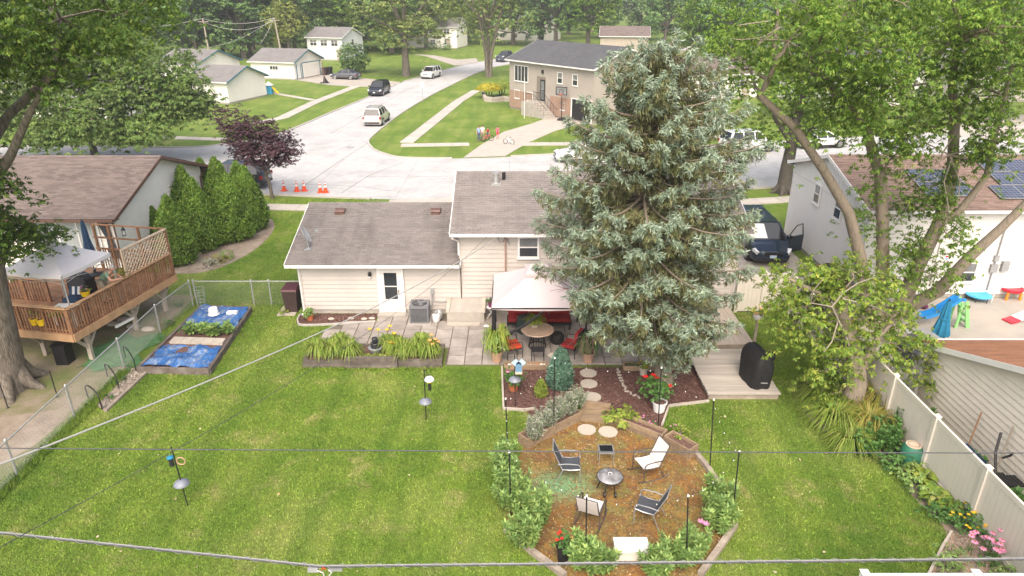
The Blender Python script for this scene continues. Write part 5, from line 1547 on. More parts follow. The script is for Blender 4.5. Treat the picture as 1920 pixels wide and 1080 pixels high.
 # ---------------------------------------------------------------- fences
def chain_link(label,pts,h,gate_at=None,posts=None):
 """posts, top rail and woven wire between consecutive points"""
 T=thing('chain_link_fence',label,'fence',(*pts[0],0))
 for i,p in enumerate(pts):
  v=MB();v.cyl((*p,0),(*p,h+.05),.032,n=8);v.ell((*p,h+.05),(.04,.04,.045),8,4,z0=0)
  v.build('post',MAT['galv'],T,smooth=50)
 wires=MB()
 for a,b in zip(pts,pts[1:]):
  a,b=Vector((*a,0)),Vector((*b,0))
  d=b-a;L=d.length;u=d.normalized()
  v=MB();v.cyl(a+Vector((0,0,h)),b+Vector((0,0,h)),.022,n=8);v.build('top_rail',MAT['galv'],T,smooth=50)
  s_=-h
  while s_<L:
   for sg in(1,-1):
    t0,t1=max(0,s_),min(L,s_+h)
    if t1<=t0:continue
    za,zb=(t0-s_),(t1-s_)
    if sg<0:za,zb=h-za,h-zb
    p0,p1=a+u*t0+Vector((0,0,za)),a+u*t1+Vector((0,0,zb))
    w=Vector((0,0,.0022));x=Vector((-u.y,u.x,0))*.0022
    wires.add([p0-w,p1-w,p1+w,p0+w],[(0,1,2,3)])
    wires.add([p0-x,p1-x,p1+x,p0+x],[(0,1,2,3)])
   s_+=.075
 o=wires.build('wire_mesh',MAT['galv'],T)
 o['kind']='stuff'
 return T
chain_link('long grey chain-link fence between the lawn and the deck',[(-13.6,9.2),(-13.66,12.3),(-13.7,15.3),(-13.76,18.1),(-13.82,21.2),(-13.85,24.0),(-13.6,26.45)],1.15)
chain_link('short chain-link fence run with gate beside the beige house',[(-13.5,26.6),(-11.05,26.6),(-10.3,26.6),(-8.75,26.6)],1.1)
chain_link('short chain-link piece between vinyl fence and beige garage',[(11.5,19.2),(12.9,19.2)],1.15)
def vinyl(label,pts,h,mat,cat='fence'):
 T=thing('vinyl_fence',label,cat,(*pts[0],0))
 for p in pts:
  v=MB();v.box(p[0]-.065,p[1]-.065,0,p[0]+.065,p[1]+.065,h+.06)
  v.add([(p[0]-.085,p[1]-.085,h+.06),(p[0]+.085,p[1]-.085,h+.06),(p[0]+.085,p[1]+.085,h+.06),(p[0]-.085,p[1]+.085,h+.06),(p[0],p[1],h+.14)],[(3,2,1,0),(0,1,4),(1,2,4),(2,3,4),(3,0,4)])
  v.build('post',MAT[mat],T)
 for a,b in zip(pts,pts[1:]):
  a,b=Vector((*a,0)),Vector((*b,0));u=(b-a).normalized()
  a,b=a+u*.066,b-u*.066
  for zz in(h-.06,.12):
   v=MB();v.bar(a+Vector((0,0,zz)),b+Vector((0,0,zz)),.06,.13);v.build('rail',MAT[mat],T)
  n=max(2,int((b-a).length/.16))
  for i in range(n):
   p,q=a+(b-a)*(i/n),a+(b-a)*((i+1)/n)
   v=MB();v.bar((p+u*.003)+Vector((0,0,h/2+.03)),(q-u*.003)+Vector((0,0,h/2+.03)),.028,h-.31);v.build('panel',MAT[mat],T)
 return T
vinyl('tall beige vinyl fence along the right garden edge',[(11.5,y)for y in(9.2,11.3,13.4,15.55,17.7,19.9,22.1,24.3,25.6)],1.75,'vinyl')
vinyl('beige vinyl gate panel behind the spruce by the minivan',[(9.35,25.9),(10.4,25.9),(11.4,25.9)],1.75,'vinyl')
vinyl('white vinyl fence top at the lower right corner',[(6.95,10.1),(9.15,10.1),(11.3,10.1)],1.78,'vinylwhite')
# ---------------------------------------------------------------- raised deck on the left
N_=Vector((-15.2,21.05,0));F_=Vector((-14.15,26.6,0))
e_=(F_-N_).normalized();n_=Vector((-e_.y,e_.x,0))
DZ=1.42
dk=thing('raised_deck','raised brown wooden deck with baluster railing beside the left house','deck',tuple(N_),math.atan2(e_.y,e_.x)-math.pi/2)
LE,LN=(F_-N_).length,6.0
W3=lambda a,b,z:N_+e_*a+n_*b+Vector((0,0,z))
v=MB();v.bar(W3(0,-.02,DZ-.14),W3(LE,-.02,DZ-.14),.04,.28);v.build('rim_joist',MAT['cedarlight'],dk)
v=MB();v.bar(W3(-.02,.001,DZ-.14),W3(-.02,LN,DZ-.14),.04,.28);v.build('rim_joist',MAT['cedarlight'],dk)
nb=38
for i in range(nb):
 a=LE*(i+.5)/nb
 v=MB();v.bar(W3(a,0,DZ+.015),W3(a,LN,DZ+.015),LE/nb-.012,.03);v.build('deck_board',MAT['cedar'],dk)
def rail_run(P0,P1,nposts,skip_last=False):
 d=P1-P0;u=d.normalized();up=Vector((0,0,1))
 for i in range(nposts):
  if skip_last and i==nposts-1:continue
  p=P0+d*(i/(nposts-1))
  v=MB();v.bar(p+up*-.2,p+up*.93,.09,.09);v.build('post',MAT['cedar'],dk)
 v=MB();v.bar(P0+up*.955,P1+up*.955,.14,.035,up=(0,0,1));v.build('top_rail',MAT['cedarlight'],dk)
 for zz in(.84,.12):
  v=MB();v.bar(P0+up*zz,P1+up*zz,.035,.07);v.build('rail',MAT['cedar'],dk)
 k=int(d.length/.125)
 for i in range(k):
  p=P0+d*((i+.5)/k)+Vector((-u.y,u.x,0))*-.035
  v=MB();v.bar(p+up*.05,p+up*.88,.036,.036);v.build('baluster',MAT['cedar'],dk)
rail_run(W3(.05,.05,DZ),W3(LE-.05,.05,DZ),6)
rail_run(W3(.05,LN,DZ),W3(.05,.05,DZ),7,True)
rail_run(W3(2.2,LN,DZ),W3(2.2,2.9,DZ),4)
v=MB()
la,lb,z0,z1=3.1,LE-.05,DZ+.98,DZ+1.98
st_=.2
k=la-(z1-z0)
while k<lb:
 for sg in(1,-1):
  t0,t1=max(la,k),min(lb,k+(z1-z0))
  if t1-t0>.02:
   za,zb=z0+(t0-k),z0+(t1-k)
   if sg<0:za,zb=z0+z1-za,z0+z1-zb
   v.bar(W3(t0,.05+.006*sg,za),W3(t1,.05+.006*sg,zb),.008,.05,up=tuple(n_))
 k+=st_
o=v.build('lattice',MAT['latticewood'],dk);o['kind']='stuff'
v=MB();v.bar(W3(la,.05,z1+.02),W3(lb,.05,z1+.02),.1,.05);v.build('lattice_cap',MAT['latticewood'],dk)
for t in(la-.04,lb+.04):
 v=MB();v.bar(W3(t,.05,z0-.03),W3(t,.05,z1+.05),.06,.06);v.build('lattice_post',MAT['latticewood'],dk)
for b_ in(.05,1.3,2.7,3.4):
 v=MB();v.bar(W3(LE-.05,b_,DZ),W3(LE-.05,b_,DZ+2.0),.085,.085);v.build('frame_post',MAT['cedar'],dk)
for zz in(2.02,1.45,.96):
 v=MB();v.bar(W3(LE-.05,0.1,DZ+zz),W3(LE-.05,3.5,DZ+zz),.09,.05);v.build('frame_rail',MAT['cedar'],dk)
k=26
for i in range(k):
 v=MB();v.bar(W3(LE-.06,.15+3.3*i/k,DZ+.05),W3(LE-.06,.15+3.3*i/k,DZ+.93),.036,.036);v.build('baluster',MAT['cedar'],dk)
for a_,b_ in((.75,.25),(3.2,.3),(5.0,.3),(.75,2.2),(5.2,2.6)):
 v=MB();v.bar(W3(a_,b_,0),W3(a_,b_,DZ-.28),.14,.14);v.build('support_post',MAT['postgrey'],dk)
 for s_ in(-1,1):
  v=MB();v.bar(W3(a_,b_,.5),W3(a_+s_*.55,b_,DZ-.28),.07,.09);v.build('brace',MAT['postgrey'],dk)
for a_ in(.75,3.2,5.0):
 v=MB();v.bar(W3(a_,0.1,DZ-.38),W3(a_,4,DZ-.38),.09,.18);v.build('beam',MAT['postgrey'],dk)
v=MB();v.bar(W3(2.2,.3,.62),W3(3.2,.3,.55),.08,.1);v.build('brace',MAT['vinylwhite'],dk)
cn=thing('pop_up_canopy','white pop-up canopy tent standing on the raised deck','canopy',tuple(W3(1.6,1.5,DZ+.03)),math.atan2(e_.y,e_.x)-math.pi/2)
ca=[W3(.3,.12,DZ+2.08),W3(2.6,.12,DZ+2.08),W3(2.6,2.6,DZ+2.08),W3(.3,2.6,DZ+2.08)]
pk=W3(1.45,1.36,DZ+2.9)
v=MB()
ng=8
for i in range(4):
 A_,B2=ca[i],ca[(i+1)%4]
 for a in range(ng):
  for b in range(ng):
   def pnt(s_,t):
    p=A_.lerp(B2,s_).lerp(pk,t)
    sag=math.sin(math.pi*s_)*(1-t)*.05+.28*t*(1-t)
    p.z-=sag
    return p
   q=[pnt(a/ng,b/ng),pnt((a+1)/ng,b/ng),pnt((a+1)/ng,(b+1)/ng),pnt(a/ng,(b+1)/ng)]
   v.add(q,[(0,1,2,3)])
 for a in range(ng):
  p,q=A_.lerp(B2,a/ng),A_.lerp(B2,(a+1)/ng)
  p.z-=math.sin(math.pi*a/ng)*.05;q.z-=math.sin(math.pi*(a+1)/ng)*.05
  v.add([p,q,q-Vector((0,0,.13)),p-Vector((0,0,.13))],[(0,3,2,1)])
v.build('roof_fabric',MAT['canopywhite'],cn,smooth=35)
for c in ca:
 v=MB();v.bar(Vector((c.x,c.y,DZ+.03)),Vector((c.x,c.y,DZ+2.06)),.035,.035);v.build('leg',MAT['galv'],cn)
for i in range(4):
 A_,B2=ca[i],ca[(i+1)%4]
 d=Vector((0,0,.15))
 v=MB()
 m_=A_.lerp(B2,.5)
 v.bar(A_-d,m_-d*2.2,.02,.02);v.bar(A_-d*2.2,m_-d,.02,.02);v.bar(m_-d,B2-d*2.2,.02,.02);v.bar(m_-d*2.2,B2-d,.02,.02)
 v.build('truss',MAT['galv'],cn)
def closed_umbrella(label,base,h,r,mat,rz=0):
 T=thing('closed_umbrella',label,'umbrella',tuple(base))
 v=MB();v.cyl(base,Vector(base)+Vector((0,0,h+.08)),.025,n=8);v.build('pole',MAT['darkmetal'],T)
 v=MB()
 for ring in range(2):
  pass
 prof=[(r*.9,h*.30),(r,h*.36),(r*.62,h*.62),(r*.55,h*.66),(r*.45,h*.85),(.05,h)]
 n=24;k0=0
 for rr,z in prof:
  for j in range(n):
   an=2*math.pi*j/n
   q=rr*(1+.22*math.cos(an*8))
   v.v.append((base[0]+q*math.cos(an),base[1]+q*math.sin(an),base[2]+z))
 for i in range(len(prof)-1):
  for j in range(n):
   a,b=i*n+j,i*n+(j+1)%n
   v.f.append((a,b,b+n,a+n));v.m.append(0)
 v.build('canopy',MAT[mat],T,smooth=60)
 v=MB();v.cyl(Vector(base)+Vector((0,0,h*.63)),Vector(base)+Vector((0,0,h*.66)),r*.7,n=12);v.build('strap',MAT[mat],T)
 v=MB();v.lathe(base,[(.28,0),(.28,.05),(.06,.12),(.05,.3)],14);v.build('base',MAT['darkmetal'],T)
 return T
closed_umbrella('closed navy umbrella at the far corner of the deck',W3(4.9,3.2,DZ+.03),2.35,.2,'bluefab')
closed_umbrella('closed turquoise umbrella behind the beige garage roof',tuple(spot(1755,655)),2.0,.26,'tealfab')
def loc_on_deck(a,b):return W3(a,b,DZ+.03)
t_=thing('deck_table','small white table inside the deck corner','table',tuple(loc_on_deck(.75,.75)))
c=loc_on_deck(.75,.75)
v=MB();v.box(c.x-.4,c.y-.25,c.z+.62,c.x+.4,c.y+.25,c.z+.66);v.build('table_top',MAT['white'],t_)
for dx,dy in((-.35,-.2),(.35,-.2),(.35,.2),(-.35,.2)):
 v=MB();v.cyl((c.x+dx,c.y+dy,c.z),(c.x+dx,c.y+dy,c.z+.62),.02,n=6);v.build('leg',MAT['white'],t_)
pot('potted_flowers','bright yellow pot with pink flowers under the canopy edge',tuple(loc_on_deck(1.9,.95)+Vector((0,0,.55))),.16,.2,'yellow')
shrub('flowering_plant','pink flowers growing from the yellow pot',tuple(loc_on_deck(1.9,.95)+Vector((0,0,.73))),(.14,.14,.1),'leaf_green',(.06,.04),12,14,.06,61,'plant',flower=('petal_pink',8,.035,0))
st2=thing('plant_stand','dark metal stand under the yellow pot','stand',tuple(loc_on_deck(1.9,.95)))
v=MB();v.lathe(loc_on_deck(1.9,.95),[(.15,0),(.04,.05),(.03,.5),(.16,.53),(.16,.548)],12);v.build('column',MAT['darkmetal'],st2)
ch=thing('cushioned_chair','dark patio chair with striped cushion beside the leaning man','chair',tuple(loc_on_deck(2.0,1.55)))
c=loc_on_deck(2.0,1.55)
v=MB();v.box(c.x-.3,c.y-.3,c.z+.3,c.x+.3,c.y+.3,c.z+.42);v.build('seat',MAT['bluefab'],ch)
v=MB();v.mbox(Matrix.Translation((c.x,c.y+.32,c.z+.7))@Matrix.Rotation(-.2,4,'X'),.6,.12,.6);v.build('backrest',MAT['darkmetal'],ch)
for k in range(5):
 v=MB();v.mbox(Matrix.Translation((c.x-.2+k*.1,c.y+.2,c.z+.58))@Matrix.Rotation(-.4,4,'X'),.095,.1,.3);v.build('cushion_stripe',MAT['white' if k%2 else 'bluefab'],ch)
for dx,dy in((-.28,-.28),(.28,-.28),(.28,.28),(-.28,.28)):
 v=MB();v.cyl((c.x+dx,c.y+dy,c.z),(c.x+dx,c.y+dy,c.z+.55),.018,n=6);v.build('leg',MAT['darkmetal'],ch)
for(a,b_,mat,lb,sd_)in((.3,1.4,'petal_yellow','trailing plant in a hanging box on the near deck rail',62),(.35,.6,'petal_pink','leafy plant with pink flowers at the deck corner rail',63)):
 shrub('potted_plant',lb,tuple(W3(a-.1,b_,DZ+.55)),(.3,.14,.16),'leaf_lime',(.08,.05),26,18,.08,sd_,'plant',flower=(mat,5,.04,0))
for(a,lb)in((1.15,'yellow pot hanging on the near rail, first from the corner'),(1.42,'yellow pot hanging on the near rail, second from the corner')):
 c=W3(-.02,a,DZ+.28)
 pot('hanging_pot',lb,tuple(c),.12,.24,'yellow',group='yellow pots on the near deck rail')
shrub('potted_plant','orange-leaved plant hung beside the deck lattice',tuple(W3(3.0,.3,DZ+.75)),(.22,.2,.3),'leaf_lilydry',(.1,.05),26,18,.09,64,'plant')
ln=thing('lantern','small black lantern hanging on the deck frame','lantern',tuple(W3(LE-.05,2.0,DZ+1.55)))
c=W3(LE-.05,2.0,DZ+1.6)
v=MB();v.lathe(c,[(.08,0),(.08,.03),(.02,.03)],8);v.lathe(c,[(.09,.24),(.05,.32),(.01,.38)],8)
for an in range(4):v.cyl(c+Vector((.07*math.cos(an*1.57),.07*math.sin(an*1.57),.03)),c+Vector((.07*math.cos(an*1.57),.07*math.sin(an*1.57),.24)),.008,n=4)
v.build('frame',MAT['black'],ln)
v=MB();v.cyl(c+Vector((0,0,.03)),c+Vector((0,0,.2)),.05,n=8);v.build('glass',MAT['lampclear'],ln)
gr=thing('patio_grill','dark covered grill under the canopy back','grill',tuple(loc_on_deck(2.9,2.0)))
c=loc_on_deck(2.9,2.0)
v=MB();v.box(c.x-.4,c.y-.25,c.z,c.x+.4,c.y+.25,c.z+.75);v.build('cabinet',MAT['black'],gr)
v=MB();v.ell(c+Vector((0,0,.75)),(.42,.28,.3),14,6,z0=0);v.build('lid',MAT['darkmetal'],gr,smooth=50)
bn=thing('storage_bin','black slatted bin under the near deck corner','bin',tuple(W3(.5,1.0,0)))
c=W3(.4,1.05,0);v=MB();v.box(c.x-.22,c.y-.22,0,c.x+.22,c.y+.22,.75);v.box(c.x-.25,c.y-.25,.75,c.x+.25,c.y+.25,.8);v.build('body',MAT['black'],bn)
v=MB()
for i in range(30):
 pass
mk('greennet',M,(0.05,0.15,0.05),.8,.3,4,col2=(0.10,0.2,0.08))
nt_=MB()
cx_,cy_=spot(215,670)[:2]
nn=10
for i in range(nn):
 for j in range(nn):
  P4=[]
  for a,b in((i,j),(i+1,j),(i+1,j+1),(i,j+1)):
   x=cx_-1.0+2.0*a/nn;y=cy_-.9+2.6*b/nn
   P4.append((x+.25*math.sin(b*.9),y+.2*math.sin(a),.02+.03*abs(math.sin(a*1.7+b*2.3))))
  nt_.add(P4,[(0,1,2,3)])
settag(nt_.build('garden_netting',MAT['greennet'],smooth=60),'crumpled green garden netting lying under the deck edge','netting')
for(a,b,lb)in((122,640,'dark stake beside the bare earth under the deck'),(108,745,'thin dark stake in the worn yard near the trunk'),(15,765,'thin dark stake at the foot of the maple trunk')):
 c=spot(a,b);v=MB();v.cyl(c,c+Vector((0,0,1.0)),.018,n=6);v.lathe(c,[(.06,0),(.02,.04)],8);settag(v.build('garden_stake',MAT['black']),lb,'stake')
for i,(a,b)in enumerate(((250,612),(212,608),(278,618),(232,600))):
 c=spot(a,b);v=MB();v.ell(c,(.28,.18,.12),9,5,z0=-.2)
 settag(v.build('rock',MAT['stone'],smooth=30),('flat tan rock under the deck beside the grey post','rounded rock farthest under the deck','pale rock beside the fence line','small rock behind the flat tan one')[i],'rock','rocks under the deck')
 # ---------------------------------------------------------------- tarp-covered garden bed
gc=[spot(258,690,.2),spot(392,693,.2),spot(470,577,.2),spot(378,573,.2)]
gb=thing('raised_garden_bed','timber-edged garden bed under blue tarps by the fence','garden bed',(gc[0].x,gc[0].y,0))
for i in range(4):
 a,b=gc[i],gc[(i+1)%4]
 v=MB();v.bar((a.x,a.y,.12),(b.x,b.y,.12),.1+.004*i,.24-.006*i);v.build('edge_timber',MAT['oldtimber'],gb)
v=MB();v.add([(p.x,p.y,.16)for p in gc],[(0,1,2,3)]);v.build('soil',MAT['mulch'],gb)
BL=lambda s_,t:gc[0].lerp(gc[1],s_).lerp(gc[3].lerp(gc[2],s_),t)
def tarp(label,s0,s1,t0,t1,amp,seed):
 rg=random.Random(seed)
 n1,n2=30,26
 v=MB()
 for j in range(n2+1):
  for i in range(n1+1):
   p=BL(s0+(s1-s0)*i/n1+.012*math.sin(j*.8+seed),t0+(t1-t0)*j/n2+.012*math.sin(i*.7))
   nz=noise.noise(Vector((p.x*2.2+seed,p.y*2.6,1.3)))+.6*abs(noise.noise(Vector((p.x*5+p.y*2.2,p.y*3.4-p.x,seed))))
   v.v.append((p.x,p.y,.225+amp*nz))
 for j in range(n2):
  for i in range(n1):
   a=j*(n1+1)+i
   v.f.append((a,a+1,a+n1+2,a+n1+1));v.m.append(0)
 o=v.build('tarp',MAT['bluetarp'],smooth=50)
 return settag(o,label,'tarp','blue tarps over the garden bed')
tarp('wrinkled blue tarp at the near end of the garden bed',.03,.97,.02,.33,.15,3)
tarp('blue tarp at the far end under the white bucket',.02,.98,.62,.99,.10,5)
for i in range(5):
 p,q=BL(.1+.17*i,.36),BL(.1+.17*i+.165,.36);r2,s2=BL(.1+.17*i+.165,.44),BL(.1+.17*i,.44)
 v=MB();v.prism([(p.x,p.y),(q.x,q.y),(r2.x,r2.y),(s2.x,s2.y)],.17,.26);v.build('paver',MAT['clay']if False else MAT['stone'],gb)
for i,(s_,t,w)in enumerate(((.5,.53,.5),(.72,.52,.42),(.3,.52,.38),(.9,.55,.32))):
 c=BL(s_,t)
 stalks('vegetable_plant',('broad-leaved vegetable plant in the middle of the bed','vegetable plant right of the middle of the bed','vegetable plant toward the fence side of the bed','vegetable plant at the lawn edge of the bed')[i],(c.x,c.y,.2),w,.35,.42,9,'leaf_shrub',(.22,.09),70+i,'plant','vegetables between the tarps')
for i,(a,b)in enumerate(((318,610),(308,640),(345,622),(338,575))):
 c=spot(a,b);shrub('weed_clump',('weeds at the fence beside the garden bed','low weeds at the near fence corner of the bed','weeds on the edge timber of the bed','weeds at the far fence post by the bed')[i],tuple(c),(.22,.22,.14),'leaf_green',(.08,.05),16,16,.09,80+i,'plant','weeds round the garden bed')
c=BL(.42,.83)
v=MB();v.lathe((c.x,c.y,.27),[(.23,0),(.2,.02),(.17,.27),(.16,.28),(.01,.28)],18)
settag(v.build('bucket',MAT['white'],smooth=40),'upturned white bucket standing on the far blue tarp','bucket')
cg_=thing('wire_cage','tapered wire plant cage at the far end of the tarp bed','plant cage',tuple(BL(.1,.93)))
c=BL(.1,.93)
for k,(r2,z)in enumerate(((.14,.3),(.17,.6),(.2,.9),(.22,1.15))):
 v=MB();v.tube([(c.x+r2*math.cos(a*.524),c.y+r2*math.sin(a*.524),z)for a in range(13)],.006,4);v.build('ring',MAT['steel'],cg_)
for a in range(5):
 v=MB();v.cyl((c.x+.12*math.cos(a*1.257),c.y+.12*math.sin(a*1.257),.15),(c.x+.22*math.cos(a*1.257),c.y+.22*math.sin(a*1.257),1.18),.006,n=4);v.build('wire',MAT['steel'],cg_)
v=MB();c=BL(.75,.86);v.mbox(Matrix.Translation((c.x,c.y,.30)),.42,.2,.1);settag(v.build('soil_bag',MAT['white']),'white bag lying on the far blue tarp','bag')
def hoop(label,a,b):
 p,q=spot(*a),spot(*b)
 v=MB();pts=[]
 for i in range(15):
  t=i/14;an=math.pi*(1-t)
  c=p.lerp(q,.5+.5*math.cos(an))
  pts.append(c+Vector((0,0,.42+.22*math.sin(an)))if 0<i<14 else c+Vector((0,0,.42)))
 v.tube([p]+pts+[q],.022,8)
 o=v.build('plant_hoop',MAT['black'],smooth=60);settag(o,label,'hoop','black hoops in the gravel strip')
hoop('black hoop nearest the camera in the gravel strip',(166,748),(192,768));hoop('black hoop in the middle of the gravel strip',(202,706),(224,731));hoop('black hoop at the garden bed end of the gravel strip',(236,672),(256,697))
v=MB();a,b=spot(198,773),spot(277,698);v.bar((a.x,a.y,.04),(b.x,b.y,.04),.1,.09);settag(v.build('edging_board',MAT['greytimber']),'weathered edging board between gravel strip and lawn','edging')
c=spot(268,672);
for i,(a,b)in enumerate(((205,745),(230,715),(250,690),(215,720))):
 c=spot(a,b);shrub('weed_clump',('small weed in the near gravel strip','small weed between the black hoops','small weed at the bed end of the gravel','weed at the fence foot in the gravel')[i],tuple(c),(.14,.14,.09),'leaf_green',(.06,.04),9,12,.06,90+i,'plant','weeds in the gravel strip')
 # ---------------------------------------------------------------- lily planter on the patio
lp=thing('timber_planter','long dark timber planter full of daylilies at the lawn edge','planter',(-5.0,21.4,0))
def sleeper(x0,y0,x1,y1,z0,z1):
 v=MB();v.box(x0,y0,z0,x1,y1,z1);v.build('sleeper',MAT['oldtimber'],lp)
for k in range(2):
 z0=k*.145
 sleeper(-7.48,21.25,-5.95,21.40,z0,z0+.14)if k==0 else sleeper(-7.44,21.255,-5.95,21.395,z0,z0+.12)
 sleeper(-4.05,21.25,-2.5,21.40,z0,z0+.14)
for k in range(3):sleeper(-5.93,21.16+.01*k,-4.07,21.31+.01*k,k*.145,k*.145+.14)
for k in range(2):
 sleeper(-7.48,21.405,-7.33,22.55,k*.145,k*.145+.135);sleeper(-2.66,21.405,-2.5,22.55,k*.145,k*.145+.135);sleeper(-7.32,22.42,-2.67,22.56,k*.145,k*.145+.135)
v=MB();v.prism([(-7.32,21.405),(-2.67,21.405),(-2.67,22.41),(-7.32,22.41)],0.02,.24);v.prism([(-5.9,21.345),(-4.1,21.345),(-4.1,21.40),(-5.9,21.40)],.02,.38);v.build('soil',MAT['mulch'],lp)
li=[(-7.0,21.75,'at the lawn end of the planter'),(-6.45,21.7,'second from the lawn end of the planter'),(-5.85,21.65,'left of the fountain front'),(-6.3,22.2,'in the back row near the lawn end'),(-4.5,22.15,'just behind the fountain'),(-3.95,21.65,'right of the fountain front'),(-3.45,21.75,'second from the patio end of the planter'),(-2.95,21.7,'at the patio end of the planter'),(-3.3,22.2,'in the back row near the patio end'),(-4.2,21.9,'between fountain and orange blooms')]
for i,(x,y,lb)in enumerate(li):
 straps('daylily','arching green daylily clump '+lb,(x,y,.24),.55,.55,170,'leaf_lily',100+i,'plant','daylilies in the timber planter')
for i,(x,y)in enumerate(((-5.4,21.55),(-4.75,21.5))):
 shrub('stonecrop',('low yellow-green groundcover left of the fountain foot','low yellow-green groundcover right of the fountain foot')[i],(x,y,.3),(.35,.16,.1),'leaf_lime',(.07,.03),26,20,.07,115+i,'plant','groundcover round the fountain')
def lily_bloom(label,pts,mat):
 T=thing('lily_stems',label,'flowers',tuple(pts[0][:2])+(.24,))
 for x,y,z in pts:
  v=MB();v.cyl((x,y,.24),(x,y,z),.008,n=5);o=v.build('stalk',MAT['leaf_lily'],T)
  c=Vector((x,y,z));v=MB()
  for a in range(6):
   an=a*1.047;u=Vector((math.cos(an),math.sin(an),.7));w=Vector((-math.sin(an),math.cos(an),0))*.03
   v.add([c,c+u*.05+w,c+u*.1,c+u*.05-w],[(0,1,2,3)])
  v.build('flower',MAT[mat],T)
lily_bloom('yellow daylily blooms behind the fountain',[(-4.55,22.2,1.0),(-4.45,22.25,1.12),(-4.9,22.3,.95),(-5.2,22.3,.98),(-4.3,22.2,.85),(-4.35,21.7,.75),(-4.2,21.75,.7)],'petal_yellow')
lily_bloom('peach daylily blooms at the patio end of the planter',[(-2.95,21.75,.8),(-2.85,21.65,.7),(-2.75,21.8,.82),(-3.0,21.55,.62),(-2.9,21.9,.95),(-2.65,21.75,.75)],'petal_peach')
fo=thing('fountain','tiered dark ceramic fountain standing in the lily planter','fountain',(-4.95,21.85,.24))
v=MB();v.lathe((-4.95,21.85,.24),[(.14,0),(.2,.1),(.25,.24),(.27,.27),(.25,.28),(.1,.26)],20);v.build('basin',MAT['fountaingrey'],fo,smooth=40)
v=MB();v.lathe((-4.95,21.85,.48),[(.14,0),(.17,.06),(.17,.2),(.15,.22),(.08,.2)],20);v.build('tier',MAT['fountain'],fo,smooth=40)
v=MB();v.lathe((-4.95,21.85,.69),[(.07,0),(.1,.06),(.115,.18),(.1,.2),(.04,.18)],20);v.build('top_urn',MAT['fountain'],fo,smooth=40)
# ---------------------------------------------------------------- against the house wall
ac=thing('air_conditioner','grey outdoor air conditioner on a pad against the beige wall','air conditioner',(-3.72,24.95,.05))
X0,Y0,X1,Y1=-4.1,24.6,-3.34,25.32
v=MB();v.box(X0-.08,Y0-.08,.0,X1+.08,Y1+.08,.10);v.build('pad',MAT['concrete'],ac)
v=MB();v.box(X0+.03,Y0+.03,.101,X1-.03,Y1-.03,.78);v.build('core',MAT['black'],ac)
for zz in(.10,.74):
 v=MB();v.box(X0,Y0,zz,X1,Y1,zz+(.05 if zz<.5 else .10));v.build('cap' if zz>.5 else 'base_tray',MAT['acgrey'],ac)
for dx,dy in((X0,Y0),(X1-.05,Y0),(X1-.05,Y1-.05),(X0,Y1-.05)):
 v=MB();v.box(dx+.001,dy+.001,.15,dx+.049,dy+.049,.74);v.build('corner_post',MAT['acgrey'],ac)
v=MB()
for i in range(11):v.box(X0+.05,Y0+.008,.18+i*.05,X1-.05,Y0+.02,.2+i*.05);v.box(X0+.008,Y0+.05,.18+i*.05,X0+.02,Y1-.05,.2+i*.05);v.box(X1-.02,Y0+.05,.18+i*.05,X1-.008,Y1-.05,.2+i*.05)
for i in range(9):v.box(X0+.08+i*.075,Y0+.004,.16,X0+.088+i*.075,Y0+.012,.74)
o=v.build('louvre',MAT['acgrey'],ac);o['kind']='stuff'
cxa,cya=(X0+X1)/2,(Y0+Y1)/2
v=MB();v.lathe((cxa,cya,.84),[(.30,0),(.30,.012),(.001,.012)],24);v.build('fan_opening',MAT['black'],ac)
v=MB()
for a in range(4):
 an=a*1.571+.3;m=Matrix.Translation((cxa,cya,.86))@Matrix.Rotation(an,4,'Z')@Matrix.Translation((.15,0,0))@Matrix.Rotation(.4,4,'X');v.mbox(m,.24,.13,.008)
v.build('fan_blade',MAT['acgrey'],ac)
v=MB()
for rr in(.1,.17,.24,.31):v.tube([(cxa+rr*math.cos(a*.314),cya+rr*math.sin(a*.314),.885)for a in range(21)],.006,4)
for a in range(8):v.cyl((cxa,cya,.887),(cxa+.31*math.cos(a*.785),cya+.31*math.sin(a*.785),.887),.005,n=4)
v.lathe((cxa,cya,.88),[(.07,0),(.07,.02),(.01,.03)],12)
o=v.build('fan_grille',MAT['acgrey'],ac)
pt_=thing('propane_tank','white propane cylinder beside the air conditioner','gas cylinder',(-3.07,24.85,.05))
v=MB();v.lathe((-3.07,24.85,.05),[(.11,0),(.12,.03),(.155,.06),(.155,.3),(.12,.37),(.05,.4)],18);v.build('tank',MAT['white'],pt_,smooth=50)
v=MB();v.lathe((-3.07,24.85,.42),[(.085,0),(.09,.1),(.08,.1),(.075,0)],14);v.build('collar',MAT['galv'],pt_)
v=MB();v.lathe((-2.98,25.12,.05),[(.11,0),(.155,.06),(.155,.34),(.06,.42)],16);settag(v.build('propane_tank',MAT['galv'],smooth=50),'dull grey gas cylinder behind the white one','gas cylinder')
ww=thing('bulkhead','pale concrete bulkhead box against the beige wall','bulkhead',(-1.9,25.2,0))
v=MB()
v.add([(-2.62,24.78,0),(-1.12,24.78,0),(-1.12,25.70,0),(-2.62,25.70,0),(-2.62,24.78,.52),(-1.12,24.78,.52),(-1.12,25.70,.72),(-2.62,25.70,.72)],[(3,2,1,0),(4,5,6,7),(0,1,5,4),(1,2,6,5),(2,3,7,6),(3,0,4,7)])
v.build('body',MAT['concrete'],ww)
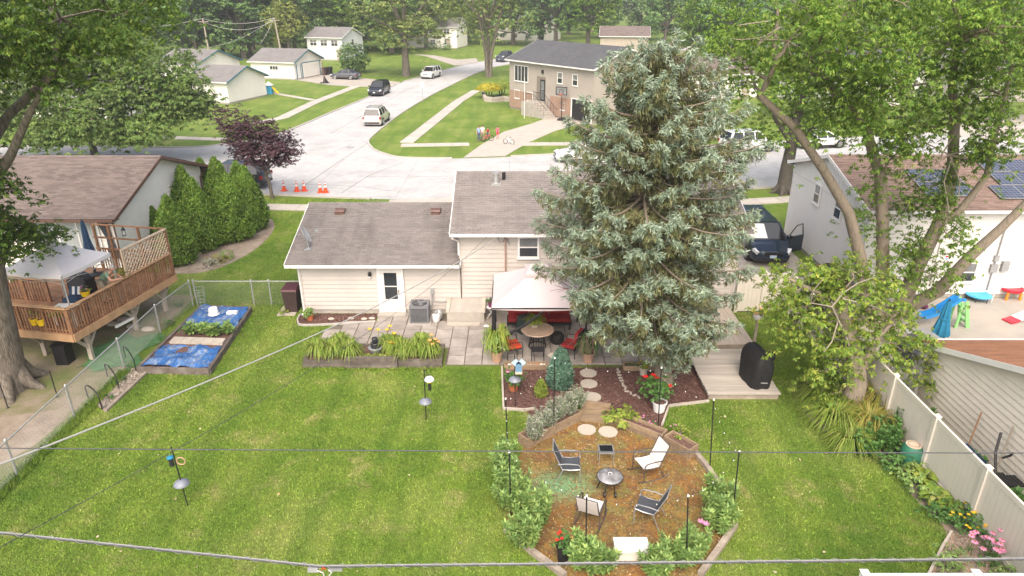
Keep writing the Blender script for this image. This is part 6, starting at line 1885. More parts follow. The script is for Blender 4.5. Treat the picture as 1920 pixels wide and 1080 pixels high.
for q in((-2.66,24.74,-2.52,25.70),(-1.22,24.74,-1.08,25.70)):
 v=MB();v.add([(q[0],q[1],.50),(q[2],q[1],.50),(q[2],q[3],.72),(q[0],q[3],.72),(q[0],q[1],.56),(q[2],q[1],.56),(q[2],q[3],.78),(q[0],q[3],.78)],[(3,2,1,0),(4,5,6,7),(0,1,5,4),(1,2,6,5),(2,3,7,6),(3,0,4,7)]);v.build('rim',MAT['stone'],ww)
v=MB();v.box(-2.6,24.5,.02,-1.3,24.74,.1);settag(v.build('stone_slab',MAT['stone']),'loose stone slab lying before the concrete bulkhead','slab')
v=MB();v.ell((-1.0,24.45,.05),(.16,.09,.07),8,5,z0=-.3);settag(v.build('rock',MAT['white']),'white rock on the gravel beside the bulkhead','rock')
sheet('gravel_patch',[(-1.25,24.2),(-.45,24.2),(-.35,25.65),(-1.05,25.65)],.064,'gravel','small gravel patch between bulkhead and gazebo')
ps=thing('plant_table','small folding metal table under the purple pot','table',(-.85,25.2,.05))
v=MB();v.lathe((-.85,25.2,.55),[(.2,0),(.2,.02)],14);v.build('table_top',MAT['lampclear'],ps)
for s_ in(-1,1):
 v=MB();v.tube([(-.85-.17*s_,25.1,.06),(-.85+.15*s_,25.3,.54)],.012,5);v.build('leg',MAT['white'],ps)
 v=MB();v.tube([(-.85-.17*s_,25.32,.06),(-.85+.15*s_,25.1,.54)],.012,5);v.build('leg',MAT['white'],ps)
pp=pot('flower_pot','purple flower pot on the small folding table',(-.85,25.2,.575),.13,.24,'purplepot')
shrub('p','',(-.85,25.2,.78),(.17,.17,.1),'leaf_green',(.08,.05),14,16,.06,120,parent=pp)
pp=pot('flower_pot','orange terracotta pot at the left wall corner',(-8.25,25.1,.02),.15,.26,'terracotta')
shrub('p','',(-8.25,25.1,.24),(.26,.24,.16),'leaf_shrub',(.1,.06),22,18,.09,121,parent=pp)
for i,x in enumerate((-7.4,-6.6,-6.05,-5.75)):
 c=(x,25.15+.05*(i%2),.04);v=MB();v.ell(c,(.14,.09,.06),8,5,z0=-.3);settag(v.build('rock',MAT['stone'],smooth=30),('tan rock in the mulch nearest the terracotta pot','second tan rock in the wall mulch','third tan rock in the wall mulch','tan rock in the mulch nearest the back door')[i],'rock','rocks in the wall mulch')
ed=MB();pts=smooth_line([(-8.78,25.6),(-8.7,24.9),(-8.2,24.56),(-5.55,24.9)],5)
for a,b in zip(pts,pts[1:]):ed.bar((*a,.04),(*b,.04),.05,.1)
settag(ed.build('bed_edging',MAT['kerb']),'grey edging round the wall mulch strip','edging')
def bin_(label,c,w,h,mat,lid,rz=0,name='wheelie_bin'):
 T=thing(name,label,'bin',tuple(c),rz)
 a,b=w/2,w*.55
 v=MB();v.add([(-a*.8,-b*.8,.05),(a*.8,-b*.8,.05),(a*.8,b*.8,.05),(-a*.8,b*.8,.05),(-a,-b,h),(a,-b,h),(a,b,h),(-a,b,h)],[(3,2,1,0),(4,5,6,7),(0,1,5,4),(1,2,6,5),(2,3,7,6),(3,0,4,7)])
 v.build('body',MAT[mat],T,local=True)
 v=MB();v.add([(-a-.03,-b-.05,h),(a+.03,-b-.05,h),(a+.03,b+.03,h),(-a-.03,b+.03,h),(-a,-b,h+.08),(a,-b,h+.08),(a*.9,b,h+.14),(-a*.9,b,h+.14)],[(3,2,1,0),(4,5,6,7),(0,1,5,4),(1,2,6,5),(2,3,7,6),(3,0,4,7)])
 v.build('lid',MAT[lid],T,local=True)
 for s_ in(-1,1):
  v=MB();v.cyl((s_*a,b*.8,.12),(s_*(a+.05),b*.8,.12),.12,n=12);v.build('wheel',MAT['tyre'],T,local=True)
 return T
bin_('brown wheelie bin at the left house corner',(-9.2,26.05,0),.6,1.0,'binbrown','binred')
v=MB();v.box(-9.75,25.5,0,-9.0,26.4,.04);settag(v.build('paving_stone',MAT['stone']),'paving stone under the brown wheelie bin','paving stone')
c=spot(533,588);shrub('weed_clump','yellowish weeds at the left house corner',tuple(c),(.3,.2,.14),'leaf_lime',(.09,.04),18,16,.08,122,'plant')
v=MB();v.ell(tuple(spot(557,578)),(.2,.12,.09),8,5,z0=-.3);settag(v.build('rock',MAT['white'],smooth=30),'pale rock before the brown wheelie bin','rock')
# ---------------------------------------------------------------- gazebo and patio furniture
gz=thing('gazebo','pale pink fabric gazebo against the beige house','gazebo',(1.0,23.3,.05))
gx0,gx1,gy0,gy1,gh=-.72,2.7,21.75,24.9,2.15
cx_,cy_=(gx0+gx1)/2,(gy0+gy1)/2
top=[(cx_-.42,cy_-.42),(cx_+.42,cy_-.42),(cx_+.42,cy_+.42),(cx_-.42,cy_+.42)]
low=[(gx0,gy0),(gx1,gy0),(gx1,gy1),(gx0,gy1)]
v=MB();ng=8
for i in range(4):
 A_,B2,C2,D2=Vector((*low[i],gh)),Vector((*low[(i+1)%4],gh)),Vector((*top[(i+1)%4],gh+.72)),Vector((*top[i],gh+.72))
 def pnt(s_,t):
  p=A_.lerp(B2,s_).lerp(D2.lerp(C2,s_),t)
  p.z-=math.sin(math.pi*s_)*(1-t)*.06+.12*t*(1-t)
  return p
 for a in range(ng):
  for b in range(ng):
   v.add([pnt(a/ng,b/ng),pnt((a+1)/ng,b/ng),pnt((a+1)/ng,(b+1)/ng),pnt(a/ng,(b+1)/ng)],[(0,1,2,3)])
  p,q=pnt(a/ng,0),pnt((a+1)/ng,0)
  v.add([p,q,q-Vector((0,0,.09)),p-Vector((0,0,.09))],[(0,3,2,1)])
v.build('roof_fabric',MAT['gazebofab'],gz,smooth=35)
v=MB()
low2=[(cx_-.5,cy_-.5),(cx_+.5,cy_-.5),(cx_+.5,cy_+.5),(cx_-.5,cy_+.5)]
tp=[(cx_-.3,cy_),(cx_+.3,cy_)]
z0,z1=gh+.80,gh+1.02
P5=[(*q,z0)for q in low2]+[(*q,z1)for q in tp]
v.add(P5,[(0,1,5,4),(1,2,5),(2,3,4,5),(3,0,4)])
for i in range(4):
 a,b=P5[i],P5[(i+1)%4]
 v.add([a,b,(b[0],b[1],b[2]-.1),(a[0],a[1],a[2]-.1)],[(0,3,2,1)])
v.build('vent_cap',MAT['gazebofab'],gz)
for(x,y)in low:
 x+=.06 if x<1 else-.06;y+=.06 if y<23 else-.06
 v=MB();v.box(x-.035,y-.035,.05,x+.035,y+.035,gh-.02);v.build('post',MAT['black'],gz)
for a,b in((0,1),(1,2),(2,3),(3,0)):
 v=MB();v.bar((*low[a],gh-.05),(*low[b],gh-.05),.03,.04);v.build('eave_bar',MAT['black'],gz)
v=MB();v.tube([(gx0+.06,gy0+.06,.75),(gx0+.5,gy0+.05,1.0),(gx0+1.2,gy0+.04,1.45),(gx0+1.9,gy0+.03,2.05)],[.09,.07,.06,.03],8);v.tube([(gx0+.06,gy0+.06,2.1),(gx0+.08,gy0+.1,1.4),(gx0+.05,gy0+.08,.75),(gx0+.1,gy0+.12,.35)],[.05,.08,.06,.12],8)
v.build('tied_curtain',MAT['blackfabric'],gz,smooth=60)
def ring_chair(label,c,rz,mat):
 """metal armchair with red cushions and barred back"""
 T=thing('patio_chair',label,'chair',c,rz,'red cushioned patio chairs')
 v=MB();v.box(-.28,-.26,.38,.28,.26,.48);v.build('seat_cushion',MAT[mat],T,local=True)
 v=MB();v.mbox(Matrix.Translation((0,.27,.75))@Matrix.Rotation(-.22,4,'X'),.52,.12,.58);v.build('back_cushion',MAT[mat],T,local=True)
 for s_ in(-1,1):
  v=MB();v.tube([(s_*.32,-.28,0),(s_*.32,-.3,.4),(s_*.33,-.28,.62),(s_*.33,.1,.66),(s_*.32,.3,.6)],.016,6);v.build('arm',MAT['black'],T,local=True,smooth=60)
  v=MB();v.tube([(s_*.3,.3,0),(s_*.3,.28,.4),(s_*.3,.42,1.05)],.016,6);v.build('leg',MAT['black'],T,local=True,smooth=60)
 for k in range(7):
  x=-.26+k*.087;v=MB();v.tube([(x,.32,.36),(x,.36,.7),(x,.44,1.06)],.011,5);v.build('back_bar',MAT['black'],T,local=True)
 v=MB();v.tube([(-.3,.42,1.05),(-.15,.46,1.1),(.15,.46,1.1),(.3,.42,1.05)],.015,6);v.build('top_bar',MAT['black'],T,local=True,smooth=60)
 v=MB();v.box(-.3,-.28,.345,.3,.3,.375);v.build('seat_frame',MAT['black'],T,local=True)
 return T
ring_chair('red cushioned metal chair by the tall palm pot',(.0,22.1,.06),R(112),'redorange')
ring_chair('red cushioned metal chair under the spruce twigs',(2.15,22.15,.06),R(-118),'redcloth')
tb=thing('patio_table','round tan table on a barred black drum under the gazebo','table',(.95,22.75,.06))
v=MB();v.lathe((.95,22.75,.74),[(.02,0),(.60,0),(.62,.02),(.60,.045),(.02,.05)],32);v.build('table_top',MAT['tabletop'],tb,smooth=40)
for zz,rr in((.08,.33),(.7,.33)):
 v=MB();v.tube([(.95+rr*math.cos(a*.262),22.75+rr*math.sin(a*.262),zz)for a in range(25)],.018,6);v.build('ring',MAT['black'],tb)
for a in range(18):
 an=a*.349;v=MB();v.tube([(.95+.33*math.cos(an),22.75+.33*math.sin(an),.07),(.95+.26*math.cos(an),22.75+.26*math.sin(an),.4),(.95+.33*math.cos(an),22.75+.33*math.sin(an),.71)],.012,5);v.build('bar',MAT['black'],tb)
pp=pot('table_planter','feathery fern in a pale bowl on the round table',(.85,22.95,.79),.16,.14,'stone','potted plant')
straps('p','',(.85,22.95,.9),.42,.32,150,'leaf_lime',130,parent=pp,wd=.016,part='fronds')
so=thing('patio_sofa','long red cushioned sofa against the house under the gazebo','sofa',(1.0,24.5,.06))
for k in range(3):
 x=-.15+k*.82
 v=MB();v.box(x,24.15,.38,x+.8,24.75,.52);v.build('seat_cushion',MAT['redcloth'],so)
 v=MB();v.mbox(Matrix.Translation((x+.4,24.78,.82))@Matrix.Rotation(-.15,4,'X'),.79,.16,.6);v.build('back_cushion',MAT['redcloth'],so)
v=MB();v.box(-.2,24.1,.28,2.35,24.85,.37);v.build('frame',MAT['black'],so)
for x in(-.18,2.25):
 for y in(24.12,24.78):
  v=MB();v.box(x,y,.06,x+.06,y+.05,.28);v.build('leg',MAT['black'],so)
v=MB();v.lathe((1.72,23.05,.06),[(.2,0),(.25,.06),(.26,.3),(.2,.4),(.01,.42)],18);settag(v.build('pouffe',MAT['blackfabric'],smooth=50),'round black pouffe beside the round table','stool')
sl_=thing('side_table','small dark metal side table between the red chairs','table',(.95,21.75,.06))
v=MB();v.box(.7,21.6,.44,1.18,21.98,.47);v.build('table_top',MAT['darkmetal'],sl_)
for dx,dy in((.71,21.61),(1.15,21.61),(1.15,21.95),(.71,21.95)):
 v=MB();v.tube([(dx,dy,.06),(dx,dy,.44)],.014,6);v.build('leg',MAT['black'],sl_)
v=MB();v.lathe((.5,24.0,.06),[(.3,0),(.33,.4),(.3,.62),(.01,.66)],18);settag(v.build('storage_drum',MAT['bingreen'],smooth=50),'dark round bin at the back left of the gazebo','bin')
pp=pot('potted_palm','leafy palm in a square clay pot at the lawn corner',(-.55,21.62,.06),.2,.42,'clay','potted plant')
straps('p','',(-.55,21.62,.42),.6,1.0,110,'leaf_lime',131,parent=pp,wd=.03,part='fronds')
shrub('p','',(-.55,21.62,.42),(.3,.3,.5),'leaf_shrub',(.2,.04),26,18,.14,132,parent=pp)
pp=pot('potted_palm','half dry palm in a clay pot right of the gazebo',(2.75,21.6,.06),.2,.38,'clay','potted plant')
straps('p','',(2.75,21.6,.38),.5,.8,90,'leaf_green',133,parent=pp,wd=.026,part='fronds')
straps('p','',(2.75,21.6,.38),.6,.6,60,'twig_dead',134,parent=pp,wd=.012,part='dry_fronds')
pp=pot('flower_pot','small urn with yellow flowers by the spruce trunk',(4.6,20.75,.02),.15,.3,'stone')
shrub('p','',(4.6,20.75,.28),(.2,.2,.14),'leaf_lime',(.08,.05),18,16,.07,135,parent=pp,flower=('petal_yellow',8,.035,0))
pp=pot('flower_pot','large white urn with red hibiscus beside the mulch edge',(4.7,18.5,.02),.22,.36,'white')
shrub('p','',(4.55,18.75,.36),(.4,.38,.4),'leaf_green',(.11,.07),44,20,.13,136,parent=pp,flower=('petal_red',5,.09,0))
pp=pot('flower_pot','terracotta pot with pink geranium beside the bird feeder pole',(.05,19.75,.02),.17,.3,'terracotta')
shrub('p','',(.05,19.75,.28),(.3,.28,.24),'leaf_green',(.1,.06),28,18,.1,137,parent=pp,flower=('petal_pink',6,.06,0))
def trough(label,x0,x1,y0,y1,fill,seed):
 T=thing('trough_planter',label,'planter',((x0+x1)/2,(y0+y1)/2,0))
 for q in((x0,y0,x1,y0+.045),(x0,y1-.045,x1,y1),(x0,y0+.046,x0+.045,y1-.046),(x1-.045,y0+.046,x1,y1-.046)):
  v=MB();v.box(q[0],q[1],0,q[2],q[3],.2);v.build('board',MAT['timber'],T)
 v=MB();v.box(x0+.046,y0+.046,.01,x1-.046,y1-.046,.13);v.build('soil',MAT['mulch'],T)
 rg=random.Random(seed)
 if fill=='stones':
  cols=['stone','white','terracotta','brick','gravel']
  for i in range(46):
   x,y,r2=rg.uniform(x0+.1,x1-.1),rg.uniform(y0+.1,y1-.1),rg.uniform(.04,.075)
   v=MB();v.ell((x,y,.14),(r2,r2*.8,r2*.8),7,5);v.build('stone',MAT[rg.choice(cols)],T,smooth=50)
 else:
  for i in range(5):
   shrub('p','',(x0+.2+i*.25,(y0+y1)/2,.13),(.12,.09,.06),'leaf_green',(.05,.03),8,10,.04,seed+i,parent=T)
trough('timber trough full of coloured stones at the patio front',-.28,1.3,21.08,21.36,'stones',140)
trough('timber trough with sparse seedlings before the right patio',3.95,5.4,21.0,21.36,'plants',141)
# ---------------------------------------------------------------- mulch bed
def step_stone(label,c,r,grp):
 v=MB()
 pr=[(r*.98,0),(r,.02),(r*.97,.05),(.01,.055)]
 v.lathe((c.x,c.y,0.005),pr,26,sy=.92)
 settag(v.build('stepping_stone',MAT['stone'],smooth=40),label,'stepping stone',grp)
for(a,b,r2,lb)in((1103,701,.30,'round stepping stone nearest the patio'),(1104,721,.30,'round stepping stone in the middle of the mulch'),(1110,746,.31,'round stepping stone just above the wooden step'),(1100,807,.29,'pale round stepping stone left below the wooden step'),(1140,811,.30,'pale round stepping stone right below the wooden step')):
 step_stone(lb,spot(a,b),r2,'round stepping stones')
bb=thing('bird_bath','small pale dish on a thin pole beside the juniper','bird bath',(1.45,21.25,.0))
v=MB();v.cyl((1.45,21.25,0),(1.45,21.25,.45),.02,n=8);v.build('pole',MAT['black'],bb)
v=MB();v.lathe((1.45,21.25,.45),[(.03,0),(.17,.03),(.19,.06),(.17,.06),(.02,.035)],20);v.build('dish',MAT['stone'],bb,smooth=40)
rgj=np.random.default_rng(77)
def conifer_shrub(label,base,w,h,leaf,seed,n=2400):
 rg=np.random.default_rng(seed)
 T=thing('juniper',label,'shrub',base)
 b=np.array(base)
 f=rg.random(n)**.8;rad=w/2*np.interp(f,[0,.15,.5,.85,1],[.7,1,.85,.4,.06]);an=rg.uniform(0,6.28,n)
 P=b+np.stack([np.cos(an)*rad,np.sin(an)*rad,f*h],1)*rg.uniform(.75,1.08,(n,1))**np.array([1,1,0])
 out=np.stack([np.cos(an),np.sin(an),np.full(n,1.0)],1)
 P,out=np.repeat(P,3,0),np.repeat(out,3,0)
 P=P+rg.normal(size=P.shape)*.03
 V=leaf_quads(P,rg.normal(size=P.shape),.14,.035,rg,axis=out+rg.normal(size=P.shape)*.35)
 np_mesh('foliage',V,quads(V),MAT[leaf],T)
 v=MB();v.cyl(base,(base[0],base[1],base[2]+h*.8),.04,.01,6);v.build('stem',MAT['bark'],T)
conifer_shrub('blue-green juniper bush on the mulch beside the stepping stones',(1.62,19.95,0),.85,1.45,'leaf_juniper',150)
conifer_shrub('small bright green grassy tuft on the mulch',(.95,19.4,0),.34,.55,'leaf_lime',151,700)
for i,(a,b)in enumerate(((1068,775),(1045,785),(1022,800),(1000,822),(1080,765))):
 c=spot(a,b,.2)
 stalks('lavender',('silvery lavender bush beside the wooden step','silvery lavender bush second from the wooden step','silvery lavender bush in the middle of the left box','silvery lavender bush at the low end of the left box','silvery lavender bush above the wooden step')[i],tuple(c),.5,.5,.75,34,'leaf_silverbush',(.10,.022),152+i,'shrub','silvery lavender along the left planter box')
c=spot(1163,790,.1)
shrub('hosta','bright lime hosta beside the wooden step',tuple(c),(.38,.36,.2),'leaf_lime',(.17,.11),34,14,.12,160,'plant')
c=spot(1275,815,.25)
shrub('basil_plant','bright green plant at the far end of the right box',tuple(c),(.22,.2,.13),'leaf_lime',(.1,.06),18,14,.08,161,'plant')
for i,(a,b)in enumerate(((1205,788),(1222,797),(1262,805),(1185,780))):
 shrub('pink_annual',('small pink flowers behind the right planter box','small pink flowers beside the corner pole','small pink flowers at the outer right box','small pink flowers beside the hosta')[i],tuple(spot(a,b,.2)),(.12,.12,.07),'leaf_green',(.05,.03),8,10,.05,162+i,'flowers','small pink flowers along the right boxes',flower=('petal_pink',5,.03,0))
br=MB()
for pl in([(1158,694),(1165,715),(1175,735),(1205,750)],):
 for(a0,b0),(a1,b1)in zip(pl,pl[1:]):
  for k in range(4):
   p=spot(a0+(a1-a0)*k/4,b0+(b1-b0)*k/4);br.mbox(Matrix.Translation((p.x,p.y,.025))@Matrix.Rotation(rnd.uniform(0,3),4,'Z'),.14,.07,.05)
o=br.build('edging_stones',MAT['stone']);settag(o,'broken line of small edging stones across the mulch','edging',kind='stuff')
def edging(label,pts,mat='greytimber',w=.06,h=.09):
 T=thing('edging',label,'edging',(*pts[0],0))
 for a,b in zip(pts,pts[1:]):
  d=Vector((*b,0))-Vector((*a,0));L_=d.length;k=max(1,round(L_/.5))
  for i in range(k):
   p,q=Vector((*a,0))+d*(i/k),Vector((*a,0))+d*((i+1)/k)-d.normalized()*.01
   v=MB();v.bar(p+Vector((0,0,h/2)),q+Vector((0,0,h/2)),w,h);v.build('edge_block',MAT[mat],T)
edging('stone edging along the left side of the mulch bed',px((941,690),(944,768),(984,771),(1003,768)),'stone')
edging('stone edging along the right side of the mulch bed',px((1329,754),(1254,763),(1248,780),(1241,800)),'stone')
# ---------------------------------------------------------------- fire circle
def box_planter(label,a,b,w,h,seed):
 """long timber planter from a to b"""
 T=thing('planter_box',label,'planter',(a.x,a.y,0))
 d=(b-a);u=d.normalized();n=Vector((-u.y,u.x,0))
 Z=Vector((0,0,1))
 for lv in range(2):
  z=h*(lv+.5)/2
  for s_ in(0,1):
   v=MB();v.bar(a+n*w*s_+Z*z,b+n*w*s_+Z*z,.05,h/2-.008);v.build('board',MAT['timber'],T)
  for q in(a+u*.026,b-u*.026):
   v=MB();v.bar(q+n*.027+Z*z,q+n*(w-.027)+Z*z,.05,h/2-.008);v.build('board',MAT['timber'],T)
 v=MB();c=[a+u*.05+n*.03,b-u*.05+n*.03,b-u*.05+n*(w-.03),a+u*.05+n*(w-.03)]
 v.prism([(p.x,p.y)for p in c],.01,h-.1);v.build('soil',MAT['mulch'],T)
 return T
pA,pB=spot(988,842),spot(1090,788)
box_planter('sloping run of timber planter left of the wooden step',pA,pB,.38,.34,1)
pC,pD=spot(1150,796),spot(1241,832)
box_planter('timber planter box right of the wooden step',pC,pD,.32,.32,2)
pE,pF=spot(1243,834),spot(1292,862)
box_planter('outermost timber planter box with the bright green plant',pE,pF,.40,.34,3)
sp=thing('wooden_step','two-level timber step down from mulch to fire circle','step',tuple(spot(1120,790)))
a,b=spot(1090,790),spot(1150,797)
for i,(off,z)in enumerate(((.0,.12),(.22,.12),(.44,.14),(.62,.30))):
 v=MB();v.bar(Vector((a.x,a.y+off+.1,z/2)),Vector((b.x,b.y+off+.1,z/2)),.21 if i<3 else .12,z);v.build('tread',MAT['timber'],sp)
def log_edge(label,pts,w=.14,h=.14):
 T=thing('timber_edge',label,'edging',tuple(spot(*pts[0])))
 for a,b in zip(pts,pts[1:]):
  p,q=spot(*a),spot(*b)
  d=q-p;k=max(1,round(d.length/1.2))
  for i in range(k):
   v=MB();v.bar(p+d*(i/k)+Vector((0,0,h/2)),p+d*((i+1)/k)-d.normalized()*.012+Vector((0,0,h/2)),w,h);v.build('timber',MAT['greytimber'],T)
log_edge('weathered timber edge at the lower left of the fire circle',[(948,995),(1000,1040),(1060,1084)])
log_edge('weathered timber edge at the right of the fire circle',[(1294,842),(1320,872),(1348,912)])
log_edge('weathered timber edge at the lower right of the fire circle',[(1378,988),(1346,1035),(1312,1082)])
bn=thing('white_bench','low white bench at the bottom of the fire circle','bench',tuple(spot(1180,1052)))
a0,a1=spot(1152,1062),spot(1215,1055)
v=MB();v.bar(Vector((a0.x,a0.y+.22,.43)),Vector((a1.x,a0.y+.22,.43)),.46,.06);v.build('seat',MAT['lightsling'],bn)
for xx in(a0.x+.05,a1.x-.05):
 v=MB();v.box(xx-.04,a0.y+.02,0,xx+.04,a0.y+.42,.40);v.build('leg',MAT['vinyl'],bn)
v=MB();v.box(a0.x+.1,a0.y+.05,.12,a1.x-.1,a0.y+.09,.38);v.build('apron',MAT['vinyl'],bn)
hy=[(950,905,.7,.6,1.15,'tall leafy bush at the upper left of the fire circle'),(962,950,.9,.8,1.2,'leafy bush on the left side below the first pole'),(1000,985,.9,.8,1.2,'leafy bush on the lower left, fullest of that side'),(985,1020,.8,.6,.95,'leafy bush against the lower left timber'),(1085,1062,.5,.5,1.05,'leafy bush beside the black planter of red flowers'),(1120,1075,.7,.5,.95,'leafy bush just left of the white bench'),(1225,1075,.6,.5,.85,'leafy bush just right of the white bench'),(1275,1060,.9,.6,.95,'broad leafy bush right of the bench'),(1300,1040,.5,.5,.9,'leafy bush by the inner right pole'),(1343,955,.6,.6,1.05,'leafy bush at the upper right of the fire circle'),(1345,995,.7,.6,1.05,'leafy bush at the right timber corner'),(948,868,.5,.5,.8,'leafy bush nearest the lawn beside the left box')]
for i,(a,b,w,d_,h,lb)in enumerate(hy):
 c=spot(a,b)
 stalks('leafy_bush',lb,tuple(c),w,d_,h,int(10+w*17),'leaf_shrub',(.16,.05),170+i,'shrub','leafy bushes round the fire circle')
pp=pot('flower_pot','tall black planter with red flowers at the lower left',tuple(spot(1055,1052)),.15,.5,'black')
shrub('p','',tuple(spot(1055,1052)+Vector((0,0,.45))),(.22,.2,.18),'leaf_green',(.1,.06),22,16,.1,185,parent=pp,flower=('petal_red',7,.045,0))
lily_bloom('pink lilies among the lower right bushes',[tuple(spot(1310,1010)[:2])+(.5,),tuple(spot(1318,1022)[:2])+(.62,),tuple(spot(1325,1030)[:2])+(.45,)],'petal_pink')
def sling_chair(label,c,rz,fab,frame,rocker):
 T=thing('sling_chair',label,'chair',tuple(c),rz,'sling chairs round the fire pit')
 sw=.26
 back=[(-.02,.22,.40),(0,.38,.72),(0,.50,1.02)]
 v=MB()
 seat=[(-.27,.44),(-.05,.40),(.22,.40)]
 for(y0,z0),(y1,z1)in zip(seat,seat[1:]):v.add([(-sw,y0,z0),(sw,y0,z0),(sw,y1,z1),(-sw,y1,z1),(-sw,y0,z0+.018),(sw,y0,z0+.018),(sw,y1,z1+.018),(-sw,y1,z1+.018)],[(3,2,1,0),(4,5,6,7),(0,1,5,4),(1,2,6,5),(2,3,7,6),(3,0,4,7)])
 v.build('seat',MAT[fab],T,local=True)
 v=MB();bk=[(.225,.43),(.34,.68),(.47,1.0)]
 for(y0,z0),(y1,z1)in zip(bk,bk[1:]):v.add([(-sw,y0,z0),(sw,y0,z0),(sw,y1,z1),(-sw,y1,z1),(-sw,y0+.018,z0),(sw,y0+.018,z0),(sw,y1+.018,z1),(-sw,y1+.018,z1)],[(3,2,1,0),(4,5,6,7),(0,1,5,4),(1,2,6,5),(2,3,7,6),(3,0,4,7)])
 v.build('backrest',MAT[fab],T,local=True)
 for s_ in(-1,1):
  x=s_*(sw+.012)
  v=MB();v.tube([(x,-.29,.44),(x,-.05,.405),(x,.215,.41),(x,.34,.7),(x,.48,1.03)],.015,6);v.build('side_rail',MAT[frame],T,local=True,smooth=60)
  xo=s_*(sw+.05)
  v=MB();v.tube([(xo,-.27,.05),(xo,-.27,.56),(xo,-.2,.62),(xo,.1,.63),(xo,.33,.60)],.016,6);v.build('armrest',MAT[frame],T,local=True,smooth=60)
  v=MB();v.tube([(xo,.36,.05),(xo,.2,.42)],.015,6);v.build('leg',MAT[frame],T,local=True)
  if rocker:
   v=MB();v.tube([(xo,-.45,.10),(xo,-.3,.045),(xo,0,.02),(xo,.3,.035),(xo,.52,.10)],.017,6);v.build('rocker',MAT[frame],T,local=True,smooth=60)
  else:
   v=MB();v.tube([(xo,-.27,.0),(xo,-.27,.06)],.016,6);v.tube([(xo,.38,.0),(xo,.36,.06)],.016,6);v.build('foot',MAT[frame],T,local=True)
 v=MB();v.tube([(-sw,.48,1.03),(sw,.48,1.03)],.014,6);v.build('cross_bar',MAT[frame],T,local=True)
 v=MB();v.tube([(-sw-.05,-.27,.3),(sw+.05,-.27,.3)],.012,6);v.build('cross_bar',MAT[frame],T,local=True)
 return T
fc=spot(1142,918)
def face(c):return math.atan2(fc.y-c.y,fc.x-c.x)+math.pi/2
for(a,b,fab,fr,rk,lb,dr)in((1068,892,'darksling','steel',False,'dark sling chair at the upper left of the fire pit',.45),(1212,890,'lightsling','chairbronze',True,'pale rocking chair at the upper right of the fire pit',-.15),(1107,975,'lightsling','chairbronze',True,'pale rocking chair seen from behind at the lower left',.1),(1213,972,'darksling','steel',False,'dark sling chair at the lower right of the fire pit',.5)):
 c=spot(a,b);sling_chair(lb,c,face(c)+dr,fab,fr,rk)
st_=thing('side_table','small black glass side table above the fire pit','table',tuple(spot(1135,868)))
c=spot(1135,866)
v=MB();v.box(c.x-.22,c.y-.2,.42,c.x+.22,c.y+.2,.45);v.build('frame',MAT['steel'],st_)
v=MB();v.box(c.x-.18,c.y-.16,.452,c.x+.18,c.y+.16,.458);v.build('glass',MAT['carglass'],st_)
for dx,dy in((-.2,-.18),(.2,-.18),(.2,.18),(-.2,.18)):
 v=MB();v.cyl((c.x+dx,c.y+dy,0),(c.x+dx,c.y+dy,.42),.013,n=6);v.build('leg',MAT['steel'],st_)
fp=thing('fire_pit','round grey steel fire pit with lid on dark legs','fire pit',tuple(fc))
v=MB();v.lathe((fc.x,fc.y,.3),[(.12,0),(.28,.06),(.34,.13),(.36,.14),(.36,.15),(.01,.15)],28);v.build('bowl',MAT['darkmetal'],fp,smooth=40)
v=MB();v.lathe((fc.x,fc.y,.452),[(.34,0),(.32,.02),(.2,.05),(.02,.065)],28);v.build('lid',MAT['ash'],fp,smooth=50)
v=MB();v.tube([(fc.x-.05,fc.y,.51),(fc.x-.04,fc.y,.57),(fc.x+.04,fc.y,.57),(fc.x+.05,fc.y,.51)],.012,6);v.build('handle',MAT['white'],fp)
for k,an in enumerate((-1.2,.9,3.0,4.2)):
 v=MB();v.cyl((fc.x+.22*math.cos(an),fc.y+.22*math.sin(an),.36),(fc.x+.33*math.cos(an),fc.y+.33*math.sin(an),.02),.016,n=6);v.build('leg',MAT['black'],fp)
 if k in(0,3):
  p=Vector((fc.x+.34*math.cos(an),fc.y+.34*math.sin(an),.075));v=MB();v.cyl(p-Vector((.025,0,0)),p+Vector((.025,0,0)),.075,n=14);v.build('wheel',MAT['black'],fp)
def lpole(top,bot,label):
 b=spot(*bot);t=onY(top[0],top[1],b.y)
 T=thing('light_pole',label,'pole',tuple(b),0,'string light poles round the fire circle')
 v=MB();v.cyl(b,t,.017,n=8);v.build('pole',MAT['black'],T)
 v=MB();v.ell(t+Vector((0,-.02,.02)),(.028,.028,.035),8,6);v.build('cap_lamp',MAT['lampclear'],T)
 return t
tops=[lpole((948,748),(953,865),'black light pole at the upper left of the circle'),lpole((1040,672),(1038,812),'black light pole in the left planter box'),lpole((1240,690),(1233,815),'black light pole at the right planter corner'),lpole((1338,750),(1331,880),'black light pole at the right timber edge'),lpole((1386,847),(1371,990),'black light pole at the right timber corner'),lpole((1290,930),(1287,1062),'black light pole among the lower right bushes'),lpole((1100,930),(1098,1065),'black light pole among the bushes left of the bench'),lpole((955,848),(958,968),'black light pole on the left side of the circle')]
ls=thing('string_lights','thin string of small bulbs between the black poles','string lights',tuple(tops[0]))
order=[0,1,2,3,4,5,6,7,0]
for i,j in zip(order,order[1:]):
 a,b=tops[i],tops[j]
 pts=[a.lerp(b,t/10)-Vector((0,0,4*.22*(t/10)*(1-t/10)))for t in range(11)]
 v=MB();v.tube(pts,.003,4);v.build('wire',MAT['black'],ls)
 for t in range(1,10,2):
  v=MB();v.ell(pts[t]-Vector((0,0,.05)),(.014,.014,.02),6,5);v.build('bulb',MAT['lampclear'],ls)
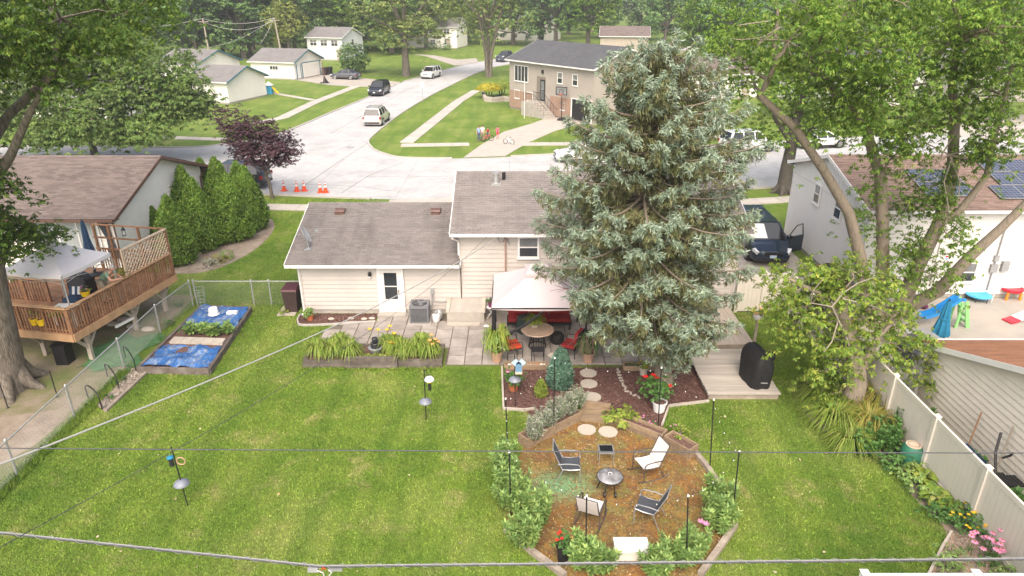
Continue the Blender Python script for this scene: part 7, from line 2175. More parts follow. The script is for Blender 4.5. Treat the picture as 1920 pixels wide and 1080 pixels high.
def baffle(T,c,r):
 v=MB();v.lathe(c,[(r,0),(r*.95,.035),(r*.6,.09),(.03,.13)],24);v.build('baffle',M('baffle_grey',(.17,.185,.22),.4)if 'baffle_grey' not in bpy.data.materials else bpy.data.materials['baffle_grey'],T,smooth=50)
def feeder_pole(label,bot,top,bz):
 b=spot(*bot);t=onY(top[0],top[1],b.y)
 T=thing('bird_feeder',label,'bird feeder',tuple(b),0,'bird feeder poles')
 v=MB();v.cyl(b,t,.016,n=8);v.build('pole',MAT['black'],T)
 c=b.lerp(t,bz)
 baffle(T,c,.2)
 return T,b,t
T,b,t=feeder_pole('black bird feeder pole with clear globe feeder on the lawn',(799,787),(795,692),.36)
c=b.lerp(t,.74)+Vector((.15,0,0))
v=MB();v.tube([b.lerp(t,.95),b.lerp(t,.97)+Vector((.08,0,.03)),c+Vector((0,0,.22))],.008,5);v.build('hook',MAT['black'],T)
v=MB();v.lathe(c+Vector((0,0,.06)),[(.02,0),(.15,.03),(.155,.06),(.1,.13),(.02,.16)],18);v.build('dome',MAT['lampclear'],T,smooth=50)
v=MB();v.cyl(c-Vector((0,0,.26)),c+Vector((0,0,.0)),.05,n=12);v.build('seed_tube',MAT['darkmetal'],T)
v=MB();v.lathe(c,[(.06,0),(.08,.02),(.06,.04)],12);v.build('tray',MAT['yellow'],T)
T,b,t=feeder_pole('leaning bird feeder pole with tube feeder near the wire fence',(352,948),(321,838),.38)
c=b.lerp(t,.80)+Vector((-.1,0,0))
v=MB();v.cyl(c-Vector((0,0,.2)),c+Vector((0,0,.04)),.06,n=12);v.build('seed_tube',MAT['darkmetal'],T)
v=MB();v.lathe(c+Vector((0,0,.04)),[(.09,0),(.09,.02),(.02,.05)],14);v.build('tube_cap',MAT['tealfab'],T)
v=MB();c2=b.lerp(t,.76)+Vector((.13,0,0));v.tube([c2+Vector((.11*math.cos(a*.524),.02,.11*math.sin(a*.524)))for a in range(13)],.014,6);v.build('nut_ring',MAT['clay'],T)
T,b,t=feeder_pole('bird feeder pole with blue birdhouse in the mulch bed',(966,762),(965,665),.52)
c=b.lerp(t,.72)+Vector((.12,-.03,0))
v=MB();v.box(c.x-.1,c.y-.1,c.z-.02,c.x+.1,c.y+.1,c.z+.2)
v.add([(c.x-.1,c.y-.1,c.z+.2),(c.x+.1,c.y-.1,c.z+.2),(c.x,c.y-.1,c.z+.3),(c.x-.1,c.y+.1,c.z+.2),(c.x+.1,c.y+.1,c.z+.2),(c.x,c.y+.1,c.z+.3)],[(0,1,2),(5,4,3)])
v.build('house_box',M('birdhouse',(.12,.24,.36),.6),T)
for s_ in(-1,1):
 v=MB();v.bar(c+Vector((s_*.14,0,.17)),c+Vector((0,0,.315)),.26,.015,up=(0,1,0));v.build('roof_side',M('birdroof',(.38,.5,.58),.5)if 'birdroof' not in bpy.data.materials else bpy.data.materials['birdroof'],T)
v=MB();v.box(c.x-.11,c.y-.18,c.z-.05,c.x+.11,c.y+.1,c.z-.021);v.build('perch_tray',MAT['latticewood'],T)
# ---------------------------------------------------------------- timber platforms and covered grill
pl=thing('timber_platform','low weathered wooden platform under the covered grill','deck',(7.6,20.7,0))
y0,y1=19.15,22.25
nbd=21
for i in range(nbd):
 ya,yb=y0+(y1-y0)*i/nbd,y0+(y1-y0)*(i+1)/nbd-.008
 v=MB();v.box(6.42+rnd.uniform(-.012,.012),ya,.2,8.82+rnd.uniform(-.012,.012),yb,.232+rnd.uniform(-.003,.003));v.build('deck_board',MAT['deckboard'],pl)
for yy in(19.2,20.7,22.15):
 v=MB();v.box(6.47,yy,.0,8.77,yy+.06,.198);v.build('joist',MAT['greytimber'],pl)
for xx in(6.45,8.72):
 v=MB();v.box(xx,19.262,.06,xx+.045,20.69,.197);v.build('joist',MAT['greytimber'],pl)
up_=thing('timber_platform','raised tan wooden platform behind the spruce boughs','deck',(7.5,23.7,0))
nbd=27
for i in range(nbd):
 xa,xb=5.75+3.2*i/nbd,5.75+3.2*(i+1)/nbd-.008
 v=MB();v.box(xa,22.27+rnd.uniform(-.01,.01),.38,xb,25.4,.412+rnd.uniform(-.003,.003));v.build('deck_board',MAT['decktan'],up_)
for yy in(22.3,25.3):
 v=MB();v.box(5.8,yy,0,8.9,yy+.06,.379);v.build('joist',MAT['greytimber'],up_)
for xx in(5.78,8.86):
 v=MB();v.box(xx,22.37,0,xx+.05,25.29,.378);v.build('joist',MAT['greytimber'],up_)
gc_=thing('covered_grill','grill under a black fabric cover on the wooden platform','grill',(8.2,20.0,.235),R(8))
v=MB()
prof=[(-.62,.0,.36,.52),(-.6,.35,.36,.56),(-.58,.75,.36,.60),(-.44,.92,.34,.58),(-.42,1.1,.25,.54),(-.40,1.2,.12,.48)]
secs=[]
for(x_,z,hd,wd)in prof:
 ring=[]
 for a in range(28):
  an=2*math.pi*a/28
  cs,sn=math.cos(an),math.sin(an)
  p_=5.0
  r_=(abs(cs)**p_+abs(sn)**p_)**(-1/p_)
  wav=1+(.035*math.sin(an*9+z*3)+.02*math.sin(an*5))*(1-z/1.3)
  ring.append((hd*cs*r_*wav,(wd*sn*r_*wav)*1.12,z+.02*math.sin(an*3)*(z>0)))
 secs.append(ring)
k0=0
for ring in secs:v.v.extend(ring)
for i in range(len(secs)-1):
 for j in range(28):
  a,b=i*28+j,i*28+(j+1)%28
  v.f.append((a,b,b+28,a+28));v.m.append(0)
v.f.append(tuple((len(secs)-1)*28+j for j in range(28)));v.m.append(0)
v.build('cover',MAT['blackfabric'],gc_,local=True,smooth=50)
v=MB();v.ell((.42,-.1,.95),(.14,.16,.18),12,8);v.build('side_bulge',MAT['blackfabric'],gc_,local=True,smooth=60)
v=MB();v.bar((-.12,-.66,.3),(.12,-.66,.27),.01,.035);v.build('logo_strip',MAT['greyplastic'],gc_,local=True)
hb=thing('flower_post','weathered post carrying a white basket of orange flowers','planter',(9.0,22.5,0))
v=MB();v.box(8.955,22.455,0,9.045,22.545,1.3);v.build('post',MAT['greytimber'],hb)
v=MB();v.lathe((9.0,22.5,1.3),[(.1,0),(.17,.08),(.18,.2),(.16,.2)],16);v.build('basket',MAT['white'],hb,smooth=50)
shrub('p','',(9.0,22.5,1.45),(.26,.24,.15),'leaf_shrub',(.08,.05),22,16,.09,190,parent=hb,flower=('petal_peach',16,.05,0))
lt=thing('obelisk_trellis','thin dark wire trellis leaning by the tan platform','trellis',(5.8,22.1,0))
for q in(((5.55,22.0,.05),(6.2,21.7,1.3)),((5.6,22.9,.05),(5.9,22.0,1.2)),((6.1,22.2,.4),(5.6,21.6,1.0))):
 v=MB();v.tube([q[0],(Vector(q[0])+Vector(q[1]))/2+Vector((.05,0,.1)),q[1]],.012,5);v.build('wire',MAT['darkmetal'],lt)
 # ---------------------------------------------------------------- right-hand border
brl=thing('rain_barrel','green plastic composter barrel with cream lid in the border','barrel',tuple(spot(1706,872)))
c=spot(1704,868)
v=MB();v.lathe(c,[(.24,0),(.28,.1),(.30,.3),(.27,.52),(.22,.62),(.20,.62)],22);v.build('body',MAT['barrelgreen'],brl,smooth=40)
v=MB();v.lathe(c+Vector((0,0,.625)),[(.205,-.01),(.205,.015),(.14,.02),(.01,.02)],22);v.build('lid',MAT['latticewood'],brl)
v=MB();v.lathe(c+Vector((0,0,.648)),[(.16,0),(.16,.004),(.13,.004),(.13,0)],22);v.build('lid_ring',MAT['greytimber'],brl)
bx=[(1560,800,1.05,.8,380,'leaf_lily','yellowing strap-leaved clump at the foot of the box elder'),(1535,765,.95,.7,280,'leaf_lily','green strap-leaved clump left of the box elder trunk'),(1625,810,1.05,.8,340,'leaf_lilydry','straw-coloured strap clump right of the box elder trunk'),(1650,775,1.0,.9,300,'leaf_lilydry','dry golden clump against the vinyl fence'),(1590,838,.95,.6,280,'leaf_lily','arching green clump at the lawn edge of the border'),(1632,735,.9,.8,220,'leaf_lilydry','dry golden clump behind the box elder'),(1515,742,.8,.55,200,'leaf_lily','thin green clump at the upper end of the border')]
for i,(a,b,s_,h,n,lf,lb)in enumerate(bx):
 straps('daylily',lb,tuple(spot(a,b)),s_,h,n,lf,200+i,'plant','strap-leaved clumps in the right border',wd=.015)
bs=[(1650,840,.8,1.0,'leaf_green',(.13,.07),'dark leafy bush between strap clumps and barrel'),(1690,825,.7,1.1,'leaf_green',(.13,.07),'dark leafy bush behind the green barrel'),(1725,815,.5,1.0,'leaf_green',(.12,.06),'upright leafy bush against the fence post'),(1620,850,.7,.7,'leaf_green',(.13,.07),'low dark bush at the lawn edge by the barrel'),(1800,900,.4,1.0,'leaf_green',(.2,.12),'tall dark broad-leaved plant before the vinyl fence'),(1875,985,.45,1.1,'leaf_green',(.17,.1),'tall broad-leaved plant near the lower fence'),(1830,950,.8,.6,'leaf_green',(.2,.1),'dark green mass below the broad-leaved plant')]
for i,(a,b,w,h,lf,sz,lb)in enumerate(bs):
 stalks('border_shrub',lb,tuple(spot(a,b)),w,w,h,int(14+w*22),lf,sz,210+i,'shrub','leafy bushes in the right border')
def hosta(label,c,r,leaf,seed,n=34):
 rg=np.random.default_rng(seed)
 T=thing('fern_plant',label,'plant',tuple(c),0,'broad yellow-green plants in the right border')
 V,F=[],[]
 for i in range(n):
  a=rg.uniform(0,6.28);L=r*rg.uniform(.5,1.05);h=r*rg.uniform(.4,.8)
  d=np.array([np.cos(a),np.sin(a),0]);s_=np.array([-np.sin(a),np.cos(a),0]);w=.085*rg.uniform(.7,1.2)
  k0=len(V)
  for t,wf in((.25,.25),(.45,.85),(.65,1.0),(.85,.6),(1,.05)):
   p=np.array(c)+d*L*t+np.array([0,0,h*math.sin(min(1,t*1.1)*2.2)])
   V+=[p-s_*w*wf-np.array([0,0,.02*wf]),p,p+s_*w*wf-np.array([0,0,.02*wf])]
  for j in range(4):
   b0=k0+3*j
   F+=[(b0,b0+1,b0+4,b0+3),(b0+1,b0+2,b0+5,b0+4)]
 np_mesh('fronds',np.array(V),np.array(F),MAT[leaf],T,smooth=True)
for i,(a,b,r2,lf,lb)in enumerate(((1730,905,.5,'leaf_lime','broad yellow-green plant below the barrel'),(1765,900,.5,'leaf_lime','broad yellow-green plant nearest the fence'),(1750,940,.5,'leaf_lily','broad green plant in the middle of the border'),(1785,960,.5,'leaf_lily','broad green plant above the yellow flowers'),(1715,890,.35,'leaf_lime','small yellow-green plant against the barrel'),(1800,930,.45,'leaf_lily','broad green plant under the tall dark one'))):
 hosta(lb,spot(a,b),r2,lf,220+i)
for i,(a,b,fm,lf,lb)in enumerate(((1805,985,'petal_yellow','leaf_green','bushy plant with yellow daisies next to the fern plants'),(1840,1005,'petal_yellow','leaf_green','bushy plant with yellow daisies in the middle'),(1875,1025,'petal_yellow','leaf_green','bushy plant with yellow daisies nearest the lower fence'),(1828,985,'petal_red','leaf_green','small plant with red blooms among the daisies'))):
 shrub('flowering_plant',lb,tuple(spot(a,b)),(.42,.38,.28),lf,(.09,.04),40,18,.12,230+i,'flowers','flowers in the right border',flower=(fm,16 if i<3 else 5,.04,0))
def cones(label,c,n,seed):
 rg=random.Random(seed)
 T=thing('coneflowers',label,'flowers',tuple(c),0,'pink coneflowers')
 V=MB()
 for i in range(n):
  a,r2=rg.uniform(0,6.28),rg.random()**.5*.38
  x,y,h=c.x+r2*math.cos(a),c.y+r2*math.sin(a),rg.uniform(.4,.75)
  v=MB();v.cyl((x,y,0),(x,y,h),.007,n=4);v.build('stalk',MAT['leaf_green'],T)
  v=MB();q=Vector((x,y,h))
  for k in range(9):
   an=k*.698;u=Vector((math.cos(an),math.sin(an),-.25));w=Vector((-math.sin(an),math.cos(an),0))*.02
   v.add([q,q+u*.05+w,q+u*.085,q+u*.05-w],[(0,1,2,3)])
  fl=v.build('flower',MAT['petal_pink'],T)
  v=MB();v.ell(q,(.022,.022,.025),6,4);v.build('flower_centre',MAT['terracotta'],fl)
 shrub('p','',tuple(c),(.35,.35,.15),'leaf_green',(.1,.03),18,14,.1,seed,parent=T)
cones('pink coneflower clump on the pale woodchips',spot(1835,1050),11,240);cones('pink coneflower clump beside the yellow daisies',spot(1862,1042),10,241)
for i,(a,b)in enumerate(((1770,1065),(1880,1075),(1912,1060),(1780,1050))):
 shrub('border_plant',('low green plant at the woodchip edge','leafy plant at the bottom fence','grey-green plant in the lower right corner','small green plant in the woodchips')[i],tuple(spot(a,b)),(.3,.25,.2),'leaf_shrub',(.12,.03),24,16,.1,245+i,'plant')
edging('pale edging between lawn and woodchips',px((1783,1000),(1765,1030),(1738,1085)),'stone')
td=thing('leaf_blower','black motor tool leaning behind the vinyl fence','garden tool',(12.3,14.0,0))
v=MB();v.box(12.15,13.8,.75,12.6,14.2,1.0);v.build('motor',MAT['black'],td)
v=MB();v.tube([(12.3,14.0,.9),(12.4,14.4,1.5),(12.55,14.6,1.95)],.035,8);v.tube([(12.45,14.2,1.45),(12.55,14.1,1.6),(12.5,14.0,1.75)],.03,6);v.build('handle',MAT['black'],td)
for k in range(6):
 v=MB();v.box(12.2+k*.08,13.5,1.1,12.26+k*.08,13.9,1.16);v.build('tine',MAT['black'],td)
v=MB();v.box(12.2,13.72,0,12.55,13.9,.74);v.build('stand',MAT['darkmetal'],td)
wb=thing('wheelbarrow','blue wheelbarrow with red handles behind the vinyl fence','wheelbarrow',(12.1,15.0,0))
v=MB();v.add([(11.85,14.7,.5),(12.35,14.7,.5),(12.35,15.3,.5),(11.85,15.3,.5),(11.7,14.5,.95),(12.5,14.5,.95),(12.5,15.5,.95),(11.7,15.5,.95)],[(3,2,1,0),(0,1,5,4),(1,2,6,5),(2,3,7,6),(3,0,4,7),(0,1,2,3)]);v.build('tray',MAT['bluefab'],wb)
for s_ in(11.85,12.35):
 v=MB();v.tube([(s_,15.4,.5),(s_,14.4,.7),(s_,13.9,1.0)],.022,6);v.build('handle',MAT['redplastic'],wb)
 v=MB();v.cyl((s_,14.6,.0),(s_,14.65,.6),.02,n=6);v.build('leg',MAT['black'],wb)
v=MB();v.cyl((12.05,15.5,.2),(12.15,15.5,.2),.2,n=16);v.build('wheel',MAT['tyre'],wb)
v=MB();v.cyl((12.5,15.5,0),(12.85,15.8,1.75),.02,n=6);settag(v.build('tool_handle',MAT['cedar']),'brown tool handle leaning on the beige garage','tool')
v=MB();v.cyl((12.45,14.3,0),(12.9,14.7,2.05),.02,n=6);settag(v.build('tool_handle',MAT['greytimber']),'grey tool handle leaning beside the black motor tool','tool')
# ---------------------------------------------------------------- toys on the neighbour's concrete
sl=thing('toy_slide','blue and green plastic toy slide on the concrete yard','toy slide',tuple(spot(1795,610)))
c=spot(1790,610)
v=MB()
path=[(.0,1.15),(-.15,1.2),(-.45,.95),(-.95,.55),(-1.25,.42),(-1.45,.4)]
for(x0,z0),(x1,z1)in zip(path,path[1:]):
 v.add([(c.x+x0,c.y-.22,z0),(c.x+x1,c.y-.22,z1),(c.x+x1,c.y+.22,z1),(c.x+x0,c.y+.22,z0)],[(0,1,2,3)])
 for s_ in(-.22,.22):v.bar((c.x+x0,c.y+s_,z0+.05),(c.x+x1,c.y+s_,z1+.05),.04,.12)
v.build('chute',MAT['blueplastic'],sl)
for s_ in(-1,1):
 v=MB();v.bar((c.x+.05,c.y+s_*.24,1.15),(c.x+.35,c.y+s_*.26,0),.05,.14);v.build('side_rail',MAT['greenplastic'],sl)
 v=MB();v.bar((c.x-.1,c.y+s_*.24,1.1),(c.x-.12,c.y+s_*.25,0),.05,.14);v.build('side_rail',MAT['greenplastic'],sl)
for k in range(3):
 v=MB();v.box(c.x+.04+(2-k)*.09,c.y-.23,.22+k*.28,c.x+.22+(2-k)*.09,c.y+.23,.28+k*.28);v.build('step',MAT['greenplastic'],sl)
tr_=thing('toy_trampoline','light blue toddler trampoline with white handle by the wall','trampoline',tuple(spot(1832,560)))
c=spot(1832,562)
v=MB();v.lathe((c.x,c.y,.2),[(.48,0),(.52,.06),(.46,.1),(.34,.08)],26);v.build('rim',MAT['lightblueplastic'],tr_,smooth=50)
v=MB();v.lathe((c.x,c.y,.26),[(.36,0),(.01,.005)],24);v.build('mat',MAT['darksling'],tr_)
for an in range(6):
 v=MB();v.cyl((c.x+.45*math.cos(an),c.y+.45*math.sin(an),0),(c.x+.45*math.cos(an),c.y+.45*math.sin(an),.22),.02,n=6);v.build('leg',MAT['darkmetal'],tr_)
v=MB();v.tube([(c.x+.38,c.y-.35,0),(c.x+.42,c.y-.35,.95),(c.x+.2,c.y-.38,.97)],.018,6);v.build('handle',MAT['white'],tr_)
wt=thing('water_table','red plastic water table on orange legs','toy table',tuple(spot(1893,562)))
c=spot(1893,560)
v=MB();v.lathe((c.x,c.y,.36),[(.38,0),(.46,.08),(.44,.16),(.38,.12),(.01,.1)],24,sy=.8);v.build('tray',MAT['redplastic'],wt,smooth=50)
for dx,dy in((-.3,-.2),(.3,-.2),(.3,.22),(-.3,.22)):
 v=MB();v.cyl((c.x+dx,c.y+dy,0),(c.x+dx*.95,c.y+dy*.95,.37),.06,.05,8);v.build('leg',MAT['orangeplastic'],wt)
v=MB();v.lathe(spot(1875,545),[(.35,0),(.38,.08),(.2,.18),(.02,.2)],20);settag(v.build('sandbox_lid',MAT['clay'],smooth=50),'round brown lid against the white wall','lid')
ty=thing('toy_ride','red plastic ride toy half behind the maple stems','toy',tuple(spot(1805,552)))
c=spot(1803,553)
v=MB();v.ell((c.x,c.y,.32),(.42,.28,.16),14,6);v.build('body',MAT['redplastic'],ty,smooth=60)
v=MB();v.mbox(Matrix.Translation((c.x+.05,c.y+.12,.55))@Matrix.Rotation(.3,4,'Y'),.3,.3,.2);v.build('seat',MAT['redplastic'],ty)
for dx,dy in((-.3,-.2),(.3,-.2),(.3,.2),(-.3,.2)):
 v=MB();v.cyl((c.x+dx,c.y+dy-.03,.12),(c.x+dx,c.y+dy+.03,.12),.12,n=12);v.build('wheel',MAT['black'],ty)
v=MB();c=spot(1770,525);v.ell((c.x,c.y,.4),(.4,.25,.3),12,6);settag(v.build('toy_shell',MAT['redplastic'],smooth=60),'red toy shell against the white wall behind stems','toy')
c=spot(1905,600);T=thing('toy_ramp','white and red plastic ramp on the concrete yard','toy',tuple(c))
v=MB();v.bar((c.x-.1,c.y-.1,.12),(c.x+1.2,c.y+.3,.45),.45,.06);v.build('ramp',MAT['white'],T)
v=MB();v.bar((c.x-.55,c.y-.24,.05),(c.x-.11,c.y-.105,.11),.44,.06);v.build('ramp_end',MAT['redplastic'],T)
v=MB();v.ell(spot(1732,579)+Vector((0,0,.12)),(.16,.14,.12),10,6);settag(v.build('ball',MAT['purplepot'],smooth=60),'dark red ball on the concrete under the maple','ball')
for i,(a,b,rz)in enumerate(((1715,690,.5),(1690,700,2.4))):
 c=spot(a,b-10)
 T=thing('garden_chair',('dark metal garden chair behind the fence next to the garage','dark metal garden chair behind the fence under the elder')[i],'chair',tuple(c),rz,'dark chairs behind the fence')
 v=MB();v.box(-.25,-.25,.4,.25,.25,.44);v.build('seat',MAT['darksling'],T,local=True)
 v=MB();v.mbox(Matrix.Translation((0,.3,.75))@Matrix.Rotation(-.2,4,'X'),.5,.03,.6);v.build('backrest',MAT['darksling'],T,local=True)
 for s_ in(-1,1):
  v=MB();v.tube([(s_*.27,-.28,0),(s_*.27,-.26,.6),(s_*.27,.2,.62),(s_*.27,.34,0)],.014,6);v.build('leg_frame',MAT['black'],T,local=True)
T=thing('garden_table','grey slatted garden table behind the vinyl fence','table',tuple(spot(1725,668)))
c=spot(1722,660)
v=MB();v.box(c.x-.5,c.y-.6,.68,c.x+.5,c.y+.6,.72);v.build('table_top',MAT['greyplastic'],T)
for dx,dy in((-.45,-.55),(.45,-.55),(.45,.55),(-.45,.55)):
 v=MB();v.cyl((c.x+dx,c.y+dy,0),(c.x+dx,c.y+dy,.68),.02,n=6);v.build('leg',MAT['black'],T)
bin_('dark green wheelie bin between minivan and white gable',(14.4,28.3,0),.6,1.0,'bingreen','black')
bin_('brown wheelie bin beside the dark green one',(14.35,27.5,0),.6,.95,'binbrown','brown_trim')
pp=pot('flower_pot','grey planter with dry orange flowers by the white gable',(14.5,29.6,0),.22,.4,'acgrey')
shrub('p','',(14.5,29.6,.36),(.25,.25,.16),'leaf_lilydry',(.08,.04),16,14,.08,250,parent=pp,flower=('petal_peach',6,.04,0))
# ---------------------------------------------------------------- overhead cables
def span(name,label,a,b,sag,r,mat,n=40,cat='cable',lash=False):
 a,b=Vector(a),Vector(b)
 T=thing(name,label,cat,tuple(a))
 pts=[a.lerp(b,i/n)-Vector((0,0,4*sag*(i/n)*(1-i/n)))for i in range(n+1)]
 v=MB();v.tube(pts,r,8);v.build('cable',MAT[mat],T,smooth=80)
 if lash:
  v=MB();v.tube([p+Vector((0,-.004,r+.003))for p in pts],.006,6);v.build('support_strand',MAT['strand'],T)
  v=MB();sp_=[]
  m_=n*28
  for i in range(m_+1):
   t=i/m_;p=a.lerp(b,t)-Vector((0,0,4*sag*t*(1-t)));an=t*(b-a).length/.22*2*math.pi
   sp_.append(p+Vector((0,math.cos(an)*(r+.006),math.sin(an)*(r+.010)+.004)))
  v.tube(sp_,.0025,4);v.build('lashing_wire',MAT['strand'],T)
 return T
jn=onY(600,1062,6.0)
span('utility_cable','thick lashed black cable crossing the bottom left lawn',jn+(onY(0,999,6.0)-jn)*5,jn,.0,.016,'cable',120,lash=True)
span('utility_cable','thick lashed black cable crossing the bottom right',jn,jn+(onY(1920,1048,6.0)-jn)*3,.0,.016,'cable',120,lash=True)
span('utility_cable','thin grey wire crossing the lawn above the thick cable',onY(960,874,5.6)+(onY(0,858,5.6)-onY(960,874,5.6))*4,onY(960,874,5.6)+(onY(1920,867,5.6)-onY(960,874,5.6))*4,.12,.006,'cable')
cl=thing('cable_clamp','grey splice clamp with white drop wires on the thick cable','clamp',tuple(jn))
v=MB();v.box(jn.x-.14,jn.y-.035,jn.z-.06,jn.x-.02,jn.y+.02,jn.z-.01);v.build('splice_case',MAT['greyplastic'],cl)
v=MB();v.box(jn.x+.1,jn.y-.03,jn.z-.05,jn.x+.26,jn.y+.02,jn.z-.022);v.build('splice_case',MAT['steel'],cl)
v=MB();v.tube([jn+Vector((-.03,-.03,-.03)),jn+Vector((.04,-.04,-.06)),jn+Vector((.06,-.05,-.16)),jn+Vector((.05,-.3,-.6))],.008,6);v.tube([jn+Vector((.1,-.03,-.02)),jn+Vector((.14,-.04,-.05)),jn+Vector((.08,-.05,-.14)),jn+Vector((.065,-.3,-.6))],.008,6);v.build('drop_wire',MAT['cablelight'],cl)
v=MB();v.tube([jn+Vector((.03,-.03,-.02)),jn+Vector((.05,-.04,.03)),jn+Vector((.07,-.03,-.02))],.008,6);v.build('tie',MAT['redorange'],cl)
hk=Vector((-.55,25.66,3.42))
pole_top=Vector((-17.5,-9.0,8.4))
span('service_drop','pale service cable rising towards the pole beyond the lower left',pole_top,onY(-60,894,6.3),.25,.014,'cablelight')
span('service_drop','pale service cable sloping from lower left to the house mast',onY(-60,894,6.3),hk,.38,.014,'cablelight')
span('service_drop','thin dark wire beside the pale service cable',onY(-60,905,5.6)+Vector((0,0,-.9)),(-1.02,25.68,3.38),.5,.005,'cable')
# ---------------------------------------------------------------- street things
def cone_(label,a,b):
 c=spot(a,b)
 T=thing('traffic_cone',label,'traffic cone',tuple(c),rnd.uniform(0,1),'orange traffic cones at the kerb')
 v=MB();v.box(-.19,-.19,.012,.19,.19,.05);v.build('base',MAT['coneorange'],T,local=True)
 for k,(z0,z1,mt)in enumerate(((.05,.36,'coneorange'),(.36,.5,'white'),(.5,.58,'coneorange'),(.58,.68,'white'),(.68,.74,'coneorange'))):
  r0,r1=.15-.125*(z0-.05)/.69,.15-.125*(z1-.05)/.69
  v=MB();v.cyl((0,0,z0),(0,0,z1),r0,r1,14);v.build('band' if k else 'cone',MAT[mt],T,local=True,smooth=50)
for i,(a,b)in enumerate(((533,358),(557,359),(571,358),(601,361),(611,361))):
 cone_(('orange cone nearest the purple tree','second orange cone from the purple tree','third orange cone from the purple tree','fourth orange cone from the purple tree','orange cone farthest from the purple tree')[i],a,b)
sg=thing('street_sign','white street sign on a thin post at the side street kerb','sign',tuple(spot(793,191)))
c=spot(793,191)
v=MB();v.cyl(c,c+Vector((0,0,2.3)),.03,n=6);v.build('post',MAT['galv'],sg)
v=MB();v.box(c.x-.22,c.y-.05,1.75,c.x+.22,c.y-.03,2.35);v.build('plate',MAT['white'],sg)
fl=spot(983,222);v=MB();v.cyl(fl,fl+Vector((0,0,4.2)),.035,.025,8);settag(v.build('flagpole',MAT['white']),'thin white bare flagpole on the grey house lawn','flagpole')
def hoop_stand(label,c,rz,h,base=True):
 T=thing('basketball_hoop',label,'basketball hoop',tuple(c),rz)
 v=MB();v.box(-.35,-.3,0,.35,.6,.18);v.build('base',MAT['black'],T,local=True)
 v=MB();v.tube([(0,.1,.15),(0,.05,h*.9)],.045,8);v.build('pole',MAT['black'],T,local=True)
 v=MB()
 for q in((-.6,h,-.52,h+.85),(.52,h,.6,h+.85),(-.52,h,.52,h+.08),(-.52,h+.77,.52,h+.85),(-.22,h+.15,-.17,h+.55),(.17,h+.15,.22,h+.55),(-.17,h+.5,.17,h+.55)):v.box(q[0],-.2,q[1],q[2],-.16,q[3])
 v.build('board_frame',MAT['black'],T,local=True)
 v=MB();v.box(-.52,-.185,h+.08,.52,-.175,h+.77);v.build('backboard',MAT['glass_blind'],T,local=True)
 v=MB();v.tube([(.22*math.cos(a*.524),-.45+.22*math.sin(a*.524),h+.12)for a in range(13)],.014,5);v.build('rim',MAT['coneorange'],T,local=True)
 v=MB();v.tube([(0,.05,h*.88),(0,-.16,h+.3)],.03,6);v.build('arm',MAT['black'],T,local=True)
hoop_stand('black basketball hoop stand on the grey house driveway',spot(1052,226),R(-20),2.6)
T=thing('portable_goal','collapsed dark portable hoop with pole beside the grey sedan','basketball hoop',tuple(spot(609,156)))
c=spot(609,156)
v=MB();v.box(c.x-.6,c.y-.4,0,c.x+.6,c.y+.4,.12);v.build('base',MAT['black'],T)
v=MB();v.cyl(c+Vector((0,0,.1)),c+Vector((-.1,0,3.0)),.05,n=8);v.build('pole',M('rustpole',(.16,.1,.08),.7),T)
v=MB();v.add([(c.x-.25,c.y,.12),(c.x+.55,c.y,.12),(c.x-.05,c.y,1.15),(c.x-.25,c.y+.1,.12),(c.x+.55,c.y+.1,.12),(c.x-.05,c.y+.1,1.15)],[(0,1,2),(5,4,3),(0,3,4,1),(1,4,5,2),(2,5,3,0)]);v.build('net_panel',MAT['black'],T)
bin_('brown bin left of the pair before the white garage',tuple(spot(610,141)),.7,1.1,'binbrown','binbrown',R(-16));bin_('dark bin right of the pair before the white garage',tuple(spot(619,140)),.7,1.1,'black','black',R(-16))
def upole(label,bx,by,tx,ty,Y):
 a,b=onY(bx,by,Y),onY(tx,ty,Y);a.z=0
 T=thing('utility_pole',label,'utility pole',tuple(a))
 v=MB();v.cyl(a,b,.17,.12,8);v.build('pole',MAT['postgrey'],T)
 v=MB();v.bar(b+Vector((-.9,0,-.5)),b+Vector((.9,0,-.5)),.1,.12);v.build('crossarm',MAT['postgrey'],T)
 return b
p1=upole('grey utility pole behind the teal-trimmed roofs',392,95,380,35,128)
p2=upole('grey utility pole beside the yellow-green tree',526,80,514,33,134)
span('power_line','upper slack power line between the two far poles',p1,p2,.9,.03,'cablelight',16);span('power_line','lower slack power line between the two far poles',p1-Vector((0,0,.5)),p2-Vector((0,0,.4)),1.5,.03,'cablelight',16)
span('power_line','power line running down to the white garage',p2,onY(488,82,122),.3,.03,'cablelight',8);span('power_line','power line running from the far pole to the lower roofs',p2,onY(375,92,105),.9,.03,'cablelight',12);span('power_line','power line leaving the pole behind the left maple',p1,p1+Vector((-26,-6,-1)),1.2,.03,'cablelight',10)
for i,(a,b,r_,leaf,lb)in enumerate(((665,136,(2.5,2.4,2.4),'leaf_dark','dark round bush behind the grey sedan'),)):
 c=spot(a,b);shrub('round_bush',lb,tuple(c),r_,leaf,(.3,.16),220,40,.35,260+i)
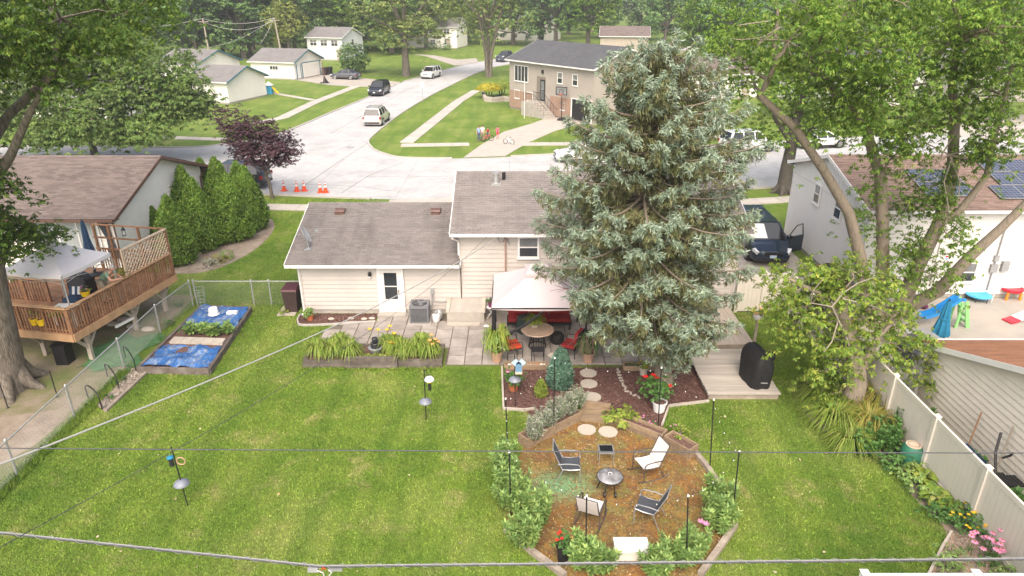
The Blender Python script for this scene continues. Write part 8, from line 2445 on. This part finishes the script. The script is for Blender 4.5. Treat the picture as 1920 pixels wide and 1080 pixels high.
for i,(a,b,w)in enumerate(((917,184,1.55),(941,180,1.35))):
 c=spot(a,b)
 T=thing('topiary_shrub',('clipped yellow mushroom shrub nearest the sidewalk','clipped yellow-green shrub nearest the grey house')[i],'shrub',tuple(c))
 rg=np.random.default_rng(270+i)
 d=unit(rg.normal(size=(5200,3)));d[:,2]=np.abs(d[:,2])*1.0-.25
 P=np.array([c.x,c.y,1.25])+d*np.array([w,w,.75])*rg.uniform(.9,1.05,(5200,1))
 V=leaf_quads(P,d+rg.normal(size=d.shape)*.5,.17,.1,rg);np_mesh('crown',V,quads(V),MAT['leaf_gold' if i==0 else 'leaf_lime'],T)
 v=MB()
 for k in range(4):v.tube([(c.x+.2*math.cos(k*1.6),c.y+.2*math.sin(k*1.6),0),(c.x+.5*math.cos(k*1.6),c.y+.5*math.sin(k*1.6),1.3)],[.09,.05],6)
 v.build('trunk',MAT['bark'],T)
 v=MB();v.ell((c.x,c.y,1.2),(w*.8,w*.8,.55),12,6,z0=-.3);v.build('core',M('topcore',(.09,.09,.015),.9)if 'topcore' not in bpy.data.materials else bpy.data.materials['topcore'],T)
for i,(a,b,lb)in enumerate(((808,92,'low hedge bush before the far cream house'),(835,94,'second low bush before the far cream house'),(1030,92,'low yellow-green bush behind the grey house'),(1055,90,'wide low bush behind the grey house roof'),(985,200,'low plants beside the grey house steps'),(960,186,'low plants in the stone planter'))):
 c=spot(a,b);shrub('low_bush',lb,tuple(c),(1.6,1.2,.8)if i<4 else(.8,.5,.3),'leaf_dark' if i<2 else 'leaf_lime',(.25,.14),60,26,.3,280+i)
for i,(a,b,lf,lb)in enumerate(((1665,872,'leaf_green','low leafy clump before the green barrel'),(1700,898,'leaf_shrub','low pale plant at the lawn edge below the barrel'),(1725,930,'leaf_shrub','low green plant at the lawn edge by the broad leaves'),(1760,965,'leaf_green','low green plant at the lawn edge by the daisies'),(1690,860,'leaf_green','dark plant left of the green barrel'),(1780,905,'leaf_green','dark plant at the fence foot above the daisies'),(1815,940,'leaf_shrub','green plant at the fence foot by the tall one'),(1905,1020,'leaf_shrub','feathery green plant at the right edge'),(1850,975,'leaf_green','green plant at the fence foot behind the daisies'))):
 shrub('border_plant',lb,tuple(spot(a,b)),(.36,.32,.24),lf,(.12,.06),32,16,.12,290+i,'plant','low plants in the right border')
for i,(a,b,lf,lb)in enumerate(((412,492,'leaf_lilydry','dry sprawling shrub before the evergreens'),(392,500,'leaf_silverbush','straw-coloured low plant at the end of the evergreen bed'),(425,484,'leaf_shrub','low green plant at the foot of the evergreens'))):
 shrub('low_plant',lb,tuple(spot(a,b)),(.5,.35,.22),lf,(.12,.04),34,16,.13,305+i,'plant')
 # ---------------------------------------------------------------- vehicles
CARS={'suv':dict(L=4.75,W=1.9,H=1.74,belt=1.10,hood=1.02,nose=.80,gh=(1.15,.45,-2.0,-2.28),tail=1.06,wb=1.42,wr=.36),'sedan':dict(L=4.65,W=1.82,H=1.45,belt=.95,hood=.90,nose=.70,gh=(1.05,.25,-.95,-1.75),tail=.98,wb=1.36,wr=.33),'van':dict(L=5.08,W=1.98,H=1.78,belt=1.10,hood=1.02,nose=.78,gh=(1.62,.72,-2.2,-2.44),tail=1.06,wb=1.5,wr=.34),'pickup':dict(L=5.8,W=2.0,H=1.92,belt=1.25,hood=1.22,nose=1.12,gh=(1.2,.65,-.8,-.98),tail=1.25,wb=1.8,wr=.4),}
PAINT={}
def paint(nm,col,metal=.3):
 if nm not in PAINT:PAINT[nm]=M('paint_'+nm,col,.28,.04,2,metal=metal,coat=.8)
 return PAINT[nm]
def car(label,loc,heading,kind,nm,col,cat='car',group=None,open_door=False,shade=False,rails=False,name=None):
 p=CARS[kind]
 L,W,H=p['L'],p['W'],p['H']
 hl,w=L/2,W/2
 T=thing(name or{'suv':'suv_car','sedan':'sedan_car','van':'minivan','pickup':'pickup_truck'}[kind],label,cat,(loc[0],loc[1],.006),heading,group)
 pm_=paint(nm,col)
 xa,xb,xc,xd=p['gh']
 st=[(hl,.62*w,.38,p['nose']-.2),(hl-.08,.80*w,.26,p['nose']-.02),(hl-.3,.93*w,.22,p['nose']+.05),(hl-.75,.985*w,.2,p['hood']-.05),(xa+.05,w,.2,p['hood']+.04),(xa-.5,w,.2,p['belt']),(0,w,.2,p['belt']),(-.9,w,.2,p['belt']+.01),(xd+.1,w,.2,p['belt']+.02 if kind!='sedan' else p['tail']),(-hl+.28,.97*w,.24,p['tail']),(-hl+.07,.90*w,.3,p['tail']-.06),(-hl,.80*w,.42,p['tail']-.28)]
 st=sorted(st,key=lambda q:-q[0])
 v=MB();n=14
 for(x,hw,zb,zt)in st:
  h=zt-zb
  half=[(.0,zb),(.86*hw,zb),(.975*hw,zb+.14*h),(hw,zb+.42*h),(.985*hw,zb+.72*h),(.93*hw,zb+.97*h),(.55*hw,zt+.025)]
  ring=[(x,y,z)for y,z in half]+[(x,0,zt+.035)]+[(x,-y,z)for y,z in reversed(half[1:])]
  v.v.extend(ring)
 for i in range(len(st)-1):
  for j in range(n):
   a,b=i*n+j,i*n+(j+1)%n
   v.f.append((a,a+n,b+n,b));v.m.append(0)
 v.f.append(tuple(range(n)));v.m.append(0)
 v.f.append(tuple(reversed(range((len(st)-1)*n,len(st)*n))));v.m.append(0)
 body=v.build('body',pm_,T,local=True,smooth=38)
 zb,zr=p['belt']-.03,H
 wb_,wr_=.925*w,.70*w
 lo=[(xa,wb_*.92),(xa-.35,wb_),(xd+.25,wb_),(xd,wb_*.9)]
 hi=[(xb,wr_*.95),(xb-.2,wr_),(xc+.1,wr_),(xc,wr_*.94)]
 v=MB()
 ring0=[(x,y,zb)for x,y in lo]+[(x,-y,zb)for x,y in reversed(lo)]
 ring1=[(x,y,zr-.06)for x,y in hi]+[(x,-y,zr-.06)for x,y in reversed(hi)]
 k=len(ring0)
 v.add(ring0+ring1,[(i,(i+1)%k,k+(i+1)%k,k+i)for i in range(k)]+[tuple(range(k,2*k))])
 v.f=[tuple(reversed(f))if i<k else f for i,f in enumerate(v.f)]
 glass=v.build('window_glass',MAT['carglass'],T,local=True)
 v=MB()
 hi2=[(x*1.0+(.03 if x>0 else-.03),y*1.03)for x,y in hi]
 r0=[(x,y,zr-.065)for x,y in hi2]+[(x,-y,zr-.065)for x,y in reversed(hi2)]
 r1=[(x*.97,y*.9,zr-.005)for x,y in hi2]+[(x*.97,-y*.9,zr-.005)for x,y in reversed(hi2)]
 v.add(r0+r1,[(i,(i+1)%k,k+(i+1)%k,k+i)for i in range(k)])
 v.add(r1+[((xb+xc)/2,0,zr+.012)],[(i,(i+1)%k,k)for i in range(k)])
 v.add(r0,[tuple(reversed(range(k)))])
 roof=v.build('roof',pm_,T,local=True,smooth=40)
 def pil(x0,y0,x1,y1,t,nmp):
  for s_ in(-1,1):
   v=MB();v.bar((x0,s_*(y0+.004),zb+.01),(x1,s_*(y1+.006),zr-.05),t,.045,up=(0,s_,0));v.build(nmp,pm_,T,local=True)
 pil(xa+.01,wb_*.93,xb+.01,wr_*.96,.08,'pillar')
 pil(xd+.08,wb_*.97,xc+.06,wr_*.98,.22 if kind in('suv','van')else .14,'pillar')
 ts=(.1,)if kind in('pickup',)else(.05,-.98)
 for x in ts:pil(x,wb_,x-.04,wr_,.08,'pillar')
 v=MB()
 for sx in(-1,1):
  for sy in(-1,1):
   c=Vector((sx*p['wb'],sy*(w-.12),p['wr']))
   v=MB();v.cyl(c-Vector((0,sy*.1,-.02)),c+Vector((0,sy*.123,.02)),p['wr']+.07,n=20);v.build('wheel_arch',MAT['black'],T,local=True)
   v=MB();v.cyl(c-Vector((0,sy*.09,0)),c+Vector((0,sy*.135,0)),p['wr'],n=22);ty_=v.build('wheel',MAT['tyre'],T,local=True,smooth=40)
   v=MB();q=c+Vector((0,sy*.137,0));v.cyl(q,q+Vector((0,sy*.006,0)),p['wr']*.2,n=10)
   for a in range(7):
    an=a*.8976;v.bar(q,q+Vector((math.cos(an)*p['wr']*.66,0,math.sin(an)*p['wr']*.66)),.07,.012,up=(0,1,0))
   v.tube([q+Vector((math.cos(a*.3142)*p['wr']*.68,0,math.sin(a*.3142)*p['wr']*.68))for a in range(21)],.02,5)
   v.build('rim',MAT['rim'],ty_,local=True)
 for s_ in(-1,1):
  z=p['nose']-.04
  v=MB();v.mbox(Matrix.Translation((hl-.26,s_*.72*w,z-.0))@Matrix.Rotation(-s_*.5,4,'Z')@Matrix.Rotation(.3,4,'Y'),.36,.36,.13);v.build('headlight',MAT['headlight'],T,local=True)
  v=MB();v.mbox(Matrix.Translation((-hl+.13,s_*.80*w,p['tail']-.2))@Matrix.Rotation(s_*.3,4,'Z'),.2,.3,.22 if kind!='sedan' else .14);v.build('taillight',MAT['taillight'],T,local=True)
  v=MB();v.ell((xa-.35,s_*(w+.1),p['belt']+.05),(.09,.13,.085),10,6);v.build('mirror',pm_,T,local=True,smooth=60)
  v=MB();v.box(-1.05,s_*w-.02 if s_>0 else s_*w-.012,.24,1.0,s_*w+.012 if s_>0 else s_*w+.02,.34);v.build('sill',MAT['black'],T,local=True)
  for x in(.55,-.55):
   v=MB();v.box(x-.32,s_*(w*.985)-.012,p['belt']-.2,x-.18,s_*(w*.985)+.03*s_ if s_>0 else s_*(w*.985)+.012,p['belt']-.16)if s_>0 else v.box(x-.32,s_*(w*.985)-.03,p['belt']-.2,x-.18,s_*(w*.985)+.012,p['belt']-.16)
   v.build('door_handle',pm_,T,local=True)
 v=MB();v.box(hl-.1,-.42*w,p['nose']-.22,hl-.0,.42*w,p['nose']-.04);v.build('grille',MAT['black'],T,local=True)
 v=MB();v.box(hl-.16,-.7*w,.3,hl+.015,.7*w,.40);v.build('bumper_intake',MAT['black'],T,local=True)
 v=MB();v.box(hl+.002,-.16,.47,hl+.02,.16,.61);v.build('number_plate',MAT['plate'],T,local=True)
 v=MB();v.box(-hl-.02,-.16,.62,-hl+.01,.16,.76);v.build('number_plate',MAT['plate'],T,local=True)
 v=MB();v.box(-hl-.01,-.78*w,.32,-hl+.14,.78*w,.46);v.build('rear_bumper',MAT['black']if kind!='sedan' else pm_,T,local=True)
 if kind=='pickup':
  v=MB();v.box(-hl+.15,-.78*w,p['belt']-.05,xd-.12,.78*w,p['belt']+.055);v.build('bed_cover',MAT['black'],T,local=True)
 if rails:
  for s_ in(-1,1):
   v=MB();v.tube([(xb-.3,s_*.62*w,zr-.01),(xb-.4,s_*.62*w,zr+.05),(xc+.4,s_*.62*w,zr+.05),(xc+.3,s_*.62*w,zr-.01)],.02,6);v.build('roof_rail',MAT['darkmetal'],T,local=True)
 if shade:
  def ws(s_,t):return Vector((xa+(xb-xa)*t,s_,zb+(zr-.06-zb)*t))+Vector((.012,0,.012))
  v=MB();v.add([ws(-.05*w,.1),ws(-.82*w,.1),ws(-.66*w,.9),ws(-.10*w,.9)],[(0,1,2,3)]);v.build('sun_shade',MAT['white'],T,local=True)
  v=MB();v.bar(ws(.75*w,.03)+Vector((.02,0,.02)),ws(.05*w,.06)+Vector((.02,0,.02)),.03,.02);v.build('wiper',MAT['black'],T,local=True)
 if open_door:
  hg=Matrix.Translation((1.28,w,0))@Matrix.Rotation(R(-62),4,'Z')if False else Matrix.Translation((1.28,w+.01,0))@Matrix.Rotation(R(62)*-1,4,'Z')
  v=MB();v.mbox(hg@Matrix.Translation((-.55,.0,.70)),1.08,.09,.82);dr_=v.build('open_door',pm_,T,local=True)
  v=MB()
  pts=[hg@Vector(q)for q in((-.05,0,1.1),(-.62,-.06,1.62),(-1.02,-.07,1.66),(-1.08,0,1.1))]
  v.tube(pts,.03,6);v.build('window_frame',MAT['black'],dr_,local=True)
  v=MB();v.mbox(hg@Matrix.Translation((-.1,.14,1.15)),.1,.22,.15);v.build('door_mirror',MAT['black'],dr_,local=True)
  v=MB();v.mbox(Matrix.Translation((.72,w-.015,.72)),1.0,.04,.75);v.build('door_shade_panel',MAT['black'],T,local=True)  # black panel paints the dark cabin behind the open door
 return T
c=spot(702,238)
car('silver SUV driving away along the side street',(c.x-.1,c.y+2.3),R(87),'suv','silver',(.62,.60,.56),rails=True)
c=spot(712,180)
car('black SUV parked facing the camera at the side street kerb',(c.x-.3,c.y+1.5),R(-96),'suv','blacknavy',(.012,.014,.022))
c=spot(806,147)
car('white SUV parked at the kerb by the honey-green tree',(c.x+.1,c.y+1.0),R(-106),'suv','white',(.78,.78,.77),)
c=spot(647,149)
car('dark grey sedan parked before the teal-trimmed garage',(c.x,c.y+.6),R(163),'sedan','grey',(.10,.105,.115))
c=spot(946,116)
car('dark pickup truck parked near the top of the side street',(c.x+.3,c.y+1.5),R(-118),'pickup','charcoal',(.07,.08,.10))
c=spot(1082,304)
car('white hatchback nose showing left of the spruce',(c.x+.55,c.y+.5),R(184),'sedan','white',(.78,.78,.77))
c=spot(1418,286)
car('white SUV parked behind the dark street trunk',(c.x-.5,c.y+.8),R(14),'suv','white',(.78,.78,.77))
c=spot(1545,279)
car('white sedan parked beyond the solar house roof',(c.x-.1,c.y+.8),R(14),'sedan','white',(.78,.78,.77))
car('dark blue minivan with open front door on the driveway',(12.75,33.5),R(-92),'van','navy',(.008,.022,.045),'minivan',open_door=True,shade=True)
c=spot(438,352)
car('dark car half hidden behind the purple tree',(c.x,c.y+.4),R(176),'suv','blacknavy',(.012,.014,.022))
c=spot(1065,90)
car('dark car parked behind the grey house roof',(c.x,c.y),R(160),'sedan','grey',(.10,.105,.115))
def bike(label,c,rz,s_,col):
 T=thing('bicycle',label,'bicycle',(c[0],c[1],.02),rz)
 T.scale=(s_,)*3
 for x in(-.45,.45):
  v=MB();v.tube([(x+.3*math.cos(a*.3927),0,.31+.3*math.sin(a*.3927))for a in range(17)],.025,6);wh=v.build('wheel',MAT['tyre'],T,local=True)
  v=MB()
  for a in range(6):v.cyl((x,0,.31),(x+.29*math.cos(a*1.047),0,.31+.29*math.sin(a*1.047)),.006,n=4)
  v.build('spoke',MAT['steel'],wh,local=True)
 v=MB();v.tube([(-.45,0,.31),(-.1,0,.32),(.32,0,.72),(.45,0,.31)],.025,6);v.tube([(-.1,0,.32),(-.2,0,.75)],.022,6);v.tube([(-.45,0,.31),(-.17,0,.62),(.3,0,.66)],.022,6);v.build('frame',MAT[col],T,local=True)
 v=MB();v.ell((-.21,0,.8),(.13,.07,.04),8,5);v.build('saddle',MAT['black'],T,local=True)
 v=MB();v.tube([(.32,0,.72),(.28,0,.9),(.25,.22,.95)],.015,5);v.tube([(.28,0,.9),(.25,-.22,.95)],.015,5);v.build('handlebar',MAT['darkmetal'],T,local=True)
 return T
bike('red child bicycle beside the standing group',spot(914,265),R(20),.8,'redplastic')
bike('white child bicycle lying on the drive before the girl',spot(954,271),R(150),.75,'white')
bike('orange child bicycle before the open garage',spot(1079,220),R(70),.85,'orangeplastic')
T=thing('ride_on_mower','red and white ride-on machine glimpsed through the spruce','mower',tuple(spot(1150,218)))
c=spot(1150,218)
v=MB();v.box(c.x-.9,c.y-.45,.3,c.x+.9,c.y+.45,.75);v.build('body',MAT['white'],T)
for s_ in(-1,1):
 v=MB();v.box(c.x+s_*.9-.25,c.y-.5,.35,c.x+s_*.9+.25,c.y+.5,1.0);v.build('fender',MAT['redplastic'],T)
 for y in(-.5,.5):
  v=MB();v.cyl((c.x+s_*.75,c.y+y-.1,.3),(c.x+s_*.75,c.y+y+.1,.3),.3,n=14);v.build('wheel',MAT['tyre'],T)
T=thing('motorcycle','red motorcycle standing in the open garage','motorcycle',tuple(spot(1086,219)))
c=spot(1088,219)
v=MB();v.ell((c.x,c.y,.75),(.5,.2,.25),10,6);v.build('tank',MAT['redplastic'],T)
for s_ in(-.55,.55):
 v=MB();v.cyl((c.x+s_,c.y-.06,.32),(c.x+s_,c.y+.06,.32),.32,n=16);v.build('wheel',MAT['tyre'],T)
v=MB();v.tube([(c.x-.55,c.y,.32),(c.x,c.y,.4),(c.x+.4,c.y,.9),(c.x+.55,c.y,.32)],.05,6);v.build('frame',MAT['darkmetal'],T)
c=spot(645//1-139,172)
T=thing('toy_playset','small colourful play set beside the white garage wall','toy',tuple(spot(506,176)))
c=spot(506,176)
v=MB();v.box(c.x-.4,c.y-.4,0,c.x+.4,c.y+.4,1.1);v.build('tower',MAT['lightblueplastic'],T)
v=MB();v.bar((c.x+.4,c.y,.9),(c.x+1.2,c.y-.2,.1),.4,.06);v.build('chute',MAT['yellow'],T)
v=MB();v.add([(c.x-.5,c.y-.5,1.1),(c.x+.5,c.y-.5,1.1),(c.x+.5,c.y+.5,1.1),(c.x-.5,c.y+.5,1.1),(c.x,c.y,1.6)],[(3,2,1,0),(0,1,4),(1,2,4),(2,3,4),(3,0,4)]);v.build('roof',MAT['white'],T)
# ---------------------------------------------------------------- people
def skin_mesh(name,joints,edges,mat,parent,root=0,sub=2):
 """continuous skin round a skeleton: joints {key: (x, y, z, rx, ry)}"""
 keys=list(joints)
 me=bpy.data.meshes.new(name)
 me.from_pydata([joints[k][:3]for k in keys],[(keys.index(a),keys.index(b))for a,b in edges],[])
 me.materials.append(mat)
 o=link_mesh(name,me,parent)
 sk=o.modifiers.new('skin','SKIN')
 sk.use_smooth_shade=True
 for i,k in enumerate(keys):
  q=joints[k]
  me.skin_vertices[0].data[i].radius=(q[3],q[4]if len(q)>4 else q[3])
  me.skin_vertices[0].data[i].use_root=(i==root)
 ss=o.modifiers.new('sub','SUBSURF')
 ss.levels=ss.render_levels=sub
 return o
BODY_E=[('pelvis','waist'),('waist','chest'),('chest','neck'),('neck','head'),('head','crown')]
for s_ in 'LR':
 BODY_E+=[('chest','sh'+s_),('sh'+s_,'el'+s_),('el'+s_,'wr'+s_),('wr'+s_,'pa'+s_),('pelvis','hp'+s_),('hp'+s_,'kn'+s_),('kn'+s_,'an'+s_),('an'+s_,'to'+s_)]
 for f_ in '1234':BODY_E+=[('pa'+s_,'f%sa'%f_+s_),('f%sa'%f_+s_,'f%sb'%f_+s_)]
 BODY_E+=[('wr'+s_,'ta'+s_),('ta'+s_,'tb'+s_)]
RAD=dict(pelvis=.135,waist=.125,chest=.14,neck=.055,head=.088,crown=.075,sh=.06,el=.042,wr=.028,pa=.03,hp=.085,kn=.058,an=.04,to=.035)
def person(label,loc,rz,J,s_,shirt,pants,hair,sleeve=.6,short=False,hairlen=.0,group=None):
 """J: joint positions for a figure facing -y"""
 T=thing('person',label,'person',tuple(loc),rz,group)
 j={}
 for k,p in J.items():
  r=RAD.get(k,RAD.get(k[:2],.02))
  j[k]=tuple(x*s_ for x in p)+(r*s_,)
 for sd_ in 'LR':
  w,p=Vector(j['wr'+sd_][:3]),Vector(j['pa'+sd_][:3])
  d=(p-w).normalized()
  side=d.cross(Vector((0,1,0)));
  if side.length<.2:side=d.cross(Vector((0,0,1)))
  side.normalize()
  n=d.cross(side)
  for i,f_ in enumerate('1234'):
   o=(i-1.5)*.017*s_
   L_=(.04,.046,.044,.036)[i]*s_
   a=p+side*o+d*L_*.8
   b=a+d*L_*.7-n*L_*.5
   j['f%sa'%f_+sd_]=(*a,.0088*s_);j['f%sb'%f_+sd_]=(*b,.008*s_)
  a=w+d*.03*s_+side*.035*s_;b=a+d*.04*s_+side*.012*s_
  j['ta'+sd_]=(*a,.011*s_);j['tb'+sd_]=(*b,.009*s_)
 skin_mesh('body',j,BODY_E,MAT['skin'],T)
 g=lambda k,f:j[k][:3]+(j[k][3]*f,)
 lerp=lambda a,b,t,r:tuple(j[a][i]+(j[b][i]-j[a][i])*t for i in range(3))+(r*s_,)
 sj={'pelvis':g('pelvis',1.14),'waist':g('waist',1.2),'chest':g('chest',1.16),'nk':lerp('chest','neck',.55,.085)}
 se=[('pelvis','waist'),('waist','chest'),('chest','nk')]
 for q in 'LR':
  sj['sh'+q]=g('sh'+q,1.3);sj['sl'+q]=lerp('sh'+q,'el'+q,sleeve,.062);se+=[('chest','sh'+q),('sh'+q,'sl'+q)]
 skin_mesh('shirt',sj,se,MAT[shirt],T)
 pj={'pelvis':g('pelvis',1.12)}
 pe=[]
 for q in 'LR':
  pj['hp'+q]=g('hp'+q,1.16);pe.append(('pelvis','hp'+q))
  if short:pj['kn'+q]=lerp('hp'+q,'kn'+q,.85,.085);pe.append(('hp'+q,'kn'+q))
  else:
   pj['kn'+q]=g('kn'+q,1.2);pj['an'+q]=lerp('kn'+q,'an'+q,.92,.055);pe+=[('hp'+q,'kn'+q),('kn'+q,'an'+q)]
  v=MB();a,t=Vector(j['an'+q][:3]),Vector(j['to'+q][:3]);v.tube([a+Vector((0,.03*s_,-.04*s_)),(a+t)/2+Vector((0,0,-.02*s_)),t],[.045*s_,.045*s_,.035*s_],8);v.build('shoe',MAT['black'],T,local=True,smooth=60)
 skin_mesh('trousers',pj,pe,MAT[pants],T)
 h=Vector(j['head'][:3]);cr=Vector(j['crown'][:3]);up=(cr-h).normalized()
 v=MB();c_=h+up*.07*s_+Vector((0,.02*s_,0));v.ell(c_,(.092*s_,.1*s_,.095*s_),14,8,z0=-.15)
 if hairlen:v.tube([c_+Vector((0,.05*s_,0)),c_+Vector((0,.09*s_,-hairlen*.5)),c_+Vector((0,.08*s_,-hairlen))],[.08*s_,.075*s_,.03*s_],10)
 v.build('hair',MAT[hair],T,local=True,smooth=70)
 for sx in(-1,1):
  v=MB();v.ell(h+Vector((sx*.034*s_,-.082*s_,.03*s_)),(.012*s_,.008*s_,.008*s_),6,4);v.build('eye',MAT['black'],T,local=True)
  v=MB();v.ell(h+Vector((sx*.088*s_,.0,.02*s_)),(.012*s_,.02*s_,.03*s_),6,4);v.build('ear',MAT['skin'],T,local=True)
 v=MB();v.ell(h+Vector((0,-.092*s_,.005*s_)),(.014*s_,.02*s_,.022*s_),6,4);v.build('nose',MAT['skin'],T,local=True)
 v=MB();v.ell(h+Vector((0,-.083*s_,-.035*s_)),(.026*s_,.008*s_,.007*s_),6,4);v.build('mouth',MAT['redorange']if False else MAT['clay'],T,local=True)
 return T
def stand(armL=(.25,-.06,.88),armR=(-.25,-.06,.88),step=.0):
 J=dict(pelvis=(0,0,.95),waist=(0,-.01,1.1),chest=(0,0,1.3),neck=(0,-.005,1.48),head=(0,-.02,1.58),crown=(0,-.015,1.68))
 for q,sx in(('L',1),('R',-1)):
  wr=armL if sx>0 else armR
  J['sh'+q]=(sx*.175,0,1.41)
  J['el'+q]=((sx*.24+wr[0])/2+sx*.02,wr[1]*.3+.03,(1.41+wr[2])/2)
  J['wr'+q]=wr
  d=(Vector(wr)-Vector(J['el'+q])).normalized()*.075
  J['pa'+q]=tuple(Vector(wr)+d)
  J['hp'+q]=(sx*.09,0,.9);J['kn'+q]=(sx*.1,-.03+sx*step*.5,.5);J['an'+q]=(sx*.1,.03+sx*step,.09);J['to'+q]=(sx*.11,-.12+sx*step,.035)
 return J
J=dict(pelvis=(0,.28,.92),waist=(0,.16,1.05),chest=(0,-.06,1.20),neck=(0,-.22,1.33),head=(0,-.29,1.41),crown=(0,-.30,1.51))
for q,sx in(('L',1),('R',-1)):
 J['sh'+q]=(sx*.185,-.1,1.27);J['el'+q]=(sx*.23,-.30,1.02);J['wr'+q]=(sx*.10,-.52,1.04);J['pa'+q]=(sx*.045,-.58,1.05)
 J['hp'+q]=(sx*.09,.27,.88);J['kn'+q]=(sx*.1,.2,.48);J['an'+q]=(sx*.1,.30,.09);J['to'+q]=(sx*.11,.15,.035)
mpos=W3(2.6,.47,DZ+.03)
person('grey-haired man in green shirt leaning on the deck rail',mpos,math.atan2(-n_.y,-n_.x)+math.pi/2,J,1.0,'shirtgreen','khaki','greyhair')
person('child in blue shirt and jeans standing at the drive edge',spot(898,265),R(15),stand(),.80,'shirtblue','jeans','darkhair',hairlen=.1)
person('child in white top standing beside the blue-shirted one',spot(905,264),R(-20),stand((.22,-.2,.95)),.82,'shirtwhite','khaki','darkhair',hairlen=.2)
person('small child in red behind the red bicycle',spot(915,261),R(-10),stand((.2,-.25,.95),(-.2,-.25,.95)),.62,'redcloth','jeans','darkhair')
person('girl in pink standing alone on the drive',spot(933,261),R(5),stand((.15,-.2,1.1),(-.15,-.2,1.1)),.68,'pink','pink','darkhair',short=True,hairlen=.15)
# ---------------------------------------------------------------- thin summer haze
hz=MB();hz.box(-960,-120,-1.0,960,1600,44.0)
hm=bpy.data.materials.new('haze')
hm.use_nodes=True
hm.node_tree.nodes.clear()
ho=hm.node_tree.nodes.new('ShaderNodeOutputMaterial')
hv=hm.node_tree.nodes.new('ShaderNodeVolumePrincipled')
hv.inputs['Color'].default_value=(0.9,0.93,0.96,1)
hv.inputs['Density'].default_value=0.0006
hv.inputs['Anisotropy'].default_value=0.2
hm.node_tree.links.new(hv.outputs[0],ho.inputs['Volume'])
hb_=hz.build('haze',hm,origin=(0,0,0))
hb_['kind']='stuff'
hb_['label']='thin pale summer haze over the distant trees'
